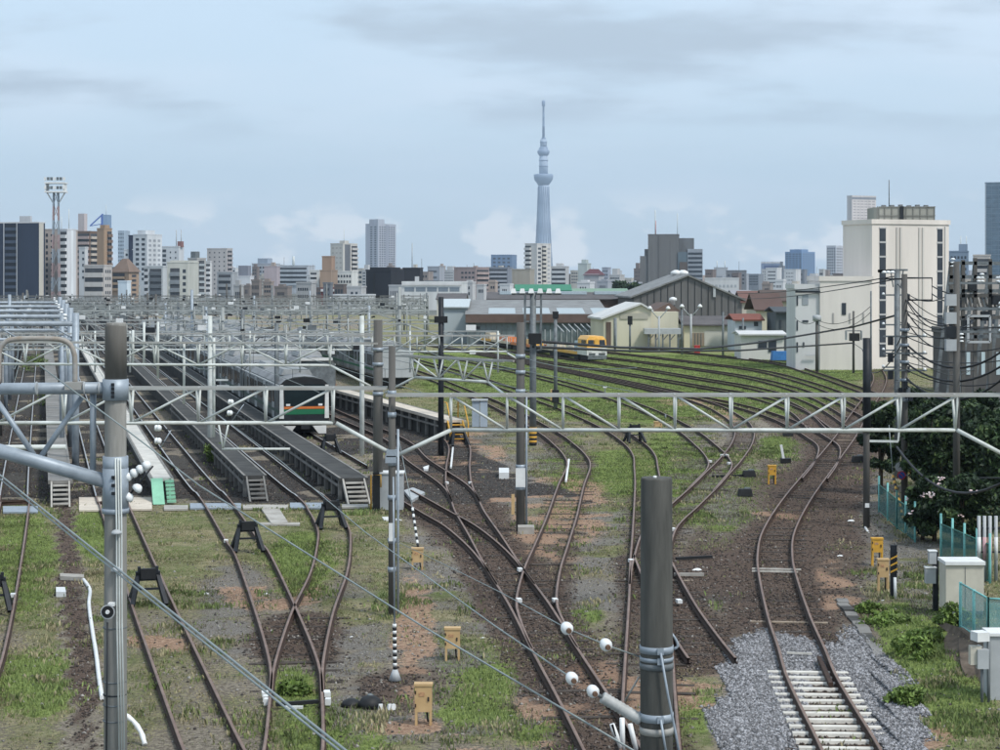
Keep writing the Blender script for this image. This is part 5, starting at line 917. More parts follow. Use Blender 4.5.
for i in range(4): MB().prism([(a + 3 + i * 4.9, 262.5, ze + 0.2), (a + 6.8 + i * 4.9, 262.5, ze + 0.2), (a + 6.8 + i * 4.9, 272, ze + 0.2 + (zr - ze) * 9.5 / 26), (a + 3 + i * 4.9, 272, ze + 0.2 + (zr - ze) * 9.5 / 26)], (0, 0, 0.08)).build('skylight', mat('skylight', (0.4, 0.46, 0.48), 0.4, 0.1), r)
for i in range(9): x = X_(556, 262) + i * 0.85; MB().bar((x, 261.2, ze - 1.2), (x + 0.9, 257, 2.0), 0.12).build('rafter', M['grey_box'], r)
for i in range(12): x = X_(545, 258) + i * 0.75; MB().bb(x - 0.06, x + 0.06, 257.9, 258.1, -0.2, 2.3).build('canopy_post', M['grey_box'], r)
r, a, b, ze, zr = shed('maintenance_shed', 'second dark-roofed shed behind the long low maintenance shed', 488, 640, 322, 300, 293, 14, fasc, darkroof)
for i in range(3): MB().bb(a + 2 + i * 8.4, a + 9 + i * 8.4, 330, 333, zr - 0.2, zr + 0.35).build('ridge_skylight', mat('ridge_pale', (0.42, 0.5, 0.54), 0.5, 0.1), r)
r, a, b, ze, zr = shed('gate_shed', 'grey shed end with a pale roof at the left of the sheds', 443, 467, 268, 308, 300, 14, wallm((0.33, 0.37, 0.39)), mat('pale_roof', (0.5, 0.55, 0.57), 0.6, 0.1))
MB().bb(a + 0.2, b - 0.2, 267.9, 267.97, 1.2, ze - 0.6).build('door_panel', wallm((0.4, 0.45, 0.47)), r)
r, a, b, ze, zr = shed('green_roofed_hall', 'long hall with a bright green roof under the broadcasting tower', 516, 571, 520, 291, 285, 10, wallm((0.3, 0.28, 0.26)), mat('green_roof', (0.03, 0.2, 0.11), 0.6, 0.1)); MB().bb(a, b, 519.5, 519.9, ze - 0.5, ze + 0.1).build('gutter', MATS['green_roof'], r)
r, a, b, ze, zr = shed('green_roofed_hall', 'smaller brown hall with a thin green roof edge', 571, 628, 540, 293, 289, 8, wallm((0.3, 0.24, 0.2)), mat('olive_roof', (0.2, 0.3, 0.22), 0.7, 0.1))
r, a, b, ze, zr = shed('arched_store', 'pale arched store left of the grey shed end', 437, 465, 400, 300, 294, 12, wallm((0.55, 0.53, 0.47)), darkroof)
# big gabled shed
d = 300; root = thing('gabled_shed', V(X_(688, d), d, 0), 'great dark grey gabled shed right of the cream building', 'shed'); zl, za, zr_ = H - (297 - HY) * d / F, H - (276.5 - HY) * d / F, H - (300 - HY) * d / F
xl, xa, xr_ = X_(634, d), X_(688, d), X_(742, d); back = Vector((-1.2, 22, 0))
MB().prism([(xl, d, -0.2), (xl, d, zl), (xa, d, za), (xr_, d, zr_), (xr_, d, -0.2)], back).build('gable_wall', gabm, root)
MB().prism([(xl - 0.6, d - 0.4, zl - 0.2), (xa, d - 0.4, za + 0.05), (xa, d - 0.4, za + 0.3), (xl - 0.6, d - 0.4, zl + 0.08)], back).build('roof_slope', corr, root); MB().prism([(xr_ + 0.6, d - 0.4, zr_ - 0.2), (xa + 0.01, d - 0.4, za + 0.05), (xa + 0.01, d - 0.4, za + 0.3), (xr_ + 0.6, d - 0.4, zr_ + 0.08)], back).build('roof_slope', corr, root)
for i in range(1, 16): x = xl + (xr_ - xl) * i / 16; z = (zl + (za - zl) * (x - xl) / (xa - xl)) if x < xa else (za + (zr_ - za) * (x - xa) / (xr_ - xa)); MB().bb(x - 0.05, x + 0.05, d - 0.06, d - 0.01, 0, z - 0.3).build('cladding_seam', M['dark_steel'], root)
for x in (676, 683): MB().lathe(V(X_(x, d + 14), d + 14, za - 0.4), [(0.5, 0), (0.5, 0.7), (0.95, 0.8), (0.9, 1.2), (0.3, 1.5)], 12).build('ventilator', M['white'], root)
MB().bb(X_(713, d), X_(715.5, d), d - 0.3, d - 0.07, H - (297 - HY) * d / F, H - (287 - HY) * d / F).build('downpipe', M['grey_box'], root)
# cream gable building with loading canopy
d = 246; root = thing('cream_depot_building', V(X_(627, d), d, 0), 'cream depot building with a gabled front beside the yellow train', 'building'); zl, za = H - (319 - HY) * d / F, H - (305 - HY) * d / F
x0, xa, x1 = X_(604, d), X_(641, d), X_(651, d); z1 = H - (311 - HY) * d / F
MB().prism([(x0, d, -0.2), (x0, d, zl), (xa, d, za), (x1, d, z1), (x1, d, -0.2)], (-1.2, 12, 0)).build('gable_wall', creamw, root)
MB().prism([(x0 - 0.4, d - 0.4, zl - 0.1), (xa, d - 0.4, za + 0.04), (xa, d - 0.4, za + 0.3), (x0 - 0.4, d - 0.4, zl + 0.15)], (-1.2, 12.6, 0)).build('roof_slope', wallm((0.6, 0.6, 0.58)), root); MB().prism([(x1 + 0.3, d - 0.4, z1 - 0.1), (xa + 0.01, d - 0.4, za + 0.04), (xa + 0.01, d - 0.4, za + 0.3), (x1 + 0.3, d - 0.4, z1 + 0.15)], (-1.2, 12.6, 0)).build('roof_slope', wallm((0.6, 0.6, 0.58)), root)
for xa_, xb_, ya, yb, m_ in ((606, 611, 322, 346, fasc), (614, 617, 318, 346, M['grey_box']), (620, 648, 313, 319, wallm((0.42, 0.4, 0.33)))): MB().bb(X_(xa_, d), X_(xb_, d), d - 0.12, d - 0.02, H - (yb - HY) * d / F, H - (ya - HY) * d / F).build('wall_panel', m_, root)
MB().bb(X_(651.2, d), X_(679, d), d + 1, d + 10, -0.2, H - (312 - HY) * d / F).build('side_block', creamw, root)
MB().bb(X_(643, d), X_(679, d), d - 3, d - 0.2, H - (333.5 - HY) * d / F, H - (328 - HY) * d / F).build('canopy', M['grey_box'], root)
for x in (647, 654, 661, 668, 676): MB().bb(X_(x, d) - 0.1, X_(x, d) + 0.1, d - 2.8, d - 2.6, -0.2, H - (333.6 - HY) * d / F).build('canopy_post', M['grey_steel'], root); MB().bar((X_(x, d), d - 2.7, H - (340 - HY) * d / F), (X_(x + 5, d), d - 2.7, H - (334 - HY) * d / F), 0.12).build('canopy_brace', M['grey_steel'], root)
MB().prism([(X_(655, d), d + 4, H - (311.9 - HY) * d / F), (X_(672, d), d + 4, H - (303 - HY) * d / F), (X_(684, d), d + 4, H - (311.9 - HY) * d / F)], (-1, 8, 0)).build('rear_gable', fasc, root)
MB().lathe(V(X_(673, d + 6), d + 6, H - (304 - HY) * d / F - 0.2), [(0.3, 0), (0.3, 0.5), (0.55, 0.6), (0.5, 0.9), (0.15, 1.05)], 12).build('ventilator', M['white'], root)
r, a, b, ze, zr = shed('cream_store', 'low cream store with a dark roof and a barred window', 684, 735, 250, 326, 317, 6, creamw, darkroof)
MB().bb(X_(692, 250), X_(704, 250), 249.85, 249.97, H - (346 - HY) * 250 / F, H - (333 - HY) * 250 / F).build('window', wallm((0.3, 0.24, 0.18)), r); MB().bb(X_(704.3, 250), X_(734, 250), 249.9, 249.98, 0.3, ze - 0.7).build('shutter', wallm((0.55, 0.54, 0.48)), r)
for i in range(1, 4): x = X_(692 + 3 * i, 250); MB().bb(x - 0.04, x + 0.04, 249.78, 249.84, H - (346 - HY) * 250 / F, H - (333 - HY) * 250 / F).build('window_bar', M['grey_steel'], r)
# houses behind the depot tracks, right
def house(lab, x0, x1, d, ye, yr, wall, roofc, dep=8, win=()):
    r, a, b, ze, zr = shed('house', lab, x0, x1, d, ye, yr, dep / 2, wallm(wall), wallm(roofc)); r['category'] = 'house'
    for u0, u1, y0, y1 in win: MB().bb(a + (b - a) * u0, a + (b - a) * u1, d - 0.1, d - 0.02, H - (y1 - HY) * d / F, H - (y0 - HY) * d / F).build('window', BWIN, r)
house('low white shed with dark windows beyond the depot tracks', 741, 784, 215, 335.5, 332, (0.64, 0.63, 0.6), (0.6, 0.6, 0.6), 6, ((0.4, 0.6, 341, 348), (0.64, 0.82, 340, 352)))
house('pale blue house with a red-brown roof', 735, 762, 240, 321, 315, (0.55, 0.6, 0.66), (0.2, 0.07, 0.05), 8, ((0.15, 0.4, 326, 329), (0.7, 0.85, 322, 326)))
house('dark grey house beside the white annexe', 776, 794, 235, 313, 308, (0.085, 0.1, 0.11), (0.07, 0.08, 0.09), 8, ((0.2, 0.3, 320, 328),))
house('cream house with a brown tiled roof', 756, 782, 260, 311, 294, (0.52, 0.47, 0.38), (0.11, 0.07, 0.06), 10, ((0.5, 0.7, 313, 318),))
house('brown roofed house behind the dark grey house', 765, 795, 275, 302, 291, (0.48, 0.43, 0.36), (0.1, 0.075, 0.065), 9, ((0.2, 0.35, 303, 308), (0.75, 0.95, 303, 309)))
house('house with a wide dull red roof right of the gabled shed', 742, 770, 300, 303, 292, (0.5, 0.46, 0.4), (0.17, 0.09, 0.075), 9)
house('white low house at the right of the great gabled shed', 734, 752, 330, 296, 291, (0.65, 0.66, 0.67), (0.3, 0.3, 0.32), 9, ((0.3, 0.7, 298, 301),))
bt = thing('blue_tarpaulin', g(780, 354), 'blue tarpaulin covered stack beside the low white shed', 'tarpaulin'); p = V(X_(780, 212), 212, 0); MB().box(p + V(0, 0, 0.55), (2.0, 1.2, 1.1), 0.1, top=(0.9, 0.8)).build('cover', mat('tarp_blue', (0.05, 0.2, 0.5), 0.6, 0.15, 3.0), bt, ); MB().box(p + V(0, 0, 0.05), (2.1, 1.3, 0.1), 0.1).build('pallet', M['sleeper'], bt)
# distant low rise filling the skyline behind everything
FILLC = [('light grey', (0.5, 0.5, 0.5)), ('blue-grey', (0.36, 0.38, 0.42)), ('brown', (0.30, 0.26, 0.24)), ('cream', (0.52, 0.49, 0.44)), ('dark grey', (0.22, 0.24, 0.27)), ('white', (0.6, 0.61, 0.62)), ('dark brown', (0.2, 0.165, 0.155)), ('tan', (0.4, 0.33, 0.29))]
MARKS = [(20, 'the navy block'), (90, 'the brown apartments'), (150, 'the tall white tower'), (218, 'the lone beige tower'), (270, 'the mauve block'), (326, 'the orange-brown block'), (345, 'the cream tower'), (380, 'the tall grey tower'), (412, 'the black building'), (470, 'the reddish brown block'), (502, 'the dark blue office'), (543, 'the broadcasting tower'), (590, 'the maroon roofed house'), (670, 'the stepped grey building'), (735, 'the pale curved hall'), (772, 'the small blue office'), (800, 'the broad blue tower'), (835, 'the white distant tower'), (895, 'the white office block'), (960, 'the substation frames'), (995, 'the blue glass tower')]
SEEN = {}
def place_label(x, kind, colr):
    mx, mn = min(MARKS, key=lambda t: abs(t[0] - x)); side = 'behind' if abs(x - mx) < 6 else 'left of' if x < mx else 'right of'
    lab = '%s %s %s %s' % (colr, kind, side, mn); SEEN[lab] = SEEN.get(lab, 0) + 1
    return lab if SEEN[lab] == 1 else ('second', 'third', 'fourth', 'fifth', 'sixth')[min(4, SEEN[lab] - 2)] + ' ' + lab
xx = -10.0
while xx < 1010:
    w_ = random.uniform(6, 18); dd = random.uniform(900, 1700); yt = random.uniform(266, 277)
    if 440 < xx < 640: yt += 2
    cn, c1 = random.choice(FILLC)
    q = Bld('low_rise_block', place_label(xx + w_ / 2, 'low-rise block in the far rooftops', cn), 'building', xx, xx + w_ * 0.7, xx + w_, yt, dd, 0.4, c1, group='far band of rooftops')
    q.grid('F', random.uniform(0.03, 0.2), random.uniform(0.75, 0.97), 0.3, 0.95, max(2, int(w_ / random.uniform(1.6, 4))), random.randint(3, 5), random.uniform(0.3, 0.85), random.uniform(0.3, 0.55))
    if random.random() < 0.5: q.hut(0.2, 0.7, 0.2, 0.7, random.uniform(1.5, 4))
    if random.random() < 0.3: q.mast(random.random(), 0.5, random.uniform(3, 8), 0.12, 'grey_steel')
    xx += w_ * random.uniform(0.6, 1.0)
xx = 0.0
while xx < 1005:
    w_ = random.uniform(8, 20); dd = random.uniform(520, 700); yt = random.uniform(281, 289)
    if not (xx < 225 or 635 < xx < 745 or 505 < xx < 570 or (835 < xx < 950)):
        cn, c1 = random.choice(FILLC); c1 = tuple(v * (0.75 if xx < 430 else 1) for v in c1)
        q = Bld('low_house_block', place_label(xx + w_ / 2, 'low house in the nearer rooftops', cn), 'building', xx, xx + w_ * 0.75, xx + w_, yt, dd, 0.35, c1, group='nearer band of rooftops')
        q.grid('F', random.uniform(0.04, 0.3), random.uniform(0.7, 0.96), random.uniform(0.4, 0.6), 0.92, random.randint(2, 6), 1 if yt > 285 else 2, random.uniform(0.3, 0.75), random.uniform(0.35, 0.55))
        if random.random() < 0.5: q.hut(random.uniform(0, 0.4), random.uniform(0.5, 0.95), 0.2, 0.8, random.uniform(0.6, 1.8))
    xx += w_ * random.uniform(0.8, 1.3)

# ---------------------------------------------------------------- broadcasting tower, floodlight mast
D = 6570.0; c0 = V(X_(543.5, D), D, 0)
sk = thing('broadcasting_tower', c0, 'very tall slender pale blue broadcasting tower in the far distance', 'tower'); stl = mat('tower_steel', (0.42, 0.5, 0.62), 0.6, 0.1, 0.02); stl2 = mat('tower_deck', (0.24, 0.31, 0.43), 0.5, 0.1, 0.02)
MB().lathe(c0, [(36, 0), (31, 60), (27, 130), (23.5, 200), (20.5, 270), (19, 335)], 18).build('shaft', stl, sk)
MB().lathe(c0, [(19, 336), (23, 342), (31, 352), (34, 362), (34.5, 372), (31, 374)], 24).build('observation_deck', stl2, sk); MB().lathe(c0, [(15.5, 374.5), (14.5, 438)], 16).build('upper_shaft', stl, sk)
MB().lathe(c0, [(15, 438.5), (20, 446), (21.5, 452), (20, 458), (16, 460), (16, 466), (12.5, 470)], 20).build('upper_deck', stl2, sk); MB().lathe(c0, [(12, 470.5), (11, 496), (4.6, 498)], 14).build('neck', stl, sk)
MB().lathe(c0, [(4.6, 498.5), (4.2, 540), (5.2, 541), (4.2, 543), (3.6, 575), (4.6, 576), (3.6, 578), (3.2, 612), (6, 614), (6, 630), (3, 634)], 12).build('antenna', stl2, sk)
for z, r_ in ((400, 15.6), (420, 15.2), (484, 12), (498, 7)): MB().lathe(c0, [(r_ + 0.4, z), (r_ + 1.2, z + 2), (r_ + 0.4, z + 4)], 16).build('ring', stl2, sk)
mbx = MB()
for i in range(18):
    w0 = 2 * math.pi * i / 18
    for s_ in (-1, 1):
        pts = []
        for j in range(12):
            z = j * 30.0; r_ = np.interp(z, [0, 60, 130, 200, 270, 335], [36, 31, 27, 23.5, 20.5, 19]) + 0.6; pts.append(c0 + V(r_ * math.cos(w0 + s_ * 0.045 * j), r_ * math.sin(w0 + s_ * 0.045 * j), z))
        mbx.tube(pts, 0.8, 4)
mbx.build('lattice', stl2, sk)['kind'] = 'stuff'
d = 420.0; c0 = V(X_(56, d), d, 0); fm = thing('floodlight_mast', c0, 'red and white lattice floodlight mast above the left-hand apartments', 'floodlight mast')
ztop = H - (192 - HY) * d / F
pinkm = mat('mast_pink', (0.36, 0.27, 0.27), 0.6, 0.15, 0.5)
for i in range(9):
    z0, z1 = ztop * i / 9, ztop * (i + 1) / 9; r0_, r1_ = 0.85 - 0.35 * i / 9, 0.85 - 0.35 * (i + 1) / 9; q = MB()
    for sx, sy in ((-1, -1), (1, -1), (1, 1), (-1, 1)): q.bar(c0 + V(sx * r0_, sy * r0_, z0), c0 + V(sx * r1_, sy * r1_, z1), 0.2); q.bar(c0 + V(sx * r0_, sy * r0_, z0), c0 + V(-sy * r1_ if sx * sy > 0 else sy * r1_ * -1, sx * r1_ if sx * sy < 0 else sx * r1_ * 1, z1), 0.11)
    q.build('lattice_section', pinkm if i % 2 else M['galv'], fm)
for z in (ztop, ztop + 2.0): MB().box(c0 + V(0, 0, z), (4.6, 3.2, 0.3)).build('platform', M['white'], fm)
for sx in (-1, 1): MB().bar(c0 + V(sx * 0.6, 0, ztop - 2.5), c0 + V(sx * 2.1, 0, ztop), 0.25).build('strut', M['white'], fm)
for i in range(7):
    for z in (ztop + 0.9, ztop + 2.9): MB().box(c0 + V(-2.1 + 0.7 * i, -1.4, z), (0.5, 0.4, 0.7)).build('lamp_head', M['grey_steel'] if i % 3 else M['white'], fm)
for sx in (-1, 1): MB().box(c0 + V(sx * 2.0, 0, ztop + 1.1), (0.2, 3.0, 1.9)).build('frame', M['white'], fm)

# ---------------------------------------------------------------- poles and cables on the right
def upole(lab, x, d, ytop, r=0.15, m='grey_pole', cat='utility pole', name='utility_pole', n=10):
    c_ = V(X_(x, d), d, 0); root = thing(name, c_, lab, cat, 'utility poles'); h = H - (ytop - HY) * d / F
    MB().tube([c_ + V(0, 0, -0.3), c_ + V(0, 0, h)], [r, r * 0.85], n).build('shaft', M[m], root); return root, c_, h
def cross(root, a, b, w=0.09, m='grey_steel', name='cross_arm'): MB().bar(a, b, w).build(name, M[m], root)
lampw = M['white']
r, c_, h = upole('dark lattice-topped post carrying a row of white flood lamps', 533, 105, 293, 0.2, 'grey_steel')
MB().box(c_ + V(0, 0, h * 0.86), (0.9, 0.5, 2.2)).build('head_frame', M['grey_steel'], r) if False else None
for s_ in (-0.45, 0.45): cross(r, c_ + V(s_, 0, h - 3.2), c_ + V(s_, 0, h), 0.12)
for z in (0, -0.8, -1.6, -2.4, -3.2): cross(r, c_ + V(-0.45, 0, h + z), c_ + V(0.45, 0, h + z), 0.08)
cross(r, c_ + V(-1.2, 0, h - 0.05), c_ + V(1.6, 0, h - 0.05), 0.1)
for i in range(6): MB().box(c_ + V(-1.1 + 0.5 * i, -0.15, h + 0.12), (0.34, 0.3, 0.26), 0, top=(0.6, 0.6)).build('flood_lamp', lampw, r)
MB().box(c_ + V(0.1, -0.25, 6.0), (0.7, 0.5, 0.6)).build('switch_gear', M['black'], r)
for i in range(8): MB().tube([c_ + V(0, -0.02, 0.05 + i * 0.12), c_ + V(0, -0.02, 0.17 + i * 0.12)], 0.23, 8).build('warning_stripe', M['yellow'] if i % 2 else M['black'], r)
r, c_, h = upole('dark post with a black box at its foot right of the flood-lamp post', 555.5, 133, 315, 0.14, 'grey_steel'); MB().box(c_ + V(0, 0, h), (0.42, 0.3, 0.5)).build('signal_head', M['black'], r); MB().box(c_ + V(0.0, -0.1, 1.0), (0.5, 0.4, 0.9)).build('foot_box', M['black'], r); MB().box(c_ + V(-0.3, -0.12, 1.1), (0.12, 0.3, 0.8)).build('foot_plate', M['tan'], r)
r, c_, h = upole('slim post at the foot of the green slope with a small white head', 605, 147, 387, 0.05, 'grey_steel', 'marker post', 'marker_post'); MB().box(c_ + V(0, 0, h), (0.3, 0.1, 0.14)).build('head', lampw, r)
r, c_, h = upole('short dark post on the pinkish gravel', 665.5, 125, 414, 0.06, 'grey_steel', 'marker post', 'marker_post')
# street-type lamps by the cream depot
for x, d, yt, lab in ((659, 236, 308, 'twin-armed lamp post before the cream depot building'), (691, 238, 306, 'lamp post with a side arm before the cream store')):
    r, c_, h = upole(lab, x, d, yt + 8, 0.14, 'grey_box', 'lamp post', 'lamp_post')
    for s_ in (-1, 1): MB().tube([c_ + V(0, 0, h - 0.4), c_ + V(s_ * 0.8, 0, h + 0.5), c_ + V(s_ * 1.1, 0, h + 0.9)], 0.06, 6).build('arm', M['grey_box'], r); MB().lathe(c_ + V(s_ * 1.15, 0, h + 0.85), [(0.28, 0), (0.3, 0.15), (0.1, 0.4)], 10).build('lamp', lampw, r)
for x, d, yt, lab in ((630, 236, 318, 'signal post with a black plate before the cream depot building'), (682, 230, 310, 'dark pole at the corner of the cream depot'), (723, 225, 312, 'dark pole in front of the cream store'), (743, 232, 318, 'grey pole beside the pale blue house'), (615, 238, 318, 'pale pole at the left of the cream depot front')):
    r, c_, h = upole(lab, x, d, yt, 0.14, 'grey_steel'); 
    if x == 630: MB().box(c_ + V(0, -0.1, h - 0.3), (0.6, 0.2, 1.1)).build('signal_plate', M['black'], r)
rb = thing('red_box', g(697, 352), 'small red box by the cream store', 'box'); p = g(697, 353); MB().box(p + V(0, 0, 0.45), (0.7, 0.5, 0.9)).build('body', M['red'], rb); MB().box(p + V(0, 0, 0.93), (0.76, 0.56, 0.06)).build('lid', M['red'], rb)
# utility poles in front of the white block
u817, c817, h817 = upole('utility pole with a grey transformer before the office wing', 817, 186, 316, 0.17); MB().lathe(c817 + V(0, 0, h817 - 0.5), [(0.42, 0), (0.45, 0.5), (0.3, 0.6)], 12).build('transformer', M['grey_box'], u817)
u853, c853, h853 = upole('utility pole with a caged black transformer before the white office block', 853.5, 184, 311, 0.13); MB().box(c853 + V(0.05, -0.2, H - (337 - HY) * 184 / F), (0.95, 0.6, 0.75)).build('transformer', M['black'], u853); cross(u853, c853 + V(-0.8, 0, 4.2), c853 + V(0.8, 0, 4.2)); 
for s_ in (-1, 1): MB().bb(c853.x + s_ * 0.75 - 0.03, c853.x + s_ * 0.75 + 0.03, c853.y - 0.5, c853.y + 0.3, 3.3, 4.2).build('cage_side', M['grey_box'], u853)
r, c_, h = upole('thin dark pole left of the window strip of the white block', 871, 170, 291, 0.09, 'grey_steel')
u867, c867, h867 = upole('grey post beside the right-hand track with a white number plate', 866.5, 70.5, 338, 0.13); MB().box(c867 + V(0, -0.14, H - (505 - HY) * 70.5 / F), (0.16, 0.03, 0.16)).build('number_plate', lampw, u867); MB().tube([c867 + V(0, -0.05, 3.6), c867 + V(0, -0.05, h867)], 0.15, 10).build('dark_sleeve', M['dark_steel'], u867)
cross(u867, at(866, 441, 70.5), at(898, 441.5, 70.5), 0.08, 'white_paint', 'bracket_arm'); MB().tube([at(866, 432, 70.5), at(740, 431.5, 72)], 0.05, 6).build('tie_pipe', M['white_paint'], u867); cross(u867, at(898, 441.5, 70.5), at(899, 432, 70.5), 0.06, 'white_paint', 'bracket_arm')
MB().tube([at(865, 527, 70.5), at(869, 534, 69)], 0.05, 6).build('foot_pipe', lampw, u867)
u897, c897, h897 = upole('tall grey pole with a T-shaped top before the white office block', 897, 88, 270, 0.15, 'grey_steel'); cross(u897, c897 + V(-0.45, 0, h897), c897 + V(0.5, 0, h897), 0.09)
for s_ in (-0.3, 0.0, 0.3): cross(u897, c897 + V(s_, 0, h897), c897 + V(s_ * 0.6, 0, h897 - 0.8), 0.05)
for z in (8.6, 7.2, 6.0, 5.2): cross(u897, c897 + V(-0.7, 0, z), c897 + V(0.55, 0, z), 0.07); insul(u897, c897 + V(-0.65, -0.05, z + 0.06), n=1, r=0.07); MB().box(c897 + V(0.5, -0.05, z - 0.1), (0.16, 0.16, 0.3)).build('fuse_box', M['dark_steel'], u897)
u905, c905, h905 = upole('tall concrete pole carrying the round no-stopping sign', 904.5, 77, 274, 0.14, 'grey_pole', n=12)
MB().tube([at(907, 278, 77), at(932, 278, 77), at(932, 300, 77), at(907, 300, 77)], 0.035, 6).build('hoop_arm', M['dark_steel'], u905); cross(u905, at(884, 279, 77), at(904, 279, 77), 0.07, 'dark_steel')
for x in (884, 888, 892): insul(u905, at(x, 272, 77), n=1, r=0.12); MB().tube([at(878, 271, 77), at(893, 271, 77)], 0.06, 6).build('switch', M['black'], u905)
for y in (330, 345, 362, 380, 400): MB().tube([at(904.5, y + 1.5, 77), at(904.5, y - 1.5, 77)], 0.19, 10).build('band', M['galv'], u905)
for z in (7.0, 6.3, 5.6): cross(u905, c905 + V(-0.9, -0.1, z), c905 + V(0.9, -0.1, z), 0.07, 'grey_steel'); insul(u905, c905 + V(0.8, -0.12, z + 0.05), n=1, r=0.07); MB().box(c905 + V(-0.6, -0.12, z - 0.18), (0.2, 0.2, 0.36)).build('fuse_box', M['dark_steel'], u905)
for i in range(6): MB().box(c905 + V(-0.35 + 0.11 * i, -0.25, 5.0 - 0.25 * (i % 3)), (0.16, 0.2, 0.3)).build('junction_box', M['dark_steel'] if i % 2 else M['grey_steel'], u905)
sg = thing('no_stopping_sign', at(901.5, 475, 76.6), 'round blue sign with red ring and slash on the concrete pole', 'sign'); p = at(901.5, 475.3, 76.6)
MB().lathe(p, [(0.175, -0.02), (0.175, 0.0)], 24, 0, 'Y').build('red_ring', M['red'], sg); MB().lathe(p, [(0.135, -0.026), (0.135, -0.0215)], 24, 0, 'Y').build('blue_disc', M['blue'], sg)
MB().bar(p + V(-0.11, -0.03, 0.11), p + V(0.11, -0.03, -0.11), 0.03).build('slash', M['red'], sg); MB().box(p + V(0.16, 0.06, 0), (0.3, 0.03, 0.05)).build('bracket', M['galv'], sg)
MB().lathe(at(900, 467, 76.75), [(0.2, -0.02), (0.2, 0.0)], 18, 0, 'Y').build('rear_disc', M['grey_box'], sg); MB().box(at(910.5, 469, 76.7), (0.16, 0.08, 0.3)).build('orange_tag', M['orange'], sg)
u956, c956, h956 = upole('pale concrete pole rising from the shrubs at the right', 956.5, 73, 262, 0.14, 'grey_pole', n=12)
for y, m_ in ((300, 'grey_box'), (318, 'grey_box'), (332, 'dark_steel'), (345, 'grey_box')): MB().box(at(950, y, 73) + V(0, -0.1, 0), (0.4, 0.3, 0.45)).build('junction_box', M[m_], u956)
for z in (9.2, 8.2, 7.3): cross(u956, c956 + V(-0.3, 0, z), c956 + V(1.9, 0, z), 0.09, 'grey_steel'); insul(u956, c956 + V(1.7, -0.05, z + 0.06), n=2, r=0.08)
gsl = thing('guy_sleeve', g(905, 524), 'yellow and black striped guy sleeve leaning on the green fence', 'guy sleeve'); striped(gsl, g(904, 523), at(893, 476, 77), 0.06, 16, 'yellow', 'black'); MB().tube([at(893, 476, 77), at(889, 425, 78)], 0.02, 5).build('guy_wire', M['wire'], gsl)
# steel substation frames at the right edge
sf = thing('substation_frame', V(X_(975, 118), 118, 0), 'dark steel frames of a small substation at the right edge', 'substation'); d = 118
for x in (951, 963, 975, 990, 1004):
    MB().bar(V(X_(x, d), d, -0.2), at(x, 256 + (x % 7), d), 0.22).build('column', M['grey_pole'], sf); MB().bar(V(X_(x, d), d + 5, -0.2), at(x, 262, d + 5), 0.2).build('column', M['grey_steel'], sf)
for y in (263, 277, 291, 296, 309, 318, 331, 337): MB().bar(at(949, y, d), at(1010, y + random.uniform(-1, 1), d), 0.22).build('beam', M['grey_steel'] if y % 2 else M['grey_pole'], sf)
for i in range(14): x = 952 + i * 4; MB().bar(at(x, 296, d), at(x + 4, 309, d), 0.1).build('lattice_bar', M['grey_pole'], sf)
for i in range(6): x, y = random.uniform(950, 1003), random.choice((266, 281, 299, 312, 322, 341)); insul(sf, at(x, y, d - 0.4), n=random.choice((2, 3)), r=0.16, gap=0.22)
for x, y in ((957, 305), (972, 286), (985, 316), (996, 300), (966, 325)): MB().box(at(x, y, d - 0.3), (0.5, 0.4, 0.6)).build('switch_box', M['dark_steel'], sf)
for x0, y0, x1, y1 in ((968, 316, 968, 342), (990, 316, 990, 342), (968, 316, 990, 316), (968, 342, 990, 342)): MB().bar(at(x0, y0, d - 0.5), at(x1, y1, d - 0.5), 0.14).build('pale_frame', M['grey_box'], sf)
def cab(lab, pts, r=0.02, sag=0.0, m='cable'): wire(lab, pts, r, m, sag, 'hanging_cable', 'cables on the right')
cab('upper thick black cable sweeping from the flood-lamp post to the white block', ((533, 341, 104.8), (620, 347.5, 128), (700, 349, 150), (760, 342.5, 165), (853, 327, 183.5), (897, 315, 150)), 0.085)
cab('lower thick black cable sweeping from the flood-lamp post to the caged transformer', ((533, 347, 104.8), (640, 351.5, 132), (740, 350.5, 160), (853, 343, 183.6)), 0.075)
cab('black cable looping down from the caged transformer', ((853, 343, 183), (862, 349, 160), (867, 362, 130), (868, 380, 72)), 0.03)
for i, (a, b, sg_) in enumerate((((907, 300, 77), (956, 322, 73), 0.5), ((907, 312, 77), (956, 333, 73), 0.55), ((907, 322, 77), (956, 345, 73), 0.5), ((907, 345, 77), (1010, 345, 70), 0.9), ((905, 362, 77), (1010, 360, 70), 0.8), ((905, 377, 77), (1010, 372, 70), 1.0),
        ((932, 286, 77), (956, 295, 73), 0.05), ((932, 294, 77), (956, 305, 73), 0.05), ((817, 320, 186), (871, 306, 170), 0.9), ((817, 324, 186), (871, 312, 170), 1.0), ((897, 276, 88), (735, 293, 230), 0.3), ((897, 279, 88), (735, 298, 230), 0.4), ((897, 447, 71), (1010, 478, 56), 1.0), ((956, 478, 73), (1004, 478, 60), 0.0), ((897, 380, 88), (905, 402, 77), 0.2), ((795, 318, 190), (817, 320, 186), 0.5), ((904, 330, 77), (884, 355, 120), 0.4), ((904, 340, 77), (870, 372, 120), 0.5))):
    cab(('%s of the cables strung between the right-hand poles' % ('first second third fourth fifth sixth seventh eighth ninth tenth eleventh twelfth thirteenth fourteenth fifteenth sixteenth seventeenth eighteenth'.split()[i])) + ', counted from the top left', (a, b), 0.028 if i not in (3, 4, 5, 12) else 0.045, sg_)

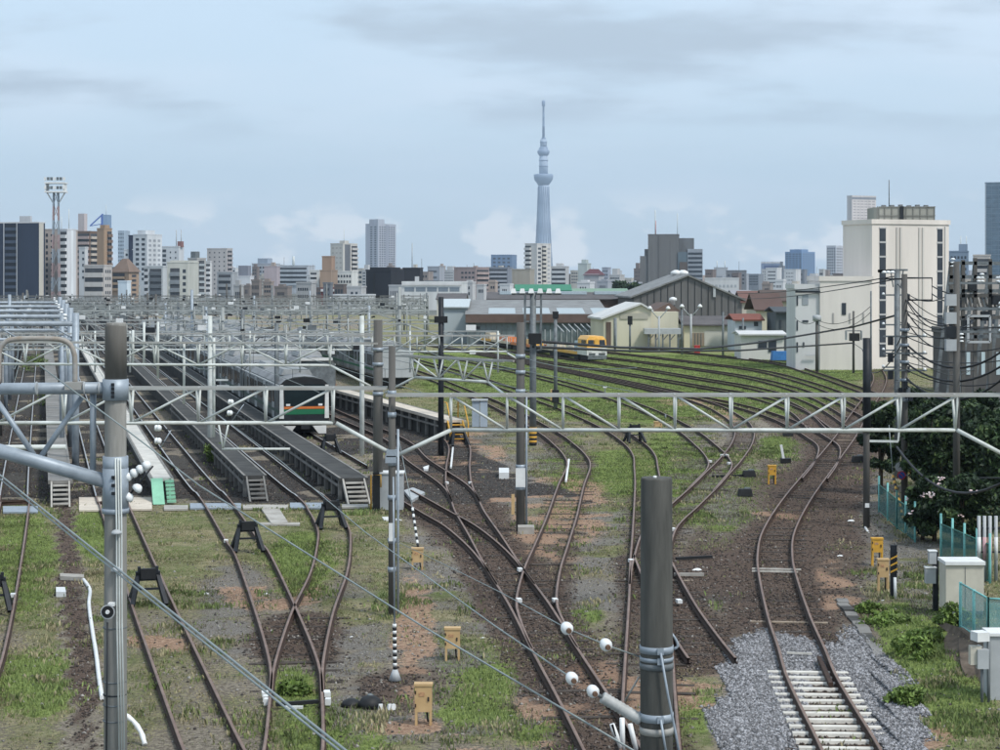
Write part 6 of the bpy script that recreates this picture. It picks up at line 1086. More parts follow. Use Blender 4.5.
ORDS = 'first second third fourth fifth sixth seventh eighth ninth tenth eleventh twelfth thirteenth fourteenth'.split()
for i in range(14):
    y0 = 285 + i * 7.5 + random.uniform(-3, 3); y1 = y0 + random.uniform(2, 26); xa = random.choice((897, 904.5)); xb = random.choice((956, 1012, 867, 975))
    cab('%s from the top of the thin lines crossing the pole cluster before the white block' % ORDS[i], ((xa, y0, 88 if xa == 897 else 77), (xb, y1, 73 if xb == 956 else 70.5 if xb == 867 else 110 if xb == 975 else 70)), 0.022, random.uniform(0.15, 0.8))

# ---------------------------------------------------------------- boxes on legs and lineside gear
def leg_box(lab, x, yt, yb, yfoot, w, m, name='lineside_box', tilt=0.0):
    p = g(x, yfoot); k = F / p.y; w_ = w / k; h0, h1 = H - (yb - HY) / k, H - (yt - HY) / k; root = thing(name, p, lab, 'lineside box', 'tan boxes on legs')
    MB().box(p + V(0, 0, (h0 + h1) / 2), (w_, w_ * 0.55, h1 - h0), tilt).build('box_body', M[m], root); MB().box(p + V(0, 0, h1 + 0.02), (w_ * 1.1, w_ * 0.65, 0.05), tilt).build('lid', M[m], root)
    for sx in (-1, 1):
        for sy in (-1, 1): MB().bb(p.x + sx * w_ * 0.42 - 0.025, p.x + sx * w_ * 0.42 + 0.025, p.y + sy * w_ * 0.2 - 0.025, p.y + sy * w_ * 0.2 + 0.025, -0.1, h0).build('leg', M[m], root)
    MB().box(p + V(w_ * 0.3, -w_ * 0.29, (h0 + h1) / 2), (0.03, 0.03, 0.09)).build('handle', M['dark_steel'], root)
    MB().box(p + V(-w_ * 0.1, -w_ * 0.283, h0 + (h1 - h0) * 0.68), (w_ * 0.34, 0.012, (h1 - h0) * 0.16)).build('label_plate', mat('faded_label', (0.52, 0.3, 0.16), 0.7, 0.3, 20.0), root)
    for z in (0.25, 0.75): MB().box(p + V(-w_ * 0.46, -w_ * 0.285, h0 + (h1 - h0) * z), (0.03, 0.025, 0.07)).build('hinge', M['rail_side'], root)
    MB().tube([p + V(w_ * 0.2, 0, h0), p + V(w_ * 0.25, 0.05, 0.05), p + V(w_ * 0.6, 0.4, -0.02)], 0.02, 6).build('cable', M['black'], root)
    return root
leg_box('tan box on legs nearest the camera, left of the lower centre', 423.5, 685, 711, 724, 17, 'tan'); leg_box('tan box on legs behind the nearest one, under the slanting wire', 452.5, 629, 648, 660, 15, 'tan'); leg_box('tan box below the slanting striped sleeve', 417.5, 549, 562, 569, 11.5, 'tan')
leg_box('yellow box in the grass between the right-hand tracks', 772, 466, 475, 484, 8, 'yellow'); leg_box('upper yellow box on legs at the right of the curved track', 877, 539, 552, 566, 11, 'yellow'); leg_box('tan box with a striped board at the right of the curved track', 883, 560, 577, 592, 11, 'tan'); leg_box('small brown box behind the lattice gantry, on pinkish gravel', 658, 422, 426.5, 430, 8, 'tan')
p = g(893.5, 600); sb = thing('striped_marker', p, 'black and yellow striped marker board on a dark post', 'marker'); k = F / p.y
MB().bb(p.x - 0.09, p.x + 0.09, p.y - 0.05, p.y + 0.05, -0.1, H - (545 - HY) / k).build('post', M['dark_steel'], sb)
for i in range(7): z = H - (576 - HY) / k + i * 0.095; MB().prism([(p.x - 0.1, p.y - 0.07, z), (p.x + 0.1, p.y - 0.07, z + 0.1), (p.x + 0.1, p.y - 0.07, z + 0.15), (p.x - 0.1, p.y - 0.07, z + 0.05)], (0, 0.015, 0)).build('stripe', M['yellow'] if i % 2 else M['black'], sb)
MB().tube([at(893.5, 577, p.y) + V(0.02, -0.1, 0), at(894, 600, p.y) + V(0.02, -0.1, 0)], 0.045, 8).build('white_pipe', lampw, sb)
for x, y, lab, s_ in ((884, 601, 'white stone at the foot of the striped marker', 0.2), (892, 549, 'white lamp casing beside the yellow box', 0.18), (352, 637, 'white chip of rubbish beside the near turnout', 0.12), (697, 570, 'white splashed stone right of the dark near pole', 0.3), (851, 521, 'flat pale stone in the ballast right of the curved track', 0.28), (896, 659, 'small white ball in the grass at the right', 0.16), (483, 638, 'small white chip in the grey gravel', 0.12), (840, 556, 'white and red rubbish in the ballast at the right', 0.2), (205, 594, 'pale flat stone in the left grass', 0.25), (266, 594, 'pale stone on the reddish patch between sidings', 0.18)):
    p = g(x, y); tag(MB().add([tuple(p + V(a * s_ * 0.55, b * s_ * 0.5, c * s_ * 0.22)) for a, b, c in ((-1, -0.4, 0), (0.3, -0.8, 0), (1, 0.1, 0), (0.2, 0.8, 0), (-0.8, 0.6, 0), (-0.5, -0.2, 0.8), (0.5, -0.1, 0.9), (0.1, 0.4, 0.85))], [(4, 3, 2, 1, 0), (0, 1, 6, 5), (1, 2, 6), (2, 3, 7, 6), (3, 4, 7), (4, 0, 5, 7), (5, 6, 7)]).build('pale_stone', M['white'], None, p), lab, 'stone', 'pale stones and litter')
bp_ = thing('black_bundle', g(367, 708), 'black plastic bundle with white scraps on the ground at lower centre', 'bundle'); p = g(370, 707)
MB().lathe(p, [(0.26, 0), (0.28, 0.08), (0.2, 0.2), (0.12, 0.24), (0.03, 0.25)], 7).build('drum', M['black'], bp_); MB().lathe(p + V(-0.42, 0.1, 0), [(0.24, 0), (0.2, 0.1), (0.08, 0.16)], 9).build('bag', M['black'], bp_); MB().lathe(p + V(0.0, 0.05, 0.24), [(0.08, 0), (0.06, 0.03), (0.02, 0.05)], 7).build('cap', M['grey_steel'], bp_)
for dx in (0.25, 0.45, 0.52): MB().box(p + V(dx, -0.25, 0.06), (0.12, 0.1, 0.12), dx, top=(0.7, 0.6)).build('scrap', lampw, bp_)
# point machines and rods at the near turnout
pm_ = thing('point_rods', g(297, 708), 'dark point rod across the near turnout', 'point rods'); MB().bar(g(276, 709, 0.1), g(318, 706, 0.1), 0.08).build('rod', M['black'], pm_); MB().bar(g(285, 711, 0.08), g(303, 711, 0.08), 0.06).build('white_rod', lampw, pm_)
for x, y in ((266, 703), (267, 706), (327, 698), (328, 706)): MB().box(g(x, y, 0.1), (0.12, 0.16, 0.14)).build('bolt_block', lampw, pm_)
for x0, y0, x1, y1, lab in ((676, 561, 712, 559, 'dark point rod right of the dark near pole'), (712, 478, 745, 477, 'dark point rod at the right-hand points'), (674, 577, 704, 577, 'pale point rod right of the dark near pole')):
    tag(MB().bar(g(x0, y0, 0.08), g(x1, y1, 0.08), 0.09).build('point_rod', M['black'] if 'dark p' in lab else M['slab'], None, g(x0, y0)), lab, 'point rod')
sw = thing('point_lever', g(783, 463), 'white point lever leaning beside the right-hand branch', 'point lever'); MB().bar(g(784, 463, 0.1), at(781, 445, depth(463)), 0.12).build('lever', lampw, sw); MB().box(g(785.5, 463, 0.12), (0.5, 0.4, 0.25)).build('base', M['black'], sw)
for x, y, lab in ((788, 436, 'black point machine under the lattice gantry at right'), (749, 477, 'black box by the right-hand points'), (745, 496, 'dark box in the grass below the right-hand points'), (858, 462, 'black box beside the right-hand curve')):
    p = g(x, y); r = thing('point_machine', p, lab, 'point machine', 'black point machines'); MB().box(p + V(0, 0, 0.16), (0.6, 0.4, 0.3), 0.1, top=(0.85, 0.8)).build('casing', M['black'], r); MB().box(p + V(0.1, 0, 0.34), (0.25, 0.2, 0.06)).build('lid', M['grey_steel'], r)
# grey cabinet behind the central post, blue-grey twin cabinets, yellow framed hand rail
p = g(390, 510); cbx = thing('grey_cabinet', p, 'tall grey equipment cabinet behind the central gantry post', 'cabinet'); k = F / p.y; hc = H - (474 - HY) / k
MB().bb(X_(380, p.y), X_(403, p.y), p.y, p.y + 0.8, 0, hc).build('body', M['grey_box'], cbx); MB().bb(X_(379, p.y), X_(404, p.y), p.y - 0.05, p.y + 0.85, hc + 0.003, hc + 0.06).build('lid', lampw, cbx); MB().bb(X_(391.3, p.y), X_(391.8, p.y), p.y - 0.02, p.y - 0.003, 0.05, hc - 0.05).build('door_seam', M['dark_steel'], cbx)
r = thing('yellow_guard', g(376, 512), 'dark post with a yellow guard frame left of the grey cabinet', 'guard frame'); p = g(376, 511); MB().bb(p.x - 0.13, p.x + 0.13, p.y, p.y + 0.2, 0, hc + 0.1).build('post', M['black'], r); MB().tube([p + V(-0.2, -0.05, 0), p + V(-0.2, -0.05, hc), p + V(0.2, -0.05, hc), p + V(0.2, -0.05, hc - 0.5)], 0.03, 6).build('frame', M['yellow'], r)
p = g(479.5, 427); cbx = thing('twin_cabinet', p, 'blue-grey twin-door cabinet standing on the grass in mid picture', 'cabinet'); hc = H - (401 - HY) * p.y / F
MB().bb(X_(472, p.y), X_(479.5, p.y), p.y, p.y + 0.7, 0, hc).build('left_body', mat('cabinet_blue', (0.34, 0.4, 0.47), 0.5, 0.1, 1.5), cbx); MB().bb(X_(480, p.y), X_(487.5, p.y), p.y - 0.04, p.y + 0.7, 0, hc - 0.04).build('right_body', mat('cabinet_blue2', (0.40, 0.46, 0.53), 0.5, 0.1, 1.5), cbx); MB().bb(X_(471.5, p.y), X_(488, p.y), p.y - 0.1, p.y + 0.8, hc + 0.004, hc + 0.08).build('roof', M['grey_box'], cbx)
# beige cabinet and gear at the right
p = g(965, 622); cbx = thing('beige_cabinet', p, 'large beige equipment cabinet on legs inside the right-hand fence', 'cabinet'); y_ = p.y; kz = lambda y: H - (y - HY) * y_ / F
MB().bb(X_(946, y_), X_(984, y_), y_, y_ + 0.8, kz(611), kz(565)).build('body', M['beige'], cbx); MB().bb(X_(945, y_), X_(985, y_), y_ - 0.06, y_ + 0.86, kz(565) + 0.003, kz(561.5)).build('lid', lampw, cbx); MB().bb(X_(947, y_), X_(983, y_), y_ - 0.03, y_ + 0.7, kz(614), kz(611.2)).build('plinth', M['grey_steel'], cbx); MB().bb(X_(965, y_), X_(965.4, y_), y_ - 0.012, y_ - 0.002, kz(610), kz(567)).build('door_seam', M['grey_steel'], cbx)
for x in (948, 963, 981): MB().bb(X_(x, y_), X_(x + 2, y_), y_ + 0.05, y_ + 0.15, -0.2, kz(614)).build('leg', M['grey_steel'], cbx)
p = g(936, 614); r = thing('signal_post', p, 'dark post carrying two small white relay boxes beside the beige cabinet', 'relay post'); MB().bb(p.x - 0.07, p.x + 0.07, p.y, p.y + 0.14, -0.1, H - (552 - HY) * p.y / F).build('post', M['dark_steel'], r)
for x, y, w_, h_ in ((931.5, 557, 0.2, 0.34), (929.5, 575, 0.28, 0.42)): MB().box(at(x, y, p.y) + V(0, -0.08, 0), (w_, 0.2, h_)).build('relay_box', M['grey_box'], r); MB().box(at(x, y, p.y) + V(0, -0.08, h_ / 2 + 0.02), (w_ + 0.04, 0.24, 0.03)).build('cap', lampw, r)
p = g(984, 707); r = thing('relay_post', p, 'grey posts with white boxes at the right edge', 'relay post'); y_ = p.y
for x, yt in ((982, 655), (988.5, 640)): MB().tube([V(X_(x, y_), y_, -0.1), at(x, yt, y_)], 0.035, 8).build('post', M['grey_steel'], r)
MB().box(at(980, 636, y_), (0.3, 0.3, 0.2), 0.3).build('camera_box', lampw, r); MB().box(at(975, 655, y_), (0.24, 0.2, 0.4)).build('relay_box', M['beige'], r); MB().box(at(981.5, 658, y_) + V(0, -0.06, 0), (0.24, 0.2, 0.42)).build('relay_box', M['grey_box'], r)
for x, y in ((978, 645), (984, 650)): MB().tube([at(x, y, y_), at(x + 4, y + 2, y_)], 0.02, 6).build('conduit', lampw, r)
p = g(1000, 705); r = thing('edge_cabinet', p, 'white tall cabinet cut off by the right edge', 'cabinet'); MB().bb(X_(990.5, p.y), X_(1016, p.y), p.y, p.y + 0.6, 0.05, H - (636 - HY) * p.y / F).build('body', M['grey_box'], r); MB().bb(X_(989.5, p.y), X_(1017, p.y), p.y - 0.05, p.y + 0.65, H - (636 - HY) * p.y / F + 0.003, H - (633 - HY) * p.y / F).build('lid', lampw, r); MB().bb(X_(992, p.y), X_(1015, p.y), p.y + 0.05, p.y + 0.5, -0.2, 0.045).build('base', M['dark_steel'], r)
# grey conduits with white and pink sleeves
r = thing('conduit_bank', g(988, 582), 'row of grey vertical conduits with white and pink lower sleeves', 'conduits'); y_ = depth(582)
for i, x in enumerate((979, 984.5, 990, 996, 1002)): MB().tube([V(X_(x, y_), y_, -0.1), at(x, 516, y_)], 0.055, 8).build('conduit', M['grey_box'], r); MB().tube([at(x, 560, y_), at(x, 537, y_)], 0.062, 8).build('sleeve', lampw if i % 3 == 0 else mat('pink_sleeve', (0.6, 0.38, 0.4), 0.6, 0.1), r)
for y in (528, 552): MB().bar(at(977, y, y_), at(1005, y, y_), 0.05).build('strap', M['dark_steel'], r)

# ---------------------------------------------------------------- fences
fmesh = bpy.data.materials.new('fence_mesh'); fmesh.use_nodes = True; t_ = fmesh.node_tree
def mesh_mat(name, colr, a_):
    m = bpy.data.materials.new(name); m.use_nodes = True; t = m.node_tree; p_ = t.nodes['Principled BSDF']; p_.inputs['Base Color'].default_value = (*colr, 1); p_.inputs['Roughness'].default_value = 0.6
    tcn = t.nodes.new('ShaderNodeTexCoord'); br = t.nodes.new('ShaderNodeTexNoise'); br.inputs['Scale'].default_value = 6; t.links.new(tcn.outputs['Object'], br.inputs['Vector'])
    mr = t.nodes.new('ShaderNodeMapRange'); mr.inputs[3].default_value = a_ - 0.1; mr.inputs[4].default_value = a_ + 0.1; t.links.new(br.outputs[0], mr.inputs[0]); t.links.new(mr.outputs[0], p_.inputs['Alpha']); return m
fm_g = mesh_mat('green_wire_mesh', (0.03, 0.14, 0.13), 0.55); fm_t = mesh_mat('teal_wire_mesh', (0.22, 0.42, 0.42), 0.45)
def fence(lab, pts, h, n, mm, pm_, over=0.35, rm='green_fence'):
    pts = [Vector(p) for p in pts]; root = thing('wire_fence', pts[0], lab, 'fence', 'wire mesh fences')
    for a, b in zip(pts[:-1], pts[1:]):
        for i in range(n + 1): q = a.lerp(b, i / n); MB().tube([q + V(0, 0, -0.2), q + V(0, 0, h + over)], 0.04, 6).build('fence_post', M[pm_], root)
        for z in (0.06, h): MB().tube([a + V(0, 0, z), b + V(0, 0, z)], 0.025, 5).build('fence_rail', M[rm], root)
        for i in range(n): q0, q1 = a.lerp(b, i / n), a.lerp(b, (i + 1) / n); MB().prism([q0 + V(0, 0.02, 0.05), q1 + V(0, 0.02, 0.05), q1 + V(0, 0.02, h), q0 + V(0, 0.02, h)], (0, 0.006, 0)).build('mesh_panel', mm, root)
fence('dark green mesh fence beside the striped guy sleeve', [g(879, 512), g(897, 529), g(915, 542)], 1.1, 2, fm_g, 'teal'); fence('dark green mesh fence behind the beige cabinet', [g(941, 560), g(990, 584)], 1.2, 4, fm_g, 'teal')
fence('teal mesh fence half hidden in the trees at the right', [g(922, 500), g(968, 452)], 1.6, 4, fm_g, 'teal'); fence('light teal mesh fence on the earth bank at the right edge', [at(960.5, 628, 48), at(988, 646, 45.2), at(1024, 648, 45.2)], 1.15, 2, fm_t, 'teal', 0.03, 'teal')
bank = thing('earth_bank', g(962, 690), 'brown earth bank with roots below the light teal fence', 'earth bank'); eb = mat('earth', (0.13, 0.10, 0.075), 0.95, 0.35, 3.0, bump=0.6)
vs = []; nn = 16
for i in range(nn):
    t = i / (nn - 1); top = at(948 + 80 * t, 632 + 14 * min(1, t * 2.2), 48.3 - 3.2 * min(1, t * 2.2)); w = random.uniform(-0.1, 0.1)
    vs.append([top + V(0, 2.5, -0.02), top + V(0, 0, -0.01), top + V(-0.2 + w, -0.6 + w, -0.08), V(top.x - 0.5 + w * 2, top.y - 2.2 + w * 3, max(0.1, top.z * 0.62)), V(top.x - 0.9, top.y - 4.6 + w * 4, -0.12)])
MB().add([tuple(p) for r_ in vs for p in r_], [(i * 5 + j, i * 5 + j + 1, (i + 1) * 5 + j + 1, (i + 1) * 5 + j) for i in range(nn - 1) for j in range(4)]).build('soil_face', eb, bank)
for i in range(14): t = random.random(); a = vs[int(t * 15)][1]; MB().tube([a, a + V(random.uniform(-0.15, 0.1), -0.35, -0.3), a + V(random.uniform(-0.3, 0.1), -0.7, -0.65)], [0.03, 0.022, 0.008], 5).build('root', mat('dry_root', (0.3, 0.23, 0.14), 0.9), bank)
# concrete cable trough along the right-hand track
tr = thing('cable_trough', g(868, 640), 'grey concrete cable trough beside the right-hand track', 'cable trough'); P = catmull([g(840, 600), g(858, 622), g(884, 662), g(905, 708), g(925, 760)], 0.6)
for i in range(len(P) - 1):
    sgm = P[i + 1] - P[i]; MB().box((P[i] + P[i + 1]) / 2 + V(random.uniform(-0.03, 0.03), 0, random.uniform(-0.04, 0.02)), (0.32, sgm.length * 0.95, 0.1), math.atan2(sgm.y, sgm.x) - math.pi / 2 + random.uniform(-0.06, 0.06)).build('lid', random.choice((M['walk_grey'], M['walk_grey'], M['walk_dark'])), tr)

# ---------------------------------------------------------------- trees and shrubs
def leafm(name, c_): 
    m = mat(name, c_, 0.6, 0.3, 2.5, spec=0.25); return m
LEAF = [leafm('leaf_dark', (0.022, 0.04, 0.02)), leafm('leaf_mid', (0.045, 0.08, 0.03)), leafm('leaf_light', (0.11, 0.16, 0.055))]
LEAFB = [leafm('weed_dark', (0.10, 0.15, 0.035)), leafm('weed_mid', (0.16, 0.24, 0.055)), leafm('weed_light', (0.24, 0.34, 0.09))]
def leaves(cs, rs, n, size, mats, flat=0.75):
    "n leaf quads spread through clumps (centres cs, radii rs), denser towards each clump's skin"
    cs = np.array(cs); rs = np.array(rs); w = rs ** 2; ci = rng.choice(len(cs), n, p=w / w.sum()); dv_ = rng.normal(size=(n, 3)); dv_ /= np.linalg.norm(dv_, axis=1)[:, None]
    rad = rs[ci] * rng.uniform(0.2, 1.15, n) ** 0.5; P = cs[ci] + dv_ * rad[:, None] * np.array([1, 1, flat])
    a = rng.normal(size=(n, 3)); a /= np.linalg.norm(a, axis=1)[:, None]; b = np.cross(a, rng.normal(size=(n, 3))); b /= np.linalg.norm(b, axis=1)[:, None]; s_ = (size * rng.uniform(0.6, 1.4, n))[:, None]
    v = np.stack([P - a * s_, P + b * s_ * 0.45, P + a * s_, P - b * s_ * 0.45], 1).reshape(-1, 3); f = np.arange(4 * n).reshape(n, 4)
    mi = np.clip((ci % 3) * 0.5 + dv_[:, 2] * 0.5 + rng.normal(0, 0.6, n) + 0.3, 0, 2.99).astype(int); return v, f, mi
def tree(lab, base, h, w, n, mats=LEAF, size=0.13, group=None, name='tree', trunk=True, cat='tree', flowers=None, low=0.25):
    root = thing(name, base, lab, cat, group); o = Vector(base); cs, rs = [], []
    for i in range(int(18 + h * 5)):
        t = random.uniform(low, 0.95); rr = w * (0.9 - 0.6 * abs(t - 0.5)) * math.sqrt(random.random()); an = random.uniform(0, 6.28); c_ = (rr * math.cos(an), rr * math.sin(an), h * t); cs.append(c_); rs.append(random.uniform(0.2, 0.42) * w)
    if trunk:
        MB().tube([o + V(0, 0, -0.2), o + V(0.05, 0, h * 0.3), o + V(-0.05, 0.05, h * 0.75)], [0.05 + h * 0.022, h * 0.02, 0.03], 8).build('trunk', M['bark'], root)
        for c_ in cs[:6]: MB().tube([o + V(0, 0, h * 0.25), o + Vector(c_) * 0.6 + V(0, 0, h * 0.1), o + Vector(c_)], [h * 0.012, h * 0.008, 0.01], 5).build('limb', M['bark'], root)
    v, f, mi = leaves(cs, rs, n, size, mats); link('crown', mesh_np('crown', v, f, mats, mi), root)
    if flowers:
        q = MB()
        for i in range(flowers):
            c_ = Vector(random.choice(cs)); r_ = w * 0.36; dn = V(random.uniform(-1, 1), random.uniform(-1, -0.2), random.uniform(-0.3, 1)).normalized(); p_ = o + c_ + dn * r_
            for j in range(7): q.lathe(p_ + V(random.uniform(-0.12, 0.12), random.uniform(-0.1, 0.1), random.uniform(-0.07, 0.07)), [(0.01, -0.03), (0.05, 0), (0.02, 0.03)], 5)
        q.build('blossom', mat('blossom_pink', (0.75, 0.5, 0.52), 0.6, 0.2, 8.0, col2=(0.75, 0.7, 0.68)), root)['kind'] = 'stuff'
    return root
TG = 'trees along the right-hand fence'
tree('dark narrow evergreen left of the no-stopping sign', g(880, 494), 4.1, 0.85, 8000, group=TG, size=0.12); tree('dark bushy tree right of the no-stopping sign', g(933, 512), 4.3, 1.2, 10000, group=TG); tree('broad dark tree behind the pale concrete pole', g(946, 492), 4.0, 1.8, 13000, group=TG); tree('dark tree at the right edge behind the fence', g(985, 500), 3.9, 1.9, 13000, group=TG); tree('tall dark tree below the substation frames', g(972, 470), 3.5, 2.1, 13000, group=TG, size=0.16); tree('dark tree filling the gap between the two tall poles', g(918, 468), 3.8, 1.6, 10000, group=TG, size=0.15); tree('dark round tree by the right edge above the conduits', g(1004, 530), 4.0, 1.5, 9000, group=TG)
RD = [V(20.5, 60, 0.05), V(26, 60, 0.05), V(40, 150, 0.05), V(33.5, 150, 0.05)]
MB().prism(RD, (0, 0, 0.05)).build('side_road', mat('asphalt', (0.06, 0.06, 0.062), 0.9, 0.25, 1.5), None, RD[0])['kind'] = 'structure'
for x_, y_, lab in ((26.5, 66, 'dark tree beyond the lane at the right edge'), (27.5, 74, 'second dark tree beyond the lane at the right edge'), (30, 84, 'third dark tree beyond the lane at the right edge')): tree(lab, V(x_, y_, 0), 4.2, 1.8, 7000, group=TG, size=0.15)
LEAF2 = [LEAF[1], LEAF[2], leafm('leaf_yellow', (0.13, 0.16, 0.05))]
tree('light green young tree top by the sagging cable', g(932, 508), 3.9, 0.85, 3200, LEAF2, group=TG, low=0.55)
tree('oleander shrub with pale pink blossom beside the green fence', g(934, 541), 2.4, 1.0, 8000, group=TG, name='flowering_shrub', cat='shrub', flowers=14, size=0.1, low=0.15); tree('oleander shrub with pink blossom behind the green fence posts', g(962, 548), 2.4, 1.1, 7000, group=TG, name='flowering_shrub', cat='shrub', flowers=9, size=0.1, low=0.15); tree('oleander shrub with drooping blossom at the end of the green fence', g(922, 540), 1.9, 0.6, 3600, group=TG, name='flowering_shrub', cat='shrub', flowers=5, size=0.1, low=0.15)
for x, y, h_, w_, lab in ((216, 462, 0.9, 0.6, 'green weed bush growing between the dark walkways'), (916, 662, 0.45, 0.55, 'leafy weed clump in the middle of the right-hand grass'), (925, 645, 0.3, 0.5, 'leafy weed clump at the foot of the earth bank'), (904, 708, 0.35, 0.4, 'weed clump overhanging the cable trough'), (293, 692, 0.16, 0.4, 'weeds between the rails of the near turnout'), (955, 634, 0.8, 0.45, 'vine hanging over the earth bank'), (870, 612, 0.2, 0.35, 'weeds at the top of the cable trough'), (885, 625, 0.18, 0.6, 'bright weeds beside the tan striped box'),
        (150, 352, 1.0, 1.2, 'green bush among the far left sidings'), (36, 372, 1.6, 1.3, 'round green bush between the leftmost sidings'), (50, 405, 1.5, 1.0, 'green bush beside the leftmost walkway')):
    tree(lab, g(x, y), h_, w_ * 1.15, 1100, LEAFB, 0.075, 'weeds and bushes in the yard', 'weed_bush', False, 'bush', low=0.1)
for x, d, yt, lab in ((532 + 88, 620, 281, 'dark tree among the roofs left of the stepped grey building'), (640, 560, 284, 'dark tree at the corner of the great gabled shed'), (632, 590, 283, 'dark round tree before the stepped grey building')):
    tree(lab, V(X_(x, d), d, 0), H - (yt - HY) * d / F, 3.2, 1500, LEAF, 0.5, 'trees among the far roofs')

# ---------------------------------------------------------------- grass and loose stone (nobody could count these)
area = np.gradient(GY)[:, None] * np.ones_like(XX) * 0.4
inview = (np.abs(PXg - 500) < 540) & (PYg < 790)
wgt = area * np.clip(A_grass - 0.12 + 0.22 * A_grit, 0.015, 1) * np.where(YY < 60, 1, (60 / YY) ** 1.4) * inview * (YY < 230) * (1 - 0.9 * A_yard) * (1 - 0.95 * np.clip(A_gravel * 1.5, 0, 1)); wgt = wgt.ravel() / wgt.sum()
NT = 250000; ci = rng.choice(wgt.size, NT, p=wgt); gx = XX.ravel()[ci] + rng.uniform(-0.2, 0.2, NT); gyy = YY.ravel()[ci] + rng.uniform(-0.2, 0.2, NT); gz = zz.ravel()[ci]; gg = A_green.ravel()[ci]
tall = np.clip(0.55 + 0.6 * gg + 0.9 * (fbm(gx, gyy, 1.4, 77) - 0.5) * 2, 0.25, 1.8)
vv, ff, mm_ = [], [], []
for b_ in range(3):
    hh_ = rng.uniform(0.03, 0.095, NT) * tall; an = rng.uniform(0, 6.28, NT); wd = rng.uniform(0.007, 0.018, NT) * (1 + gyy / 80); ln = rng.uniform(-0.6, 0.6, (NT, 2)) * hh_[:, None]
    ox, oy = gx + rng.uniform(-0.08, 0.08, NT), gyy + rng.uniform(-0.08, 0.08, NT)
    vv.append(np.stack([np.stack([ox - np.cos(an) * wd, oy - np.sin(an) * wd, gz - 0.02], 1), np.stack([ox + np.cos(an) * wd, oy + np.sin(an) * wd, gz - 0.02], 1), np.stack([ox + ln[:, 0], oy + ln[:, 1], gz + hh_], 1)], 1).reshape(-1, 3))
    mm_.append(np.where(fbm(gx, gyy, 1.5, 87) + rng.normal(0, 0.1, NT) > 0.62 - 0.45 * gg, np.where(rng.random(NT) < 0.5 - 0.35 * gg, 0, 1), np.where(fbm(gx, gyy, 2.2, 83) + rng.normal(0, 0.09, NT) < 0.52, 2, 3)))
vv = np.concatenate(vv); mm_ = np.concatenate(mm_); mm_ = np.where((np.tile(A_grit.ravel()[ci], 3) > 0.25) & (rng.random(len(mm_)) < 0.62), 4, mm_); ff = np.arange(len(vv)).reshape(-1, 3)
gmats = [mat('grass_green', (0.14, 0.18, 0.065), 0.8, 0.3, 0.6), mat('grass_bright', (0.22, 0.285, 0.095), 0.8, 0.3, 0.6), mat('grass_olive', (0.23, 0.23, 0.115), 0.8, 0.3, 0.6), mat('grass_straw', (0.41, 0.36, 0.22), 0.8, 0.3, 0.6), mat('grass_dead', (0.23, 0.2, 0.165), 0.85, 0.3, 0.6)]
tag(link('grass', mesh_np('grass', vv, ff, gmats, mm_)), 'short rough grass and weeds growing through the yard', 'grass', kind='stuff')
# taller weeds standing in clumps, some dead
cl = sm(0.56, 0.66, fbm(XX, YY, 1.1, 90)) * sm(0.42, 0.58, fbm(XX, YY, 5, 93)); wgt = area * cl * np.clip(A_grass + 0.15, 0.05, 1) * np.where(YY < 60, 1, (60 / YY) ** 1.3) * inview * (YY < 150) * (1 - 0.85 * A_yard) * (1 - np.clip(A_gravel * 1.5, 0, 1)) * (1 - 0.7 * A_bal); wgt = wgt.ravel() / wgt.sum()
NW = 50000; ci = rng.choice(wgt.size, NW, p=wgt); gx = XX.ravel()[ci] + rng.uniform(-0.22, 0.22, NW); gyy = YY.ravel()[ci] + rng.uniform(-0.18, 0.18, NW); gz = zz.ravel()[ci]; dead = fbm(gx, gyy, 2.4, 97) + rng.normal(0, 0.1, NW)
hh_ = rng.uniform(0.05, 0.17, NW); an = rng.uniform(0, 6.28, NW); wd = rng.uniform(0.008, 0.02, NW) * (1 + gyy / 110); ln = rng.uniform(-0.5, 0.5, (NW, 2)) * hh_[:, None]; cx_, sx_ = np.cos(an) * wd, np.sin(an) * wd
v = np.stack([np.stack([gx - cx_ * 0.4, gyy - sx_ * 0.4, gz - 0.02], 1), np.stack([gx + cx_ * 0.4, gyy + sx_ * 0.4, gz - 0.02], 1), np.stack([gx + ln[:, 0] * 0.5 + cx_, gyy + ln[:, 1] * 0.5 + sx_, gz + hh_ * 0.6], 1), np.stack([gx + ln[:, 0], gyy + ln[:, 1], gz + hh_], 1), np.stack([gx + ln[:, 0] * 0.5 - cx_, gyy + ln[:, 1] * 0.5 - sx_, gz + hh_ * 0.6], 1)], 1).reshape(-1, 3)
wm = np.where(dead > 0.6, 3, np.where(dead > 0.5, 2, np.where(rng.random(NW) < 0.45, 1, 0)))
tag(link('tall_weeds', mesh_np('tall_weeds', v, np.arange(5 * NW).reshape(NW, 5), gmats, wm)), 'taller weeds and dead stalks standing in clumps across the yard', 'weeds', kind='stuff')
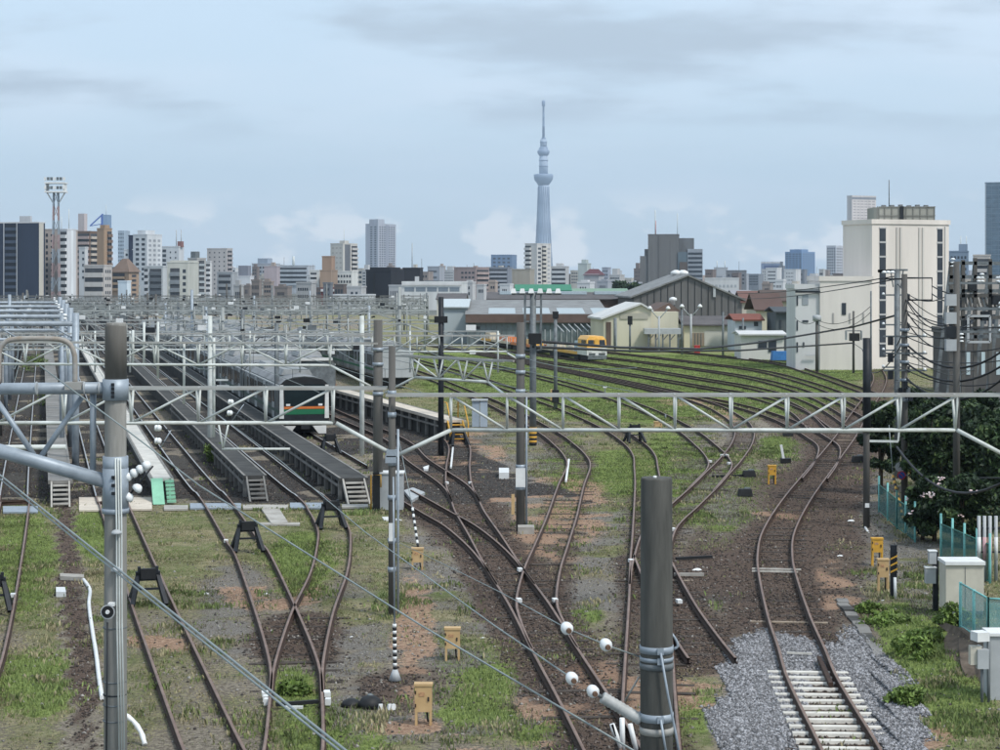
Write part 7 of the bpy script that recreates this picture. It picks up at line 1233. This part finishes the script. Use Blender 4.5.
def stones(name, lab, wsel, n, size, mats):
    w = (wsel * area * inview * (YY < 130) * np.clip(46 / YY, 0, 1) ** 2).ravel(); w /= w.sum(); ci = rng.choice(w.size, n, p=w); c = np.stack([XX.ravel()[ci] + rng.uniform(-0.2, 0.2, n), YY.ravel()[ci] + rng.uniform(-0.14, 0.14, n), zz.ravel()[ci] + 0.01], 1)
    base = np.array([(1, 0, 0), (-1, 0, 0), (0, 1, 0), (0, -1, 0), (0, 0, 1), (0, 0, -1)], float); fi = np.array([(0, 2, 4), (2, 1, 4), (1, 3, 4), (3, 0, 4), (2, 0, 5), (1, 2, 5), (3, 1, 5), (0, 3, 5)])
    an = rng.uniform(0, 6.28, n); s_ = size * rng.uniform(0.5, 1.5, (n, 1, 3)) * np.array([1, 1, 0.75]); P = base[None] * s_ + rng.normal(0, size * 0.22, (n, 6, 3)); ca, sa = np.cos(an)[:, None], np.sin(an)[:, None]
    P = np.stack([P[..., 0] * ca - P[..., 1] * sa, P[..., 0] * sa + P[..., 1] * ca, P[..., 2]], -1) + c[:, None]; f = (np.arange(n)[:, None, None] * 6 + fi[None]).reshape(-1, 3)
    tag(link(name, mesh_np(name, P.reshape(-1, 3), f, mats, np.repeat(rng.integers(0, len(mats), n), 8))), lab, 'stones', kind='stuff')
stones('gravel', 'grey crushed stone ballast beside the concrete sleepers', np.clip(A_gravel - 0.3, 0, 1) * (PXg > 650), 26000, 0.042, [mat('stone_a', (0.22, 0.22, 0.23), 0.9, 0.3, 5), mat('stone_b', (0.38, 0.38, 0.4), 0.9, 0.3, 5), mat('stone_c', (0.13, 0.13, 0.135), 0.9, 0.3, 5)])
stones('ballast', 'brown rusty ballast along the worn tracks', np.clip(A_dark - 0.3, 0, 1), 42000, 0.036, [mat('rust_stone_a', (0.095, 0.075, 0.065), 0.95, 0.3, 5), mat('rust_stone_b', (0.17, 0.135, 0.115), 0.95, 0.3, 5), mat('rust_stone_c', (0.05, 0.04, 0.036), 0.95, 0.3, 5)])

stones('loose_stones', 'pale loose stones and chips scattered over the yard floor', np.clip(0.35 + A_grit + 0.1 * A_dark - 0.9 * A_gravel, 0.05, 1), 6000, 0.042, [mat('stone_d', (0.34, 0.32, 0.29), 0.9, 0.3, 5), mat('stone_e', (0.2, 0.185, 0.165), 0.9, 0.3, 5), mat('stone_f', (0.07, 0.062, 0.056), 0.9, 0.3, 5)])

# ---------------------------------------------------------------- the hazy air
hz = bpy.data.materials.new('haze'); hz.use_nodes = True; t = hz.node_tree; t.nodes.clear(); ov = t.nodes.new('ShaderNodeOutputMaterial'); pv = t.nodes.new('ShaderNodeVolumePrincipled')
pv.inputs['Color'].default_value = (0.68, 0.84, 1.0, 1); pv.inputs['Density'].default_value = 9.0e-5; pv.inputs['Anisotropy'].default_value = 0.1; t.links.new(pv.outputs[0], ov.inputs['Volume'])
MB().bb(-5300, 5300, -700, 11300, -1.7, 645).build('haze', hz)['kind'] = 'stuff'
